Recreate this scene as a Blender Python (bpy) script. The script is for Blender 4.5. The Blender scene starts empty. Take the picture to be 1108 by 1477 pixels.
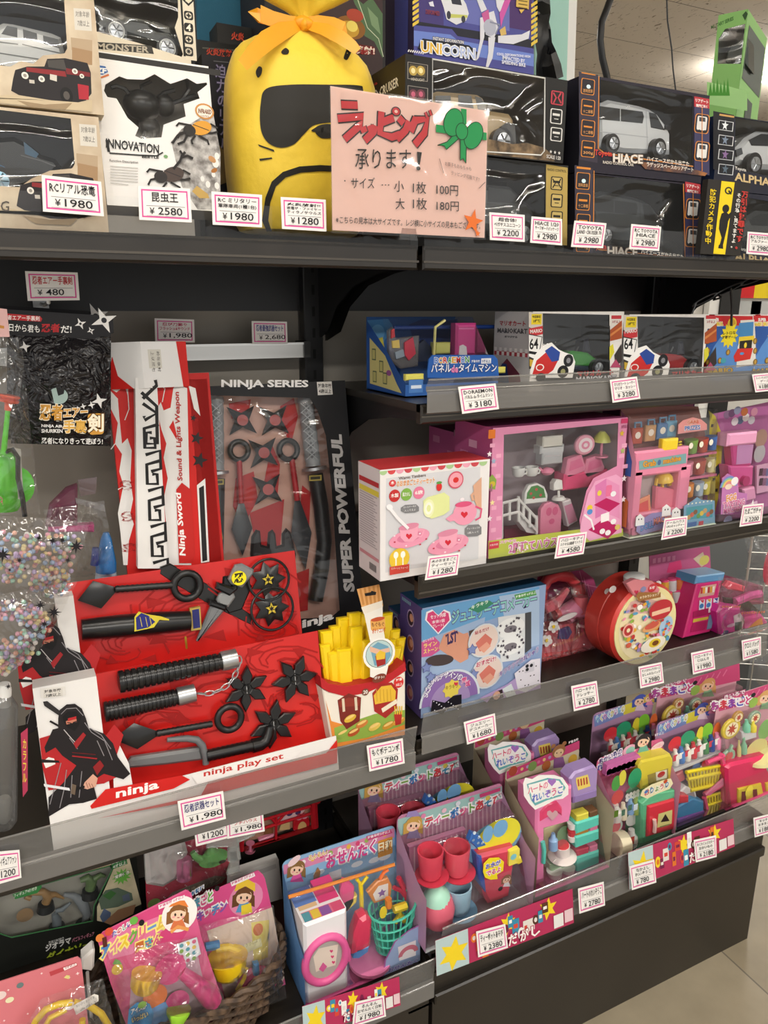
import bpy,math,random
from mathutils import Vector,Matrix
S = bpy.context.scene
COL = S.collection
rnd = random.Random(7)
# ------------------------------------------------------------------ camera, light, exposure
W,H,FPX = 1108,1477,1070.0
PITCH,YAW,ZC = math.atan(290/FPX),math.atan(541/math.hypot(FPX,290)),1.47
CF = Vector((math.sin(YAW)*math.cos(PITCH),math.cos(YAW)*math.cos(PITCH),-math.sin(PITCH)))
CR = Vector((math.cos(YAW),-math.sin(YAW),0))
CU = CR.cross(CF)
CO = Vector((0,0,ZC))
cd = bpy.data.cameras.new('camera');cam = bpy.data.objects.new('camera',cd);COL.objects.link(cam)
cd.sensor_fit = 'HORIZONTAL';cd.sensor_width = 36;cd.lens = FPX/W*36;cd.clip_start = .02
cam.matrix_world = Matrix(((CR.x,CU.x,-CF.x,0),(CR.y,CU.y,-CF.y,0),(CR.z,CU.z,-CF.z,ZC),(0,0,0,1)))
S.camera = cam
w = bpy.data.worlds.new('world');S.world = w;w.use_nodes = True
w.node_tree.nodes['Background'].inputs[0].default_value = (1,.985,.96,1)
w.node_tree.nodes['Background'].inputs[1].default_value = .92
S.view_settings.view_transform = 'Standard';S.view_settings.look = 'None'
S.view_settings.exposure = -.06;S.view_settings.gamma = 1
S.view_settings.use_curve_mapping = False
S.cycles.transparent_max_bounces = 32
S.cycles.max_bounces = 8
def lamp(x,y,z,sx,sy,power,col=(1,.97,.92),rot=(0,0,0)):
    l = bpy.data.lights.new('ceiling_tube','AREA');l.shape = 'RECTANGLE';l.size = sx;l.size_y = sy
    l.energy = power;l.color = col
    o = bpy.data.objects.new('ceiling_tube_light',l);COL.objects.link(o);o.location = (x,y,z);o.rotation_euler = rot
for lx in (-1.9,.2,2.3):
    lamp(lx,-1.7,2.62,1.2,.16,46);lamp(lx,-1.7,2.63,1.2,.16,14,rot=(math.pi,0,0))
    lamp(lx,.3,2.62,1.2,.16,8);lamp(lx,.3,2.63,1.2,.16,9,rot=(math.pi,0,0))
for lx,ly in ((4.15,3.15),(1.4,3.6),(4.6,.9)):
    lamp(lx,ly,2.64,1.2,.16,26);lamp(lx,ly,2.65,1.2,.16,20,rot=(math.pi,0,0))
# ------------------------------------------------------------------ materials
MATS = {}
def lin(c):
    return c/12.92 if c <= .04045 else ((c+.055)/1.055)**2.4
def hexc(h):
    return tuple(lin(int(h[i:i+2],16)/255) for i in (0,2,4)) + (1,)
def newmat(name):
    m = bpy.data.materials.new(name);m.use_nodes = True
    return m,m.node_tree.nodes,m.node_tree.links,m.node_tree.nodes['Principled BSDF']
def clearmat(name,col,base,gain,rough,bump=0,scale=30,stretch=(1,1,1),tint_mix=0):
    """clear film: see-through, with a fresnel share of gloss, crinkled by a bump"""
    m,n,l,p = newmat(name)
    out = n['Material Output'];n.remove(p)
    tr = n.new('ShaderNodeBsdfTransparent');tr.inputs[0].default_value = col
    gl = n.new('ShaderNodeBsdfGlossy');gl.inputs['Roughness'].default_value = rough
    lw = n.new('ShaderNodeLayerWeight');lw.inputs[0].default_value = .35
    ma = n.new('ShaderNodeMath');ma.operation = 'MULTIPLY_ADD';ma.inputs[1].default_value = gain;ma.inputs[2].default_value = base
    mx = n.new('ShaderNodeMixShader')
    l.new(lw.outputs['Fresnel'],ma.inputs[0]);l.new(ma.outputs[0],mx.inputs[0])
    l.new(tr.outputs[0],mx.inputs[1]);l.new(gl.outputs[0],mx.inputs[2])
    last = mx
    if tint_mix:
        df = n.new('ShaderNodeBsdfDiffuse');df.inputs[0].default_value = col
        m2 = n.new('ShaderNodeMixShader');m2.inputs[0].default_value = tint_mix
        l.new(mx.outputs[0],m2.inputs[1]);l.new(df.outputs[0],m2.inputs[2]);last = m2
    l.new(last.outputs[0],out.inputs[0])
    if bump:
        tc = n.new('ShaderNodeTexCoord');mp = n.new('ShaderNodeMapping');mp.inputs['Scale'].default_value = stretch
        nz = n.new('ShaderNodeTexNoise');nz.inputs['Scale'].default_value = scale;nz.inputs['Detail'].default_value = 1.5
        nz.inputs['Distortion'].default_value = 1.2
        bp = n.new('ShaderNodeBump');bp.inputs['Strength'].default_value = bump;bp.inputs['Distance'].default_value = .02
        l.new(tc.outputs['Object'],mp.inputs[0]);l.new(mp.outputs[0],nz.inputs['Vector']);l.new(nz.outputs[0],bp.inputs['Height'])
        l.new(bp.outputs[0],gl.inputs['Normal']);l.new(bp.outputs[0],lw.inputs['Normal'])
    return m
def mat(k):
    """'ff0000' printed card, 'P:..' moulded plastic, 'M:..' metal, 'T:..' tinted clear plastic, 'F:..' woven cloth, or a named material"""
    if k in MATS:return MATS[k]
    if k == 'clear':m = clearmat('clear_plastic',(.97,.98,.98,1),.02,.5,.08,.22,11,(1,1,1),.012)
    elif k == 'film':m = clearmat('crinkled_film',(.97,.97,.97,1),.04,.9,.1,1.0,30,(1,1,.6),.022)
    elif k == 'window':m = clearmat('window_film',(.96,.97,.97,1),.025,.6,.06,.45,8,(1,1,2.2),.012)
    elif k == 'rail':m = clearmat('clear_rail',(.88,.88,.87,1),.05,.7,.12,.1,9,(.2,1,6),.12)
    elif k == 'channel':m = clearmat('label_channel',(.26,.25,.235,1),.06,.5,.25,.12,9,(.1,1,9),.62)
    elif k.startswith('T:'):m = clearmat('tinted_plastic_'+k[2:],hexc(k[2:]),.05,.5,.08,.1,20,(1,1,1),.18)
    else:
        pre,hx = (k[0],k[2:]) if k[1:2] == ':' else ('',k)
        nm = {'':'printed_card_','P':'plastic_','M':'metal_','F':'cloth_','S':'satin_'}[pre]
        m,n,l,p = newmat(nm+hx)
        p.inputs['Base Color'].default_value = hexc(hx)
        p.inputs['Roughness'].default_value = {'':.5,'P':.3,'M':.32,'F':.8,'S':.4}[pre]
        if pre == '':p.inputs['Specular IOR Level'].default_value = .3
        if pre == 'M':p.inputs['Metallic'].default_value = .85
        if pre in 'FP' and pre:
            nz = n.new('ShaderNodeTexNoise');nz.inputs['Scale'].default_value = 900 if pre == 'F' else 60
            bp = n.new('ShaderNodeBump');bp.inputs['Strength'].default_value = .35 if pre == 'F' else .012;bp.inputs['Distance'].default_value = .001 if pre == 'F' else .004
            tc = n.new('ShaderNodeTexCoord');l.new(tc.outputs['Object'],nz.inputs['Vector'])
            l.new(nz.outputs[0],bp.inputs['Height']);l.new(bp.outputs[0],p.inputs['Normal'])
    MATS[k] = m
    return m
def noisemat(k,c1,c2,scale,rough=.5,bump=0,det=4,pos=(.35,.65),stretch=(1,1,1)):
    m,n,l,p = newmat(k)
    tc = n.new('ShaderNodeTexCoord');mp = n.new('ShaderNodeMapping');mp.inputs['Scale'].default_value = stretch
    nz = n.new('ShaderNodeTexNoise');nz.inputs['Scale'].default_value = scale;nz.inputs['Detail'].default_value = det
    cr = n.new('ShaderNodeValToRGB');cr.color_ramp.elements[0].color = hexc(c1);cr.color_ramp.elements[1].color = hexc(c2)
    cr.color_ramp.elements[0].position = pos[0];cr.color_ramp.elements[1].position = pos[1]
    l.new(tc.outputs['Object'],mp.inputs[0]);l.new(mp.outputs[0],nz.inputs['Vector']);l.new(nz.outputs[0],cr.inputs[0]);l.new(cr.outputs[0],p.inputs['Base Color'])
    p.inputs['Roughness'].default_value = rough
    if bump:
        bp = n.new('ShaderNodeBump');bp.inputs['Strength'].default_value = bump;bp.inputs['Distance'].default_value = .01
        l.new(nz.outputs[0],bp.inputs['Height']);l.new(bp.outputs[0],p.inputs['Normal'])
    MATS[k] = m
    return m
# ------------------------------------------------------------------ frames: a plane standing somewhere in the shop, measured from the photograph
class Fr:
    """local axes: x along the face, y into the shelf, z up the face; pix() finds where a sight line meets the face at depth d"""
    def __init__(s,u,y,z,tilt=0,yaw=0,lift=0):
        k = u-W/2
        s.floor = z+.0004;z = z+lift*math.sin(math.radians(tilt))
        p0 = Vector((0,y,z))-CO
        x = (FPX*p0.dot(CR)-k*p0.dot(CF))/(k*CF.x-FPX*CR.x)
        s.O = Vector((x,y,z))
        t,a = math.radians(tilt),math.radians(yaw)
        X = Vector((math.cos(a),math.sin(a),0));Y0 = Vector((-math.sin(a),math.cos(a),0));Z0 = Vector((0,0,1))
        s.X = X;s.Z = Z0*math.cos(t)+Y0*math.sin(t);s.D = Y0*math.cos(t)-Z0*math.sin(t)
        s.M = Matrix.Translation(s.O) @ Matrix((s.X,s.D,s.Z)).transposed().to_4x4()
    def __call__(s,u,v,d=0):
        r = CF*FPX+CR*(u-W/2)-CU*(v-H/2)
        c = CO-s.O
        t = (d-c.dot(s.D))/r.dot(s.D)
        p = c+r*t
        return Vector((p.dot(s.X),d,p.dot(s.Z)))
    def px(s,u,v,d=0):
        return (s(u+.5,v,d)-s(u-.5,v,d)).length
class Wd(Fr):
    """world axes with an origin"""
    def __init__(s,o=(0,0,0)):
        s.floor = None;s.O = Vector(o);s.X = Vector((1,0,0));s.D = Vector((0,1,0));s.Z = Vector((0,0,1));s.M = Matrix.Translation(s.O)
TXT = {}
def glyphs(t,fat,res):
    k = (t,fat,res)
    if k not in TXT:
        c = bpy.data.curves.new('lettering','FONT');c.body = t;c.resolution_u = res;c.offset = fat
        o = bpy.data.objects.new('lettering',c);COL.objects.link(o)
        bpy.context.view_layer.update()
        e = o.evaluated_get(bpy.context.evaluated_depsgraph_get());me = e.to_mesh()
        vs = [(v.co.x,v.co.y) for v in me.vertices];fs = [tuple(p.vertices) for p in me.polygons]
        e.to_mesh_clear();bpy.data.objects.remove(o);bpy.data.curves.remove(c)
        TXT[k] = (vs,fs)
    return TXT[k]
LAY = 4e-5
class MB:
    """collects shapes in a frame and links them as ONE mesh object"""
    def __init__(s,F,d=0):
        s.F = F;s.v = [];s.f = [];s.m = [];s.k = [];s.at(d)
    def at(s,d):
        s.d = d;s.n = 0;return s
    def add(s,vs,fs,k):
        if k not in s.k:s.k.append(k)
        b = len(s.v);i = s.k.index(k)
        s.v += [tuple(v) for v in vs]
        for f in fs:s.f.append(tuple(q+b for q in f));s.m.append(i)
        return s
    def _d(s):
        s.n += 1;return s.d-s.n*LAY
    # ---- in local metres
    def prism(s,pts,d0,d1,k,ch=0):
        n = len(pts)
        ar = sum(pts[i][0]*pts[(i+1) % n][1]-pts[(i+1) % n][0]*pts[i][1] for i in range(n))
        if ar < 0:pts = pts[::-1]
        rings = []
        if ch:
            ins = []
            for i in range(n):
                a,b,c = Vector(pts[i-1][:2]),Vector(pts[i][:2]),Vector(pts[(i+1) % n][:2])
                e1 = (b-a).normalized() if (b-a).length > 1e-9 else Vector((1,0));e2 = (c-b).normalized() if (c-b).length > 1e-9 else e1
                n1,n2 = Vector((-e1.y,e1.x)),Vector((-e2.y,e2.x));q = n1+n2
                q = q/max(.4,q.length_squared)*2
                ins.append(b+q*ch)
            rings = [(ins,d0),(pts,d0+ch)]
        else:rings = [(pts,d0)]
        rings.append((pts,d1))
        vs = [(p[0],dd,p[1]) for r,dd in rings for p in r]
        fs = [tuple(range(n))]
        for r in range(len(rings)-1):
            fs += [(r*n+(i+1) % n,r*n+i,(r+1)*n+i,(r+1)*n+(i+1) % n) for i in range(n)]
        fs.append(tuple(range((len(rings)-1)*n,len(rings)*n))[::-1])
        return s.add(vs,fs,k)
    def box(s,x0,x1,y0,y1,z0,z1,k,ch=0):
        return s.prism([(x0,z0),(x1,z0),(x1,z1),(x0,z1)],y0,y1,k,ch)
    def sheet(s,pts3,k):
        return s.add(pts3,[tuple(range(len(pts3)))],k)
    def lathe(s,prof,o,ax,k,n=20,sx=1):
        o = Vector(o);ax = Vector(ax).normalized()
        a = ax.orthogonal().normalized() if abs(ax.z) < .9 else Vector((1,0,0))
        a = (a-ax*a.dot(ax)).normalized();b = ax.cross(a)
        vs = []
        for r,h in prof:
            for i in range(n):
                t = 2*math.pi*i/n;vs.append(o+ax*h+(a*math.cos(t)*sx+b*math.sin(t))*max(r,1e-5))
        fs = [(j*n+i,j*n+(i+1) % n,(j+1)*n+(i+1) % n,(j+1)*n+i) for j in range(len(prof)-1) for i in range(n)]
        fs += [tuple(range(n))[::-1],tuple(range((len(prof)-1)*n,len(prof)*n))]
        return s.add(vs,fs,k)
    def tube(s,pts,r,k,n=8,closed=False,flat=1):
        pts = [Vector(p) for p in pts];N = len(pts)
        rr = r if isinstance(r,(list,tuple)) else [r]*N
        vs = [];ref = None
        for i,p in enumerate(pts):
            a = pts[i-1] if (i or closed) else p;c = pts[(i+1) % N] if (i < N-1 or closed) else p
            t = (c-a).normalized()
            if ref is None:ref = t.orthogonal().normalized()
            ref = (ref-t*ref.dot(t)).normalized();b = t.cross(ref)
            for j in range(n):
                q = 2*math.pi*j/n;vs.append(p+(ref*math.cos(q)+b*math.sin(q)*flat)*rr[i])
        M = N if closed else N-1
        fs = [(i*n+j,i*n+(j+1) % n,((i+1) % N)*n+(j+1) % n,((i+1) % N)*n+j) for i in range(M) for j in range(n)]
        if not closed:fs += [tuple(range(n))[::-1],tuple(range((N-1)*n,N*n))]
        return s.add(vs,fs,k)
    def ball(s,c,r,k,n=12,m=8):
        c = Vector(c);r = r if isinstance(r,(tuple,list)) else (r,r,r)
        vs = [c+Vector((0,0,-r[2]))]
        for j in range(1,m):
            q = math.pi*j/m-math.pi/2
            for i in range(n):
                t = 2*math.pi*i/n;vs.append(c+Vector((r[0]*math.cos(q)*math.cos(t),r[1]*math.cos(q)*math.sin(t),r[2]*math.sin(q))))
        vs.append(c+Vector((0,0,r[2])))
        fs = [(0,1+(i+1) % n,1+i) for i in range(n)]
        for j in range(m-2):
            fs += [(1+j*n+i,1+j*n+(i+1) % n,1+(j+1)*n+(i+1) % n,1+(j+1)*n+i) for i in range(n)]
        e = len(vs)-1;b = 1+(m-2)*n
        fs += [(e,b+i,b+(i+1) % n) for i in range(n)]
        return s.add(vs,fs,k)
    # ---- prints and solids measured on the face (photograph coordinates), th = thickness towards the back
    def _p(s,loc,th,k,d=None,ch=0):
        if th:return s.prism([(p[0],p[2]) for p in loc],s.d if d is None else d,(s.d if d is None else d)+th,k,ch)
        n = len(loc);ar = sum(loc[i][0]*loc[(i+1) % n][2]-loc[(i+1) % n][0]*loc[i][2] for i in range(n))
        if ar < 0:loc = loc[::-1]
        dd = s._d();return s.add([(p[0],dd,p[2]) for p in loc],[tuple(range(n))],k)
    def P(s,pts,k,th=0,ch=0):
        return s._p([s.F(u,v,s.d) for u,v in pts],th,k,None,ch)
    def R(s,u0,v0,u1,v1,k,th=0,r=0,ch=0):
        a,b = s.F(u0,v0,s.d),s.F(u1,v1,s.d)
        return s._p(rrect(a[0],b[0],b[2],a[2],r),th,k,None,ch)
    def E(s,u,v,ru,rv,k,th=0,n=20,rot=0,ch=0,a0=0,a1=360):
        c = s.F(u,v,s.d);q = s.F.px(u,v,s.d);z = abs(s.F(u,v-.5,s.d)[2]-s.F(u,v+.5,s.d)[2])
        A = [];cr,sr = math.cos(math.radians(rot)),math.sin(math.radians(rot))
        m = n if a1-a0 == 360 else n+1
        for i in range(m):
            t = math.radians(a0+(a1-a0)*i/n);x,y = ru*math.cos(t),rv*math.sin(t)
            A.append((c[0]+(x*cr-y*sr)*q,0,c[2]+(x*sr+y*cr)*z))
        return s._p(A,th,k,None,ch)
    def S(s,u,v,ro,ri,n,k,th=0,rot=90,ch=0):
        c = s.F(u,v,s.d);q = s.F.px(u,v,s.d)
        A = []
        for i in range(2*n):
            t = math.radians(rot+180*i/n);r = (ro,ri)[i % 2]*q;A.append((c[0]+r*math.cos(t),0,c[2]+r*math.sin(t)))
        return s._p(A,th,k,None,ch)
    def T(s,t,u0,v0,u1,v1,h,k,ol=None,fat=0,olf=.05,res=2,up=None,em=False):
        """lettering from baseline start to baseline end, h = height"""
        a,b,c = s.F(u0,v0,s.d),s.F(u1,v1,s.d),(s.F(u0+up[0],v0+up[1],s.d) if up else s.F(u0,v0-h,s.d))
        vs,_ = glyphs('国' if em else t,0,res)
        if not vs:return s
        x0,x1 = min(p[0] for p in vs),max(p[0] for p in vs);y0,y1 = min(p[1] for p in vs),max(p[1] for p in vs)
        for kk,ff in (((ol,fat+olf),(k,fat)) if ol else ((k,fat),)):
            vs,fs = glyphs(t,ff,res);dd = s._d();A = []
            for x,y in vs:
                p = a+(b-a)*((x-x0)/(x1-x0))+(c-a)*((y-y0)/(y1-y0));A.append((p[0],dd,p[2]))
            s.add(A,fs,kk)
        return s
    def TV(s,t,u0,v0,u1,v1,w_,k,ol=None,fat=0):
        """lettering stacked from the top down, w_ = width of a character"""
        n = len(t)
        for i,ch in enumerate(t):
            if ch == ' ':continue
            a = i/n;u = u0+(u1-u0)*a;v = v0+(v1-v0)*a;hh = (v1-v0)/n
            s.T(ch,u,v+hh*.92,u+w_,v+hh*.92+w_*.12,hh*.84,k,ol,fat,em=True)
        return s
    def L(s,pts,k,r=1,th=None,closed=False,n=6):
        """a rod, cord or printed stroke; r in photograph pixels"""
        P = [s.F(p[0],p[1],p[2] if len(p) > 2 else s.d) for p in pts]
        q = s.F.px(pts[0][0],pts[0][1],s.d)
        return s.tube(P,[x*q for x in r] if isinstance(r,(list,tuple)) else r*q,k,n,closed)
    def K(s,pts,k,w_=1,closed=False):
        """a flat printed line w_ pixels wide"""
        q = s.F.px(pts[0][0],pts[0][1],s.d)*w_/2
        P = [s.F(u,v,s.d) for u,v in pts];dd = s._d();vs = [];N = len(P)
        for i,p in enumerate(P):
            a = P[i-1] if (i or closed) else p;c = P[(i+1) % N] if (i < N-1 or closed) else p
            t = Vector((c[0]-a[0],c[2]-a[2]))
            t = t.normalized() if t.length > 1e-9 else Vector((1,0))
            vs += [(p[0]-t.y*q,dd,p[2]+t.x*q),(p[0]+t.y*q,dd,p[2]-t.x*q)]
        M = N if closed else N-1
        return s.add(vs,[(2*i,2*i+1,(2*i+3) % (2*N),(2*i+2) % (2*N)) for i in range(M)],k)
    def B(s,u,v,ru,rv,rd,k,d=None,n=14,m=9):
        d = s.d if d is None else d;c = s.F(u,v,d);q = s.F.px(u,v,d)
        return s.ball(c,(ru*q,rd*q,rv*q),k,n,m)
    def C(s,u0,v0,u1,v1,prof,k,n=18,d=None,sx=1):
        """turned shape: prof = (share of the way along the axis, radius in pixels)"""
        d = s.d if d is None else d;a,b = s.F(u0,v0,d),s.F(u1,v1,d);q = s.F.px(u0,v0,d);Ln = (b-a).length
        if not isinstance(prof,(list,tuple)):prof = [(0,prof),(1,prof)]
        return s.lathe([(r*q,t*Ln) for t,r in prof],a,b-a,k,n,sx)
    def build(s,name,parent=None,label=None):
        if s.F.floor is not None:# nothing sinks into the shelf it stands on
            for i,q in enumerate(s.v):
                h = (s.F.M @ Vector(q)).z
                if h < s.F.floor:s.v[i] = (q[0],q[1],q[2]+(s.F.floor-h)/s.F.Z.z)
        me = bpy.data.meshes.new(name);me.from_pydata(s.v,[],s.f)
        for k in s.k:me.materials.append(mat(k))
        me.polygons.foreach_set('material_index',s.m)
        me.polygons.foreach_set('use_smooth',[True]*len(s.f))
        me.update()
        me.set_sharp_from_angle(angle=math.radians(38))
        o = bpy.data.objects.new(name,me);COL.objects.link(o)
        if parent is not None:o.parent = parent
        else:o.matrix_world = s.F.M
        if label:o['label'] = label
        return o
def rrect(x0,x1,z0,z1,r=0,n=4):
    if not r:return [(x0,0,z0),(x1,0,z0),(x1,0,z1),(x0,0,z1)]
    r = min(r,abs(x1-x0)/2.01,abs(z1-z0)/2.01)
    A = []
    for cx,cz,a in ((x1-r,z0+r,-90),(x1-r,z1-r,0),(x0+r,z1-r,90),(x0+r,z0+r,180)):
        for i in range(n+1):
            t = math.radians(a+90*i/n);A.append((cx+r*math.cos(t),0,cz+r*math.sin(t)))
    return A
def thing(name,F,label,cat,group=None):
    o = bpy.data.objects.new(name,None);COL.objects.link(o);o.empty_display_size = .03
    o.matrix_world = F.M;o['label'] = label;o['category'] = cat
    if group:o['group'] = group
    return o
def tag(o,label,cat,group=None):
    o['label'] = label;o['category'] = cat
    if group:o['group'] = group
    return o
def struct(o):
    o['kind'] = 'structure';return o
def clone(src,loc,label,dx=None):
    """a copy of a thing with copies of its parts and sub-parts"""
    r = src.copy();COL.objects.link(r);r.location = loc;r['label'] = label
    kids = {}
    for o in list(COL.objects):kids.setdefault(o.parent,[]).append(o)
    def rec(a,b):
        for ch in kids.get(a,[]):
            c = ch.copy();COL.objects.link(c);c.parent = b;rec(ch,c)
    rec(src,r)
    return r
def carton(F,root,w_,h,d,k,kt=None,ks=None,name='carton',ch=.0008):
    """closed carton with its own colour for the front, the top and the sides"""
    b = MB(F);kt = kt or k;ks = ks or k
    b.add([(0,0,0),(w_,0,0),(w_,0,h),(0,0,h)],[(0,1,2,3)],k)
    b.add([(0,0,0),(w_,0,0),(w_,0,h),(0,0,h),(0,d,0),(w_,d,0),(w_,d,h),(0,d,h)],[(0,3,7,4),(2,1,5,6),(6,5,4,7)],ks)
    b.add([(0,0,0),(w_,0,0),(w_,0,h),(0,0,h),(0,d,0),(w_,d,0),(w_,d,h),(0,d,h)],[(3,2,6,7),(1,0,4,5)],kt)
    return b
def wh(F,u1,v1):
    p = F(u1,v1,0);return p[0],p[2]
def openbox(F,k,outer,hole,d,kin,ks=None,rim=None,dim=None):
    """carton with a cut-out window: outer rect (u0,v0,u1,v1), hole as photograph points; returns mesh builder with walls and inside"""
    b = MB(F);ks = ks or k
    if dim:x0,x1,z0,z1 = dim
    else:
        a,c = F(outer[0],outer[1],0),F(outer[2],outer[3],0);x0,x1,z0,z1 = a[0],c[0],c[2],a[2]
    hp = [F(u,v,0) for u,v in hole];hp = [(min(max(p[0],x0+.0015),x1-.0015),min(max(p[2],z0+.0015),z1-.0015)) for p in hp]
    n = len(hp);ar = sum(hp[i][0]*hp[(i+1) % n][1]-hp[(i+1) % n][0]*hp[i][1] for i in range(n))
    if ar < 0:hp = hp[::-1]
    holed(b,[(x0,z0),(x1,z0),(x1,z1),(x0,z1)],hp,0,k)
    q = [(x0,0,z0),(x1,0,z0),(x1,0,z1),(x0,0,z1),(x0,d,z0),(x1,d,z0),(x1,d,z1),(x0,d,z1)]
    b.add(q,[(0,3,7,4),(2,1,5,6),(6,5,4,7),(3,2,6,7),(1,0,4,5)],ks)
    e = .002;q = [(x0+e,.001,z0+e),(x1-e,.001,z0+e),(x1-e,.001,z1-e),(x0+e,.001,z1-e),(x0+e,d-e,z0+e),(x1-e,d-e,z0+e),(x1-e,d-e,z1-e),(x0+e,d-e,z1-e)]
    b.add(q,[(4,7,3,0),(6,5,1,2),(7,4,5,6),(7,6,2,3),(5,4,0,1)],kin)
    if rim:b.tube([(p[0],-.0002,p[1]) for p in hp],.0012,rim,6,True)
    return b,hp
def holed(b,outer,hole,d,k):
    """a flat face with one hole (both counter-clockwise)"""
    import mathutils
    vs = [Vector((p[0],p[1],0)) for p in outer];hs = [Vector((p[0],p[1],0)) for p in hole[::-1]]
    tris = mathutils.geometry.tessellate_polygon([vs,hs]);al = vs+hs
    F = []
    for t in tris:
        a,c,e = (al[i] for i in t)
        F.append(t if (c-a).cross(e-a).z > 0 else t[::-1])
    b.add([(p.x,d,p.y) for p in al],F,k)
def win(F,root,hp,d=.0006,k='window',name='window_film'):
    """film across a cut-out"""
    b = MB(F);b.add([(p[0],d,p[1]) for p in hp],[tuple(range(len(hp)))],k)
    return b.build(name,root)
def shell(F,root,x0,x1,z0,z1,yf0,yf1,yb,k='clear',name='blister',r=.006):
    """vacuum-formed cover: front face from depth yf0 (bottom) to yf1 (top), open at the back yb"""
    b = MB(F);rf = [(x0+r,yf0,z0+r),(x1-r,yf0,z0+r),(x1-r,yf1,z1-r),(x0+r,yf1,z1-r)]
    m = [(x0,yf0+r,z0),(x1,yf0+r,z0),(x1,yf1+r,z1),(x0,yf1+r,z1)]
    bk = [(x0,yb,z0),(x1,yb,z0),(x1,yb,z1),(x0,yb,z1)]
    fs = [(0,1,2,3)]
    for a in (0,4):fs += [(a+(i+1) % 4,a+i,a+4+i,a+4+(i+1) % 4) for i in range(4)]
    b.add(rf+m+bk,fs,k)
    return b.build(name,root)
# ------------------------------------------------------------------ the shop: floor, ceiling, wall behind
def room():
    G = Wd()
    m,n,l,p = newmat('floor_tile')
    tc = n.new('ShaderNodeTexCoord');br = n.new('ShaderNodeTexBrick');br.offset = 0
    mp = n.new('ShaderNodeMapping');mp.inputs['Location'].default_value = (.02,.13,0);mp.inputs['Rotation'].default_value = (0,0,.02)
    br.inputs['Scale'].default_value = 1;br.inputs['Brick Width'].default_value = .45;br.inputs['Row Height'].default_value = .45
    br.inputs['Mortar Size'].default_value = .0022;br.inputs['Mortar'].default_value = hexc('6b6356')
    br.inputs['Color1'].default_value = hexc('8c8069');br.inputs['Color2'].default_value = hexc('a0957f')
    nz = n.new('ShaderNodeTexNoise');nz.inputs['Scale'].default_value = 14;nz.inputs['Detail'].default_value = 6
    mx = n.new('ShaderNodeMix');mx.data_type = 'RGBA';mx.blend_type = 'MULTIPLY';mx.inputs['Factor'].default_value = .35
    l.new(tc.outputs['Object'],mp.inputs[0]);l.new(mp.outputs[0],br.inputs['Vector']);l.new(tc.outputs['Object'],nz.inputs['Vector'])
    l.new(br.outputs[0],mx.inputs[6]);l.new(nz.outputs[0],mx.inputs[7]);l.new(mx.outputs[2],p.inputs['Base Color']);p.inputs['Roughness'].default_value = .35
    MATS['floor'] = m
    b = MB(G);b.box(-4,7,-4,7,-.05,0,'floor');struct(b.build('floor'))
    m,n,l,p = newmat('ceiling_board')
    tc = n.new('ShaderNodeTexCoord');br = n.new('ShaderNodeTexBrick');br.offset = .5
    br.inputs['Scale'].default_value = 1;br.inputs['Brick Width'].default_value = .91;br.inputs['Row Height'].default_value = .455
    br.inputs['Mortar Size'].default_value = .0025;br.inputs['Mortar'].default_value = hexc('6f675c')
    br.inputs['Color1'].default_value = br.inputs['Color2'].default_value = hexc('d6cbbc')
    nz = n.new('ShaderNodeTexNoise');nz.inputs['Scale'].default_value = 42;nz.inputs['Detail'].default_value = 2;nz.inputs['Distortion'].default_value = 2
    mp = n.new('ShaderNodeMapping');mp.inputs['Scale'].default_value = (1,.35,1)
    cr = n.new('ShaderNodeValToRGB');cr.color_ramp.elements[0].position = .30;cr.color_ramp.elements[1].position = .36
    cr.color_ramp.elements[0].color = hexc('a49a8c');cr.color_ramp.elements[1].color = (1,1,1,1)
    mx = n.new('ShaderNodeMix');mx.data_type = 'RGBA';mx.blend_type = 'MULTIPLY';mx.inputs['Factor'].default_value = 1
    l.new(tc.outputs['Object'],br.inputs['Vector']);l.new(tc.outputs['Object'],mp.inputs[0]);l.new(mp.outputs[0],nz.inputs['Vector'])
    l.new(nz.outputs[0],cr.inputs[0]);l.new(br.outputs[0],mx.inputs[6]);l.new(cr.outputs[0],mx.inputs[7]);l.new(mx.outputs[2],p.inputs['Base Color']);p.inputs['Roughness'].default_value = .8
    MATS['ceiling'] = m
    b = MB(G);b.box(-4,7,-4,7,2.75,2.8,'ceiling');struct(b.build('ceiling'))
    noisemat('paint','cfcbc4','d8d5cf',3,.7)
    b = MB(G);b.box(-4,7,6.9,7,0,2.75,'paint');struct(b.build('wall_back'))
    b = MB(G);b.box(6.9,7,-4,6.9,0,2.75,'paint');struct(b.build('wall_right'))
    # tube fixtures under the ceiling
    e,n,l,p = newmat('lit_tube');p.inputs['Emission Color'].default_value = (1,.97,.92,1);p.inputs['Emission Strength'].default_value = 6
    MATS['tube'] = e
    for lx,ly in ((4.15,3.15),(1.4,3.6),(4.6,.9)):
        F = Wd((lx,ly,2.665));t = thing('ceiling_lamp',F,'white tube lamp on the shop ceiling','ceiling lamp','tube lamps on the ceiling')
        MB(F).box(-.62,.62,-.05,.05,.04,.085,'P:e8e8e4').build('housing',t)
        MB(F).tube([(-.6,0,.02),(.6,0,.02)],.016,'tube',10).build('tube',t)
    return
room()
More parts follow.
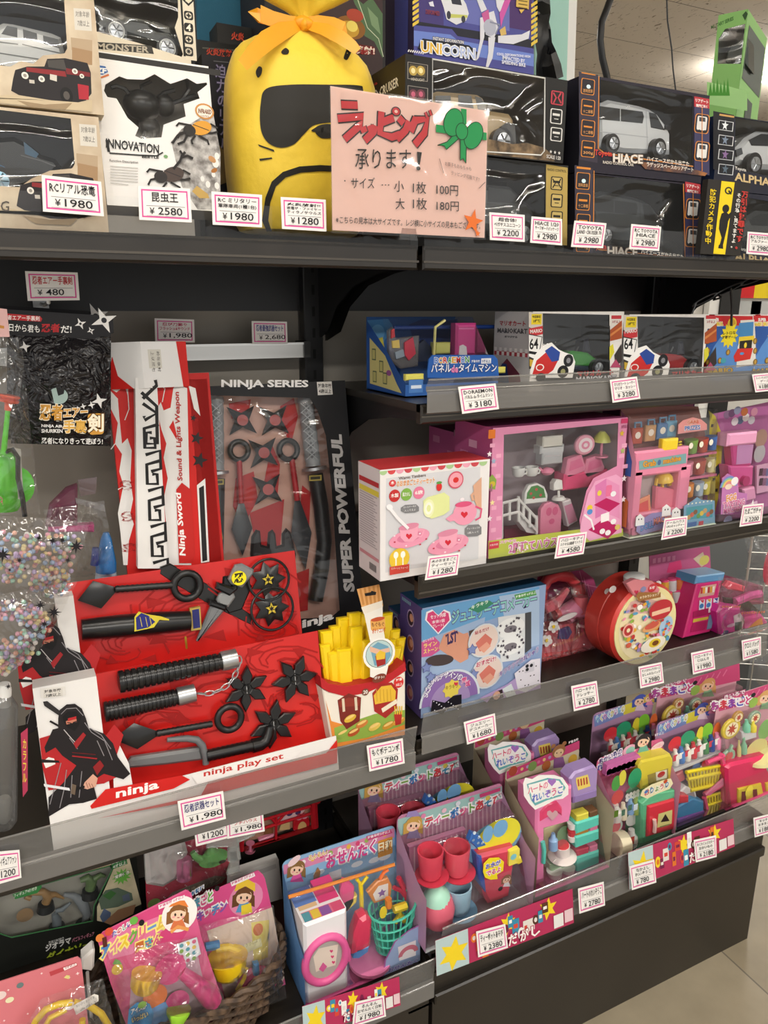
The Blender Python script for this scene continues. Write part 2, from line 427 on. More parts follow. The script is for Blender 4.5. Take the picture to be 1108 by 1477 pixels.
# the stand beyond the bay with red and yellow panels
def stand():
    F = Fr(1000,2.6,0);t = thing('display_stand',F,'white display stand with red and yellow panels behind the right end of the shelving','display stand')
    b = MB(F)
    x0 = F(985,440,0)[0];x1 = F(1180,440,0)[0]
    b.box(x0,x1,.02,.4,0,1.75,'d7d4cd');b.build('back_board',t)
    c = MB(F).at(.0);c.R(1055,404,1087,430,'d8262c',.01);c.build('red_panel',t)
    c = MB(F).at(.0);c.R(1091,398,1180,431,'f4d722',.01);c.build('yellow_panel',t)
    c = MB(F).at(.0);c.R(1046,434,1083,560,'bfc2c1',.01);c.R(1085,434,1180,560,'c6c9c8',.01);c.build('grey_panel',t)
    c = MB(F).at(-.02);c.R(1028,400,1044,600,'f3f2ee',.03);c.build('white_post',t)
    c = MB(F).at(-.03);c.R(1044.5,400,1048,600,'2a2a2a',.01);c.build('black_post',t)
    c = MB(F).at(-.01);c.R(1014,566,1033,592,'8fd6cf',.02);c.build('mint_card',t)
    c = MB(F).at(-.01);c.R(985,600,1180,960,'6e7274',.02);c.build('lower_board',t)
stand()
# dark crates on the floor beyond the end of the shelving
F = Fr(1075,1.75,0)
b = MB(F);b.box(.0,.5,0,.4,0,.30,'5d5f61');b.box(.0,.5,-.01,.0,.26,.285,'77797b')
tag(b.build('storage_crate'),'dark grey crate on the floor beyond the end of the shelving','crate')
# ------------------------------------------------------------------ shelving: two bays
noisemat('shelf','24201b','2b2620',4,.34)
noisemat('panel','8d877c','968f84',3,.55)
noisemat('panel_light','9a948a','a39d93',3,.5)
BLK = 'S:141416'
def shelf(root,x0,x1,yf,yb,zt,th,rail=None,ends=(1,1),zb=None):
    G = Wd();s = MB(G)
    s.box(x0+.004,x1-.004,yf+.008,yb,zt-.012,zt,'shelf')
    zb = zb if zb is not None else zt-th
    s.prism([(x0+.004,zb),(x1-.004,zb),(x1-.004,zt),(x0+.004,zt)],yf+.004,yf+.02,'shelf',.003)
    s.box(x0+.004,x1-.004,yf+.0025,yf+.005,zb+.010,zb+.013,'S:4a443c')
    o = s.build('shelf',root)
    for e,x in zip(ends,(x0+.012,x1-.012)):
        if not e:continue
        c = MB(G);c.add([(x,yb,zt-.012),(x,yf+.03,zt-.012),(x,yf+.03,zt-.028),(x,yf+.12,zt-.034),(x,yf+.22,zt-.05),(x,yf+.30,zt-.085),(x,yf+.345,zt-.13),(x,yb,zt-.15)],[tuple(range(8))],BLK)
        c.add([(x+.003,yb,zt-.012),(x+.003,yf+.03,zt-.012),(x+.003,yf+.03,zt-.028),(x+.003,yf+.12,zt-.034),(x+.003,yf+.22,zt-.05),(x+.003,yf+.30,zt-.085),(x+.003,yf+.345,zt-.13),(x+.003,yb,zt-.15)],[tuple(range(8))[::-1]],BLK)
        c.build('bracket',o)
    if rail:
        z0,z1 = rail;c = MB(G)
        pr = [(yf-.004,z0),(yf-.010,z0+.003),(yf-.010,z0+.034),(yf-.006,z0+.037),(yf-.006,z0+.043),(yf-.014,z1)]
        n = len(pr)
        vs = [(x,y,z) for x in (x0+.006,x1-.006) for y,z in pr]
        c.add(vs,[(i+1,i,n+i,n+i+1) for i in range(4)],'channel');c.add(vs[n-2:n]+vs[2*n-2:],[(1,0,2,3)],'rail')
        c.tube([(x0+.006,yf-.014,z1),(x1-.006,yf-.014,z1)],.0014,'rail',6)
        c.tube([(x0+.006,yf-.009,z0+.037),(x1-.006,yf-.009,z0+.037)],.0012,'rail',6)
        c.build('price_rail',o)
    return o
XL,XJ,XR,YB = -.42,.55,1.44,1.42
def bays():
    G = Wd()
    tl = thing('shelving_bay',G,'left dark brown shelving bay holding the ninja toys','shelving','dark brown store shelving bays')
    tr = thing('shelving_bay',G,'right dark brown shelving bay holding the pink toys','shelving','dark brown store shelving bays')
    for t,x0,x1,pm in ((tl,XL,XJ,'panel'),(tr,XJ,XR,'panel_light')):
        b = MB(G);b.box(x0-.0025,x1-.045,YB,YB+.012,.1,1.60,pm);b.build('back_panel',t)
        b = MB(G);b.box(x0+.02,x1-.02,YB-.005,YB+.02,1.47,1.55,BLK);b.build('crossbar',t)
    for t,x in ((tl,XJ-.023),(tr,XR-.02)):
        b = MB(G);b.box(x-.019,x+.019,YB-.03,YB+.03,0,1.60,BLK,.002)
        for k in range(40):b.box(x-.003,x+.003,YB-.0305,YB-.029,.3+k*.04,.318+k*.04,'050505')
        b.build('upright',t)
    b = MB(G);b.box(XL,XJ-.05,1.355,1.36,1.385,1.413,'M:c9c9c6');b.box(XL,XJ-.05,1.352,1.356,1.409,1.413,'M:dddddb')
    b.box(XJ-.058,XJ-.046,1.35,1.40,1.385,1.415,BLK);b.build('hanging_bar',tl)
    shelf(tl,XL,XJ,1.0,YB,1.562,.034);shelf(tr,XJ,XR+.02,1.0,YB,1.562,.034)
    for t,x0,x1 in ((tl,XL,XJ),(tr,XJ,XR)):# low clear fence along the top shelf
        c = MB(G);c.add([(x0+.005,1.004,1.556),(x1-.005,1.004,1.556),(x1-.005,1.004,1.603),(x0+.005,1.004,1.603)],[(0,1,2,3)],'clear');c.build('clear_fence',t)
    shelf(tl,XL,XJ,1.0,YB,.715,.035,(.697,.786))
    shelf(tr,XJ,XR,1.0,YB,1.330,.03,(1.316,1.370))
    shelf(tr,XJ,XR,1.0,YB,1.051,.042)
    c = MB(G);c.add([(XJ+.005,.995,1.04),(XR-.005,.995,1.04),(XR-.005,.993,1.072),(XJ+.005,.993,1.072)],[(0,1,2,3)],'clear');c.build('clear_fence',tr)
    shelf(tr,XJ,XR,1.0,YB,.745,.03,(.722,.806))
    o = shelf(tl,XL,XJ,.92,YB,.300,.03,(.279,.373),(0,0));o = shelf(tr,XJ,XR,.92,YB,.345,.03,(.326,.431),(0,0))
    for t,x0,x1,zt in ((tl,XL,XJ,.27),(tr,XJ,XR,.315)):
        b = MB(G);b.box(x0+.004,x1-.004,.932,YB+.02,.0,zt,'shelf');b.build('kick_plate',t)
    b = MB(G);b.prism([(XJ+.004,.245),(XR-.004,.245),(XR-.004,.268),(XJ+.004,.268)],.921,.932,'shelf',.003);b.build('kick_rail',tr)
    return tl,tr
BL,BR = bays()
# ------------------------------------------------------------------ price cards
class FrP(Fr):
    """frame anchored where a sight line meets the plane y"""
    def __init__(s,u,v,y,tilt=0,yaw=0):
        r = CF*FPX+CR*(u-W/2)-CU*(v-H/2);p = CO+r*(y/r.y)
        Fr.__init__(s,u,y,p.z,tilt,yaw);s.floor = None
class Quad(MB):
    """prints placed by shares (a across, b down) of a four-cornered card"""
    def q(s,a,b):
        (p,q,r,t) = s.c
        return (p*(1-a)+q*a)*(1-b)+(t*(1-a)+r*a)*b
    def setc(s,cs):
        s.c = [s.F(u,v,0) for u,v in cs];return s
    def poly(s,ab,k,th=0):
        return s._p([s.q(a,b) for a,b in ab],th,k)
    def rect(s,a0,b0,a1,b1,k,th=0):
        return s.poly([(a0,b1),(a1,b1),(a1,b0),(a0,b0)],k,th)
    def ell(s,a,b,ra,rb,k,n=16):
        return s.poly([(a+ra*math.cos(2*math.pi*i/n),b-rb*math.sin(2*math.pi*i/n)) for i in range(n)],k)
    def star(s,a,b,ra,rb,k,n=5,q=.45,rot=90):
        return s.poly([(a+ra*(1 if i % 2 == 0 else q)*math.cos(math.radians(rot+180*i/n)),b-rb*(1 if i % 2 == 0 else q)*math.sin(math.radians(rot+180*i/n))) for i in range(2*n)],k)
    def txt(s,t,a0,a1,b0,b1,k,fat=0,ol=None,olf=.05,res=1):
        """lettering filling a0..a1, b0 (top) .. b1 (bottom)"""
        vs,_ = glyphs(t,0,res)
        x0,x1 = min(p[0] for p in vs),max(p[0] for p in vs);y0,y1 = min(p[1] for p in vs),max(p[1] for p in vs)
        for kk,ff in (((ol,fat+olf),(k,fat)) if ol else ((k,fat),)):
            vs,fs = glyphs(t,ff,res);dd = s._d();A = []
            for x,y in vs:
                p = s.q(a0+(a1-a0)*(x-x0)/(x1-x0),b1+(b0-b1)*(y-y0)/(y1-y0));A.append((p[0],dd,p[2]))
            s.add(A,fs,kk)
        return s
    def line(s,ab,k,w_=.01):
        P = [s.q(a,b) for a,b in ab];q = (s.c[1]-s.c[0]).length*w_/2;dd = s._d();vs = []
        for i,p in enumerate(P):
            t = P[min(i+1,len(P)-1)]-P[max(i-1,0)];t = Vector((t[0],t[2])).normalized()
            vs += [(p[0]-t.y*q,dd,p[2]+t.x*q),(p[0]+t.y*q,dd,p[2]-t.x*q)]
        return s.add(vs,[(2*i,2*i+1,2*i+3,2*i+2) for i in range(len(P)-1)],k)
def price(cs,lines,yen,y,label,ink='1b1a1c',border='e0559f',ext=True):
    F = FrP(cs[3][0],cs[3][1],y)
    t = thing('price_card',F,label,'price card','handwritten price cards')
    b = Quad(F).setc(cs)
    b.rect(0,0,1,1,'f4f1ee',.0007)
    m,x = .055,.075;e = m*.52;y0 = .085
    for r in ((m,y0,1-m,y0+.045),(m,1-y0-.045,1-m,1-y0),(m,y0,m+.026,1-y0),(1-m-.026,y0,1-m,1-y0)):b.rect(*r,border)
    b.rect(.14,.555,.88,.57,'8a8688');b.rect(.14,.855,.88,.865,'8a8688')
    b.build('card',t)
    c = Quad(F).setc(cs).at(-.0006);n = len(lines);h = .36/n
    for i,l in enumerate(lines):
        w_ = min(.76,.12*len(l)*(1.25 if n == 1 else .95)+.05);a0 = .5-w_/2
        c.txt(l,a0,a0+w_,.16+i*h,.16+(i+.78)*h,ink,.012)
    c.txt('¥',.2,.29,.62,.81,'1b1a1c',.004,res=2)
    c.txt(yen,.36,.36+.115*len(yen),.60,.815,'1b1a1c',.006,res=3)
    c.build('handwriting',t)
    return t
R1 = .983
price([(60,252),(146,262),(150,312),(62,305)],['RCリアル恐竜'],'1980',R1,'price card ¥1980 under the stacked sand coloured car boxes, leftmost on the top shelf')
price([(199,268),(274,272),(277,321),(201,317)],['昆虫王'],'2580',R1,'price card ¥2580 under the white beetle box on the top shelf')
price([(305,276),(378,281),(378,328),(307,324)],['RC ミリタリー','軍隊車両(1種1台)'],'1980',R1,'price card ¥1980 between the beetle box and the yellow gift bag')
price([(405,284),(470,288),(471,334),(407,330)],['火炎放射!!','恐竜ザ・ファイヤー','ティラノサウルス'],'1280',R1,'price card ¥1280 in front of the yellow gift bag')
price([(706,306),(757,310),(757,349),(707,346)],['超合体!','ペガサスユニコーン'],'2200',R1,'price card ¥2200 just right of the pink wrapping sign')
price([(767,312),(811,316),(811,354),(765,350)],['HIACE 1/20','サーフボードパッケージ'],'2980',R1,'price card ¥2980 second to the right of the pink wrapping sign')
price([(829,318),(875,322),(870,358),(824,356)],['TOYOTA','LAND CRUISER 70'],'2980',R1,'price card ¥2980 at the left corner of the dark van box')
price([(911,323),(954,327),(951,362),(908,359)],['RC TOYOTA','HIACE'],'2980',R1,'price card ¥2980 in front of the middle of the dark van box')
price([(1079,334),(1116,337),(1115,369),(1077,366)],['RC TOYOTA','アルファード'],'2980',R1,'price card ¥2980 right of the black and yellow camera notice, cut by the frame')
price([(223,459),(280,461),(281,494),(224,494)],['忍び刀飾り','フラッシュ&サウンド'],'1,980',1.345,'price card with red writing on the hanging bar behind the red sword box','c01f55')
price([(363,463),(414,464),(415,496),(364,496)],['忍者最強武器セット'],'2,680',1.345,'price card ¥2,680 on the hanging bar above the black weapon set box','2c2c8a')
price([(256,1156),(322,1141),(326,1181),(262,1198)],['忍者武器セット'],'1,980',R1-.004,'price card ¥1,980 with blue writing under the front ninja play set','22206e')
price([(529,1076),(581,1065),(584,1101),(533,1113)],['もぐポテコンボ'],'1780',R1,'price card ¥1780 on the rail under the toy french fries')
price([(-16,1230),(28,1226),(31,1266),(-14,1279)],['恐竜フィギュアファン'],'1200',R1,'price card cut by the left edge, on the rail above the dinosaur box')
price([(661,558),(715,553),(720,590),(667,597)],['DORAEMON','パネル de タイムマシン'],'3180',R1,'price card ¥3180 on the rail under the blue hurdle game box')
price([(880,548),(919,543),(924,575),(884,581)],['マリオカート レーサー','マリオ・ヨッシー'],'3280',R1,'price card ¥3280 on the rail between the two kart boxes','5a1f4a')
price([(1085,540),(1118,537),(1119,563),(1090,566)],['スーパーマリオブラザーズ','ゲーム'],'1880',R1,'price card ¥188 cut by the frame on the rail under the red game boxes','5a1f4a')
R2 = .982
price([(618,803),(664,797),(660,829),(613,837)],['木のおままごと','ティーセット'],'1280',.958,'price card ¥1280 under the white toy tea set box')
price([(805,773),(847,767),(842,799),(800,806)],['ハローキティ','ステキな2階建てハウス'],'4580',R2,'price card ¥4580 under the big pink doll house box')
price([(959,748),(992,744),(990,772),(954,779)],['ドールハウス','UFOキャッチャー'],'2200',R2,'price card ¥2200 under the grab machine pack')
price([(1072,729),(1102,726),(1099,755),(1067,760)],['たまごガチャ'],'2200',R2,'price card ¥2200 under the egg twisting machine pack')
price([(669,1042),(714,1029),(717,1060),(674,1074)],['ジュエリー','デコメーカー'],'1680',R1,'price card ¥1680 on the rail under the purple jewellery maker box')
price([(824,990),(861,982),(865,1017),(828,1026)],['ハローキティ','ドレッサー'],'2780',R1,'price card ¥2780 on the rail under the pink dresser pack')
price([(921,962),(955,955),(958,985),(924,993)],['サンリオキャラクターズ','おしゃれなバッグ'],'2980',R1,'price card ¥2980 on the rail under the round red case')
price([(997,942),(1029,935),(1032,965),(1000,973)],['ハローキティ','じはんき'],'1980',R1,'price card ¥1980 on the rail below the toy vending machine')
price([(1070,924),(1098,918),(1098,945),(1072,953)],['クロミ バッグ'],'1580',R1,'price card ¥1580 at the right end of the rail under the pink bag')
R4 = .895
# dagashi strips slipped into the bottom rail
def strip(cs,label,seed,words_at,cut=1):
    F = FrP(cs[3][0],cs[3][1],.9);r = random.Random(seed)
    b = Quad(F).setc(cs);b.rect(0,0,1,1,'b8325c',.0008)
    cols = ['f0d32c','e6e0d8','7a1f4a','d84a3a','f4f2ee','5a3524','3c8fb0','e2782c']
    b.rect(0,0,.22,1,'b9cfd0')
    for a,bb,ra in ((.12,.55,.105),(.80,.3,.075),(.5,.3,.06)):b.star(a,bb,ra,.48 if ra > .1 else .32,'f3d62a',6,.5,80)
    for i in range(15):
        a = .26+i*.037;bb = .2+.55*r.random();w_ = .016+.012*r.random();h = .14+.12*r.random();k = r.choice(cols)
        if i % 3 == 0:b.ell(a,bb,w_,h*.7,k,12);b.ell(a,bb,w_*.5,h*.35,r.choice(cols),10)
        else:
            b.rect(a-w_,bb-h,a+w_,bb+h,k);b.rect(a-w_*.6,bb-h*.3,a+w_*.6,bb+h*.3,r.choice(cols))
    for i,ch in enumerate('だがし'):
        b.txt(ch,words_at+i*.085,words_at+.06+i*.085,.62,.92,'f6f4ee',.03,'b8325c',.06)
    b.rect(.84,.55,.915,.93,'e9e7e4');b.rect(.925,.52,.99,.88,'e8c9cf')
    tag(b.build('shelf_strip'),label,'shelf strip','colourful snack strips in the bottom rail')
strip([(628,1357),(826,1282),(828,1331),(630,1408)],'colourful snack strip in the rail under the teapot set',3,.5)
strip([(906,1230),(1058,1181),(1060,1221),(908,1283)],'colourful snack strip in the rail under the toy fridge and shopping cart packs',5,.55)
strip([(436,1452),(576,1409),(578,1450),(438,1496)],'colourful snack strip in the rail under the laundry set',8,.4)
price([(687,1344),(729,1333),(733,1367),(690,1381)],['ティーポットあそび'],'2380',R4,'price card ¥2380 on the snack strip under the teapot set')
price([(834,1282),(871,1272),(873,1306),(836,1318)],['ハートのれいぞうこ'],'2780',R4,'price card ¥2780 alone on the bottom rail between the two snack strips')
price([(908,1250),(944,1240),(947,1273),(912,1284)],['なかよし','れいぞうこ'],'780',R4,'price card ¥780 at the left end of the snack strip under the toy fridge')
price([(1001,1212),(1033,1205),(1034,1236),(1004,1244)],['わくわくレジスター','おかいもの'],'2180',R4,'price card ¥2180 on the snack strip under the shopping cart pack')
price([(1087,1180),(1119,1172),(1119,1199),(1089,1208)],['キッチン','おままごと'],'1880',R4,'price card cut by the right edge of the photo on the bottom rail')
price([(512,1446),(554,1436),(557,1466),(508,1482)],['るんるん','おせんたく日和'],'1980',R4,'price card ¥1980 on the snack strip under the laundry set')
# pink wrapping sign
def sign():
    y = .972;F = FrP(480,332,y)
    t = thing('wrapping_sign',F,'pink handwritten gift wrapping sign standing on the edge of the top shelf','sign')
    b = MB(F);b.P([(480,332),(699,343),(704,160),(477,124)],'f2c9bb',.0012);b.build('card',t)
    c = MB(F).at(-.0025)
    c.P([(478,336),(701,346),(706,157),(475,121)],'clear');c.build('laminate',t)
    b = MB(F).at(-.0006)
    red,ink = 'cf3138','201a18'
    def stroke(pts):
        b.K(pts,ink,14.5);return pts
    ST = [[(492,151),(516,152)],[(487,171),(524,168),(519,181),(497,201)],
          [(523,183),(526,191)],[(533,181),(536,189)],[(541,181),(539,190),(526,203)],
          [(550,161),(548,192),(565,198),(577,194)],[(550,177),(568,170)],
          [(575,170),(582,178)],[(590,175),(585,188),(572,201)],
          [(600,170),(592,190)],[(598,174),(616,172),(612,192),(598,209)]]
    for p in ST:b.K(p,ink,12.5)
    for p in ST:b.K(p,red,9)
    b.E(571,161,7,7,ink);b.E(571,161,5.5,5.5,red);b.E(571,161,2.4,2.4,'f2c9bb')
    for p in ([(613,162),(616,170)],[(619,159),(622,167)]):b.K(p,ink,5);b.K(p,red,3)
    b.T('承ります',512,244,592,244,29,ink);b.P([(601,219),(608,220),(605,238),(602,238)],ink);b.E(603,243,3,3,ink)
    b.E(497,261,1,1,ink);b.T('サイズ',506,272,540,272,16,ink)
    for i in range(3):b.E(551+i*4.5,267,.9,.9,ink)
    b.T('小',568,277,582,277,16,ink);b.T('1枚',595,279,614,280,17,ink);b.T('100円',629,281,660,283,15,ink)
    b.T('大',570,302,583,302,16,ink);b.T('1枚',595,302,615,303,17,ink);b.T('180円',629,304,661,305,14,ink)
    b.T('※こちらの見本は大サイズです。レジ横に小サイズの見本もございます。',484,322,692,331,10.5,ink,None,.004)
    b.T('お菓子もおもちゃも',641,239,679,247,6,'8a6f68');b.T('ラッピング可能です!!',650,252,691,262,6,'8a6f68')
    b.K([(633,229),(639,250)],'8a6f68',.8);b.K([(699,263),(690,272)],'8a6f68',.8)
    g,gi = '1f8a4c','123d24'
    b.P([(664,157),(672,158),(672,180),(664,180)],g);b.P([(628,180),(643,182),(643,193),(628,191)],g);b.P([(690,190),(701,192),(701,203),(688,201)],g)
    for sh in ([(655,193),(644,205),(630,210),(640,211),(643,216),(660,201)],[(663,196),(663,232),(667,229),(671,236),(672,198)]):b.P(sh,g);b.K(sh,gi,1.1,True)
    for e in ((653,177,13,20,-12),(682,196,12,20,-18),(665,190,8,11.5,0)):
        b.E(e[0],e[1],e[2]+1.1,e[3]+1.1,gi,0,24,e[4]);b.E(*e[:4],g,0,24,e[4])
    b.S(681,320,15,6,5,'df6f2c',0,80);b.S(688,337,4,1.8,5,'df6f2c')
    b.build('lettering',t)
    F2 = Fr(590,.974,1.562);c = MB(F);c.P([(577,345),(603,347),(600,330),(580,329)],'clear',.003);c.build('stand_foot',t)
sign()
# ------------------------------------------------------------------ top shelf
Z0 = 1.5626
def label_age(b,u,v,t2,s=1,dx=0):
    b.P([(u-1*s,v-13*s),(u+25*s,v-11*s),(u+27*s,v+22*s),(u+1*s,v+20*s)],'d9d4c9')
    b.T('対象年齢',u+2*s,v,u+23*s,v+1.5*s,9*s,'55504a');b.T(t2,u+5*s,v+14*s,u+23*s,v+15.5*s,9*s,'55504a')
def wheel(b,u,v,r,d,tyre='P:18181a',rim='M:b9bcc0',w_=.014,ring=None):
    q = b.F.px(u,v,d);c = b.F(u,v,d)
    b.lathe([(r*q*.7,0),(r*q,w_*.2),(r*q,w_),(r*q*.6,w_)],c+Vector((0,w_*.5,0)),(0,-1,0),tyre,24)
    b.lathe([(r*q*.62,0),(r*q*.62,w_*.2),(r*q*.2,w_*.25)],c+Vector((0,-w_*.5,0)),(0,-1,0),rim,18)
    for i in range(6):
        t = i*math.pi/3;b.tube([c+Vector((0,-w_*.75,0)),c+Vector((r*q*.56*math.cos(t),-w_*.72,r*q*.56*math.sin(t)))],r*q*.07,rim,5)
    if ring:b.tube([c+Vector((r*q*.72*math.cos(i*.314),-w_*.62,r*q*.72*math.sin(i*.314))) for i in range(20)],r*q*.07,ring,6,True)
def body(b,pts,d,th,k,ch=.006):
    b.at(d);b.P(pts,k,th,ch)
# ---- sand coloured off-road car cartons, two stacked
def sandbox(top,uR,vt,v1,y,la,hole,label,z,car):
    F = Fr(-150,1.032,z);hR = uR-33
    t = thing('toy_car_box',F,label,'toy box','sand coloured off-road car boxes')
    noisemat('sand','b39c80','d9c9ae',18,.5)
    p,r0 = F(uR,vt,0),F(uR,v1,0)
    b,hp = openbox(F,'sand',(0,0,0,0),hole,.13,'94969a','c8b697',None,(0,p[0],0,p[2]))
    b.at(0);q = .95
    label_age(b,hR+6,la,'7歳以上',q)
    b.P([(hR+1,la+30),(uR-1,la+34),(uR-1,la+52),(hR+2,la+48)],'b8a184');b.P([(hR+3,la+44),(uR-1,la+50),(uR-1,la+70),(hR+3,la+66)],'a88865')
    # printed red and black car with its dust
    b.P([(uR-115,y+20),(uR-112,y+8),(uR-95,y+3),(uR-70,y+3),(uR-66,y-8),(uR-40,y-9),(uR-8,y-2),(uR-3,y+12),(uR-2,y+42),(uR-10,y+52),(uR-35,y+58),(uR-70,y+56),(uR-100,y+48),(uR-118,y+38)],'272325')
    b.P([(uR-96,y+4),(uR-40,y+10),(uR-38,y+18),(uR-96,y+10)],'8e2a2e');b.P([(uR-40,y+5),(uR-4,y+12),(uR-4,y+18),(uR-38,y+14)],'7e262b')
    b.P([(uR-22,y+28),(uR-6,y+31),(uR-6,y+51),(uR-20,y+50)],'b02a38')
    b.P([(uR-66,y-6),(uR-42,y-7),(uR-38,y+8),(uR-64,y+4)],'4a4744')
    for uu,vv,rr in ((uR-98,y+16,5),(uR-74,y+21,4.5),(uR-26,y+10,4),(uR-16,y+17,3.2)):b.E(uu,vv,rr,rr,'efe9df');b.E(uu,vv,rr*.5,rr*.5,'9b958c')
    b.E(uR-38,y+45,9,12,'151314');b.E(uR-38,y+45,4.5,6,'58534e');b.R(uR-92,y+22,uR-84,y+28,'cfc8bc');b.P([(uR-62,y+14),(uR-52,y+16),(uR-52,y+25),(uR-62,y+22)],'d8d2c6')
    b.P([(-148,v1-10),(-100,v1-24*q),(uR-110,y+44),(uR-60,y+52),(uR-20,y+55),(uR-1,v1-20*q),(uR-1,v1-1),(-148,v1-8)],'cdbb9b')
    b.P([(uR-110,y+52),(uR-70,y+58),(uR-30,y+56),(uR-40,y+66),(uR-90,y+64)],'a08a6c')
    if not top:b.T('BAONENG',-80,v1-7,13,v1-4,15,'55493e',None,.01)
    b.build('carton',t);win(F,t,hp)
    c = MB(F)
    if car == 'white':
        body(c,[(-60,108),(-58,60),(-20,42),(5,31),(20,33),(75,46),(88,52),(94,76),(95,98),(90,112),(30,112),(-10,120)],.025,.06,'P:e4e5e3')
        c.at(.0248)
        for p in ([(2,49),(10,37),(25,40),(25,54)],[(33,42),(53,48),(54,59),(34,56)],[(62,51),(85,57),(86,70),(63,63)]):c.P(p,'P:34383b')
        for p in ([(-20,58),(26,64)],[(32,64),(92,78)],[(-30,72),(60,86)]):c.K(p,'8c8f8e',1.6)
        wheel(c,4,116,20,.022);wheel(c,84,120,18,.022)
    else:
        body(c,[(-60,300),(-50,215),(-10,198),(20,196),(40,206),(60,222),(80,228),(90,240),(70,262),(20,275)],.03,.07,'P:17191b')
        c.at(.0297);c.P([(34,204),(56,222),(52,228),(36,222)],'P:2a5f80');c.P([(-20,230),(6,240),(20,262),(-10,270)],'P:1f5c82')
        c.K([(30,224),(60,232),(80,240)],'6c6c6c',2);wheel(c,0,262,22,.027,rim='M:7795a5')
    c.build('toy_car',t)
    return t
sandbox(False,142,169,309,259,191,[(-120,133),(102,171),(108,236),(104,243),(72,246),(45,258),(28,270),(-120,262)],'sand coloured car box with dark blue vehicle in the window, lower of the stack',Z0,'dark')
sandbox(True,134,-16,163,93,24,[(-120,-38),(92,-8),(97,70),(93,77),(62,80),(48,92),(30,88),(15,96),(-120,80)],'sand coloured car box with white truck in the window, upper of the stack',1.6965,'white')
# ---- black off-road car carton behind the beetle
F = Fr(126,1.125,Z0+.002);t = thing('toy_car_box',F,'cream and black car box with glowing ring wheels, behind the white beetle box','toy box')
b,hp = openbox(F,'ddd3bd',(126,-50,287,276),[(134,-45),(255,-45),(257,25),(252,40),(264,78),(262,82),(200,62),(132,44)],.16,'22261f','bdb39c')
b.at(0)
b.P([(134,60),(219,66),(222,78),(134,70)],'3c3a35');b.T('MONSTER',140,71,214,76,9,'b3aa97',None,.03)
b.R(257,-45,286,84,'1d1d1b');b.R(260,-45,284,88,'e2d8c2')
b.P([(272,-8),(281,0),(272,9),(263,0)],'262521');b.P([(272,-3),(277,1),(272,5),(267,1)],'e2d8c2')
for i,s in enumerate('*4*#'):
    v = 15+i*17.3;b.R(265,v,279,v+15,'262521',0,.003)
    if s == '4':b.T('4',269,v+12,275,v+12.3,9,'f2ead8',None,.03)
    else:
        b.E(272,v+7.5,4.5,4.5,'cfc6b2');b.S(272,v+7.5,4.6,1.6,4 if s == '*' else 8,'262521')
b.build('carton',t);win(F,t,hp)
c = MB(F);body(c,[(134,30),(150,10),(175,22),(215,28),(250,45),(262,66),(258,84),(226,66),(170,48),(140,46)],.03,.07,'P:3a3d38')
c.at(.03);c.P([(205,36),(222,30),(246,38),(250,52),(225,50)],'P:55564f',.01,.003)
wheel(c,167,47,15,.02,ring='P:f4f4f0');wheel(c,240,72,15,.02,ring='P:f4f4f0');c.build('toy_car',t)
# ---- white beetle box, leaning back
F = Fr(154,1.045,Z0,7);t = thing('toy_beetle_box',F,'white box with a black toy beetle in a cut-out window on the top shelf','toy box')
bug = [(150,131),(152,122),(172,110),(183,114),(207,115),(223,107),(246,121),(270,113),(284,121),(298,119),(299,122),(285,133),(288,142),(265,150),(268,168),(244,177),(236,180),(233,198),(204,200),(195,196),(200,184),(184,170),(174,152),(168,142),(155,140)]
b,hp = openbox(F,'ebe9e6',(131,72,318,305),bug,.05,'8d877f','d9d6d0')
b.at(0)
b.P([(133,74),(318,101),(318,110),(133,82)],'2a2826')
noisemat('gravel','6f6a66','c9c6c2',90,.6)
b.P([(247,204),(262,186),(285,172),(307,160),(318,220),(318,303),(285,302),(262,268)],'gravel')
for uu,vv,rr in ((311,235,7),(300,266,5),(318,268,5),(325,225,5),(292,258,4),(308,252,4)):b.E(min(uu,313),vv,rr*.7,rr,'e9e6e0',0,12)
b.P([(277,276),(284,268),(300,280),(302,286),(288,286)],'c6a35a');b.E(309,246,5,3,'a86a2c',0,12,30);b.E(306,230,6,4,'c09060',0,12,-40)
# logo
b.P([(136,102),(141,94),(152,96),(156,104),(148,108),(138,107)],'3f6fb0');b.K([(136,108),(146,112),(157,108)],'d0723c',2.5);b.T('ZF',139,105,153,106,7,'f4f4f4',None,.05)
b.E(295,161,13.5,11.5,'c98e4e');b.E(295,161,11,9,'f0e7da');b.T('INFRARED',286,163,305,165,6,'7a4a2a',None,.04,.05,1);b.T('CONTROL',289,169,302,170,3,'7a4a2a')
b.T('INNOVATION',153,213,229,222,13,'1e1e1e',None,.02);b.P([(152,202),(156,202),(159,220),(155,219)],'1e1e1e');b.K([(158,221),(200,224),(226,225),(235,220)],'2e2e2e',2)
b.T('BEETLE',205,228,229,229,4,'1e1e1e',None,.03);b.E(239,226,3,2.4,'74a06a');b.K([(158,207),(230,212)],'7a7a7a',.7)
b.T('Function Description',158,234,199,237,4,'7a7875',None,.02)
for i in range(7):b.K([(159,240+i*4),(159+(40 if i < 6 else 26),243+i*4)],'b9b6b2',1.1)
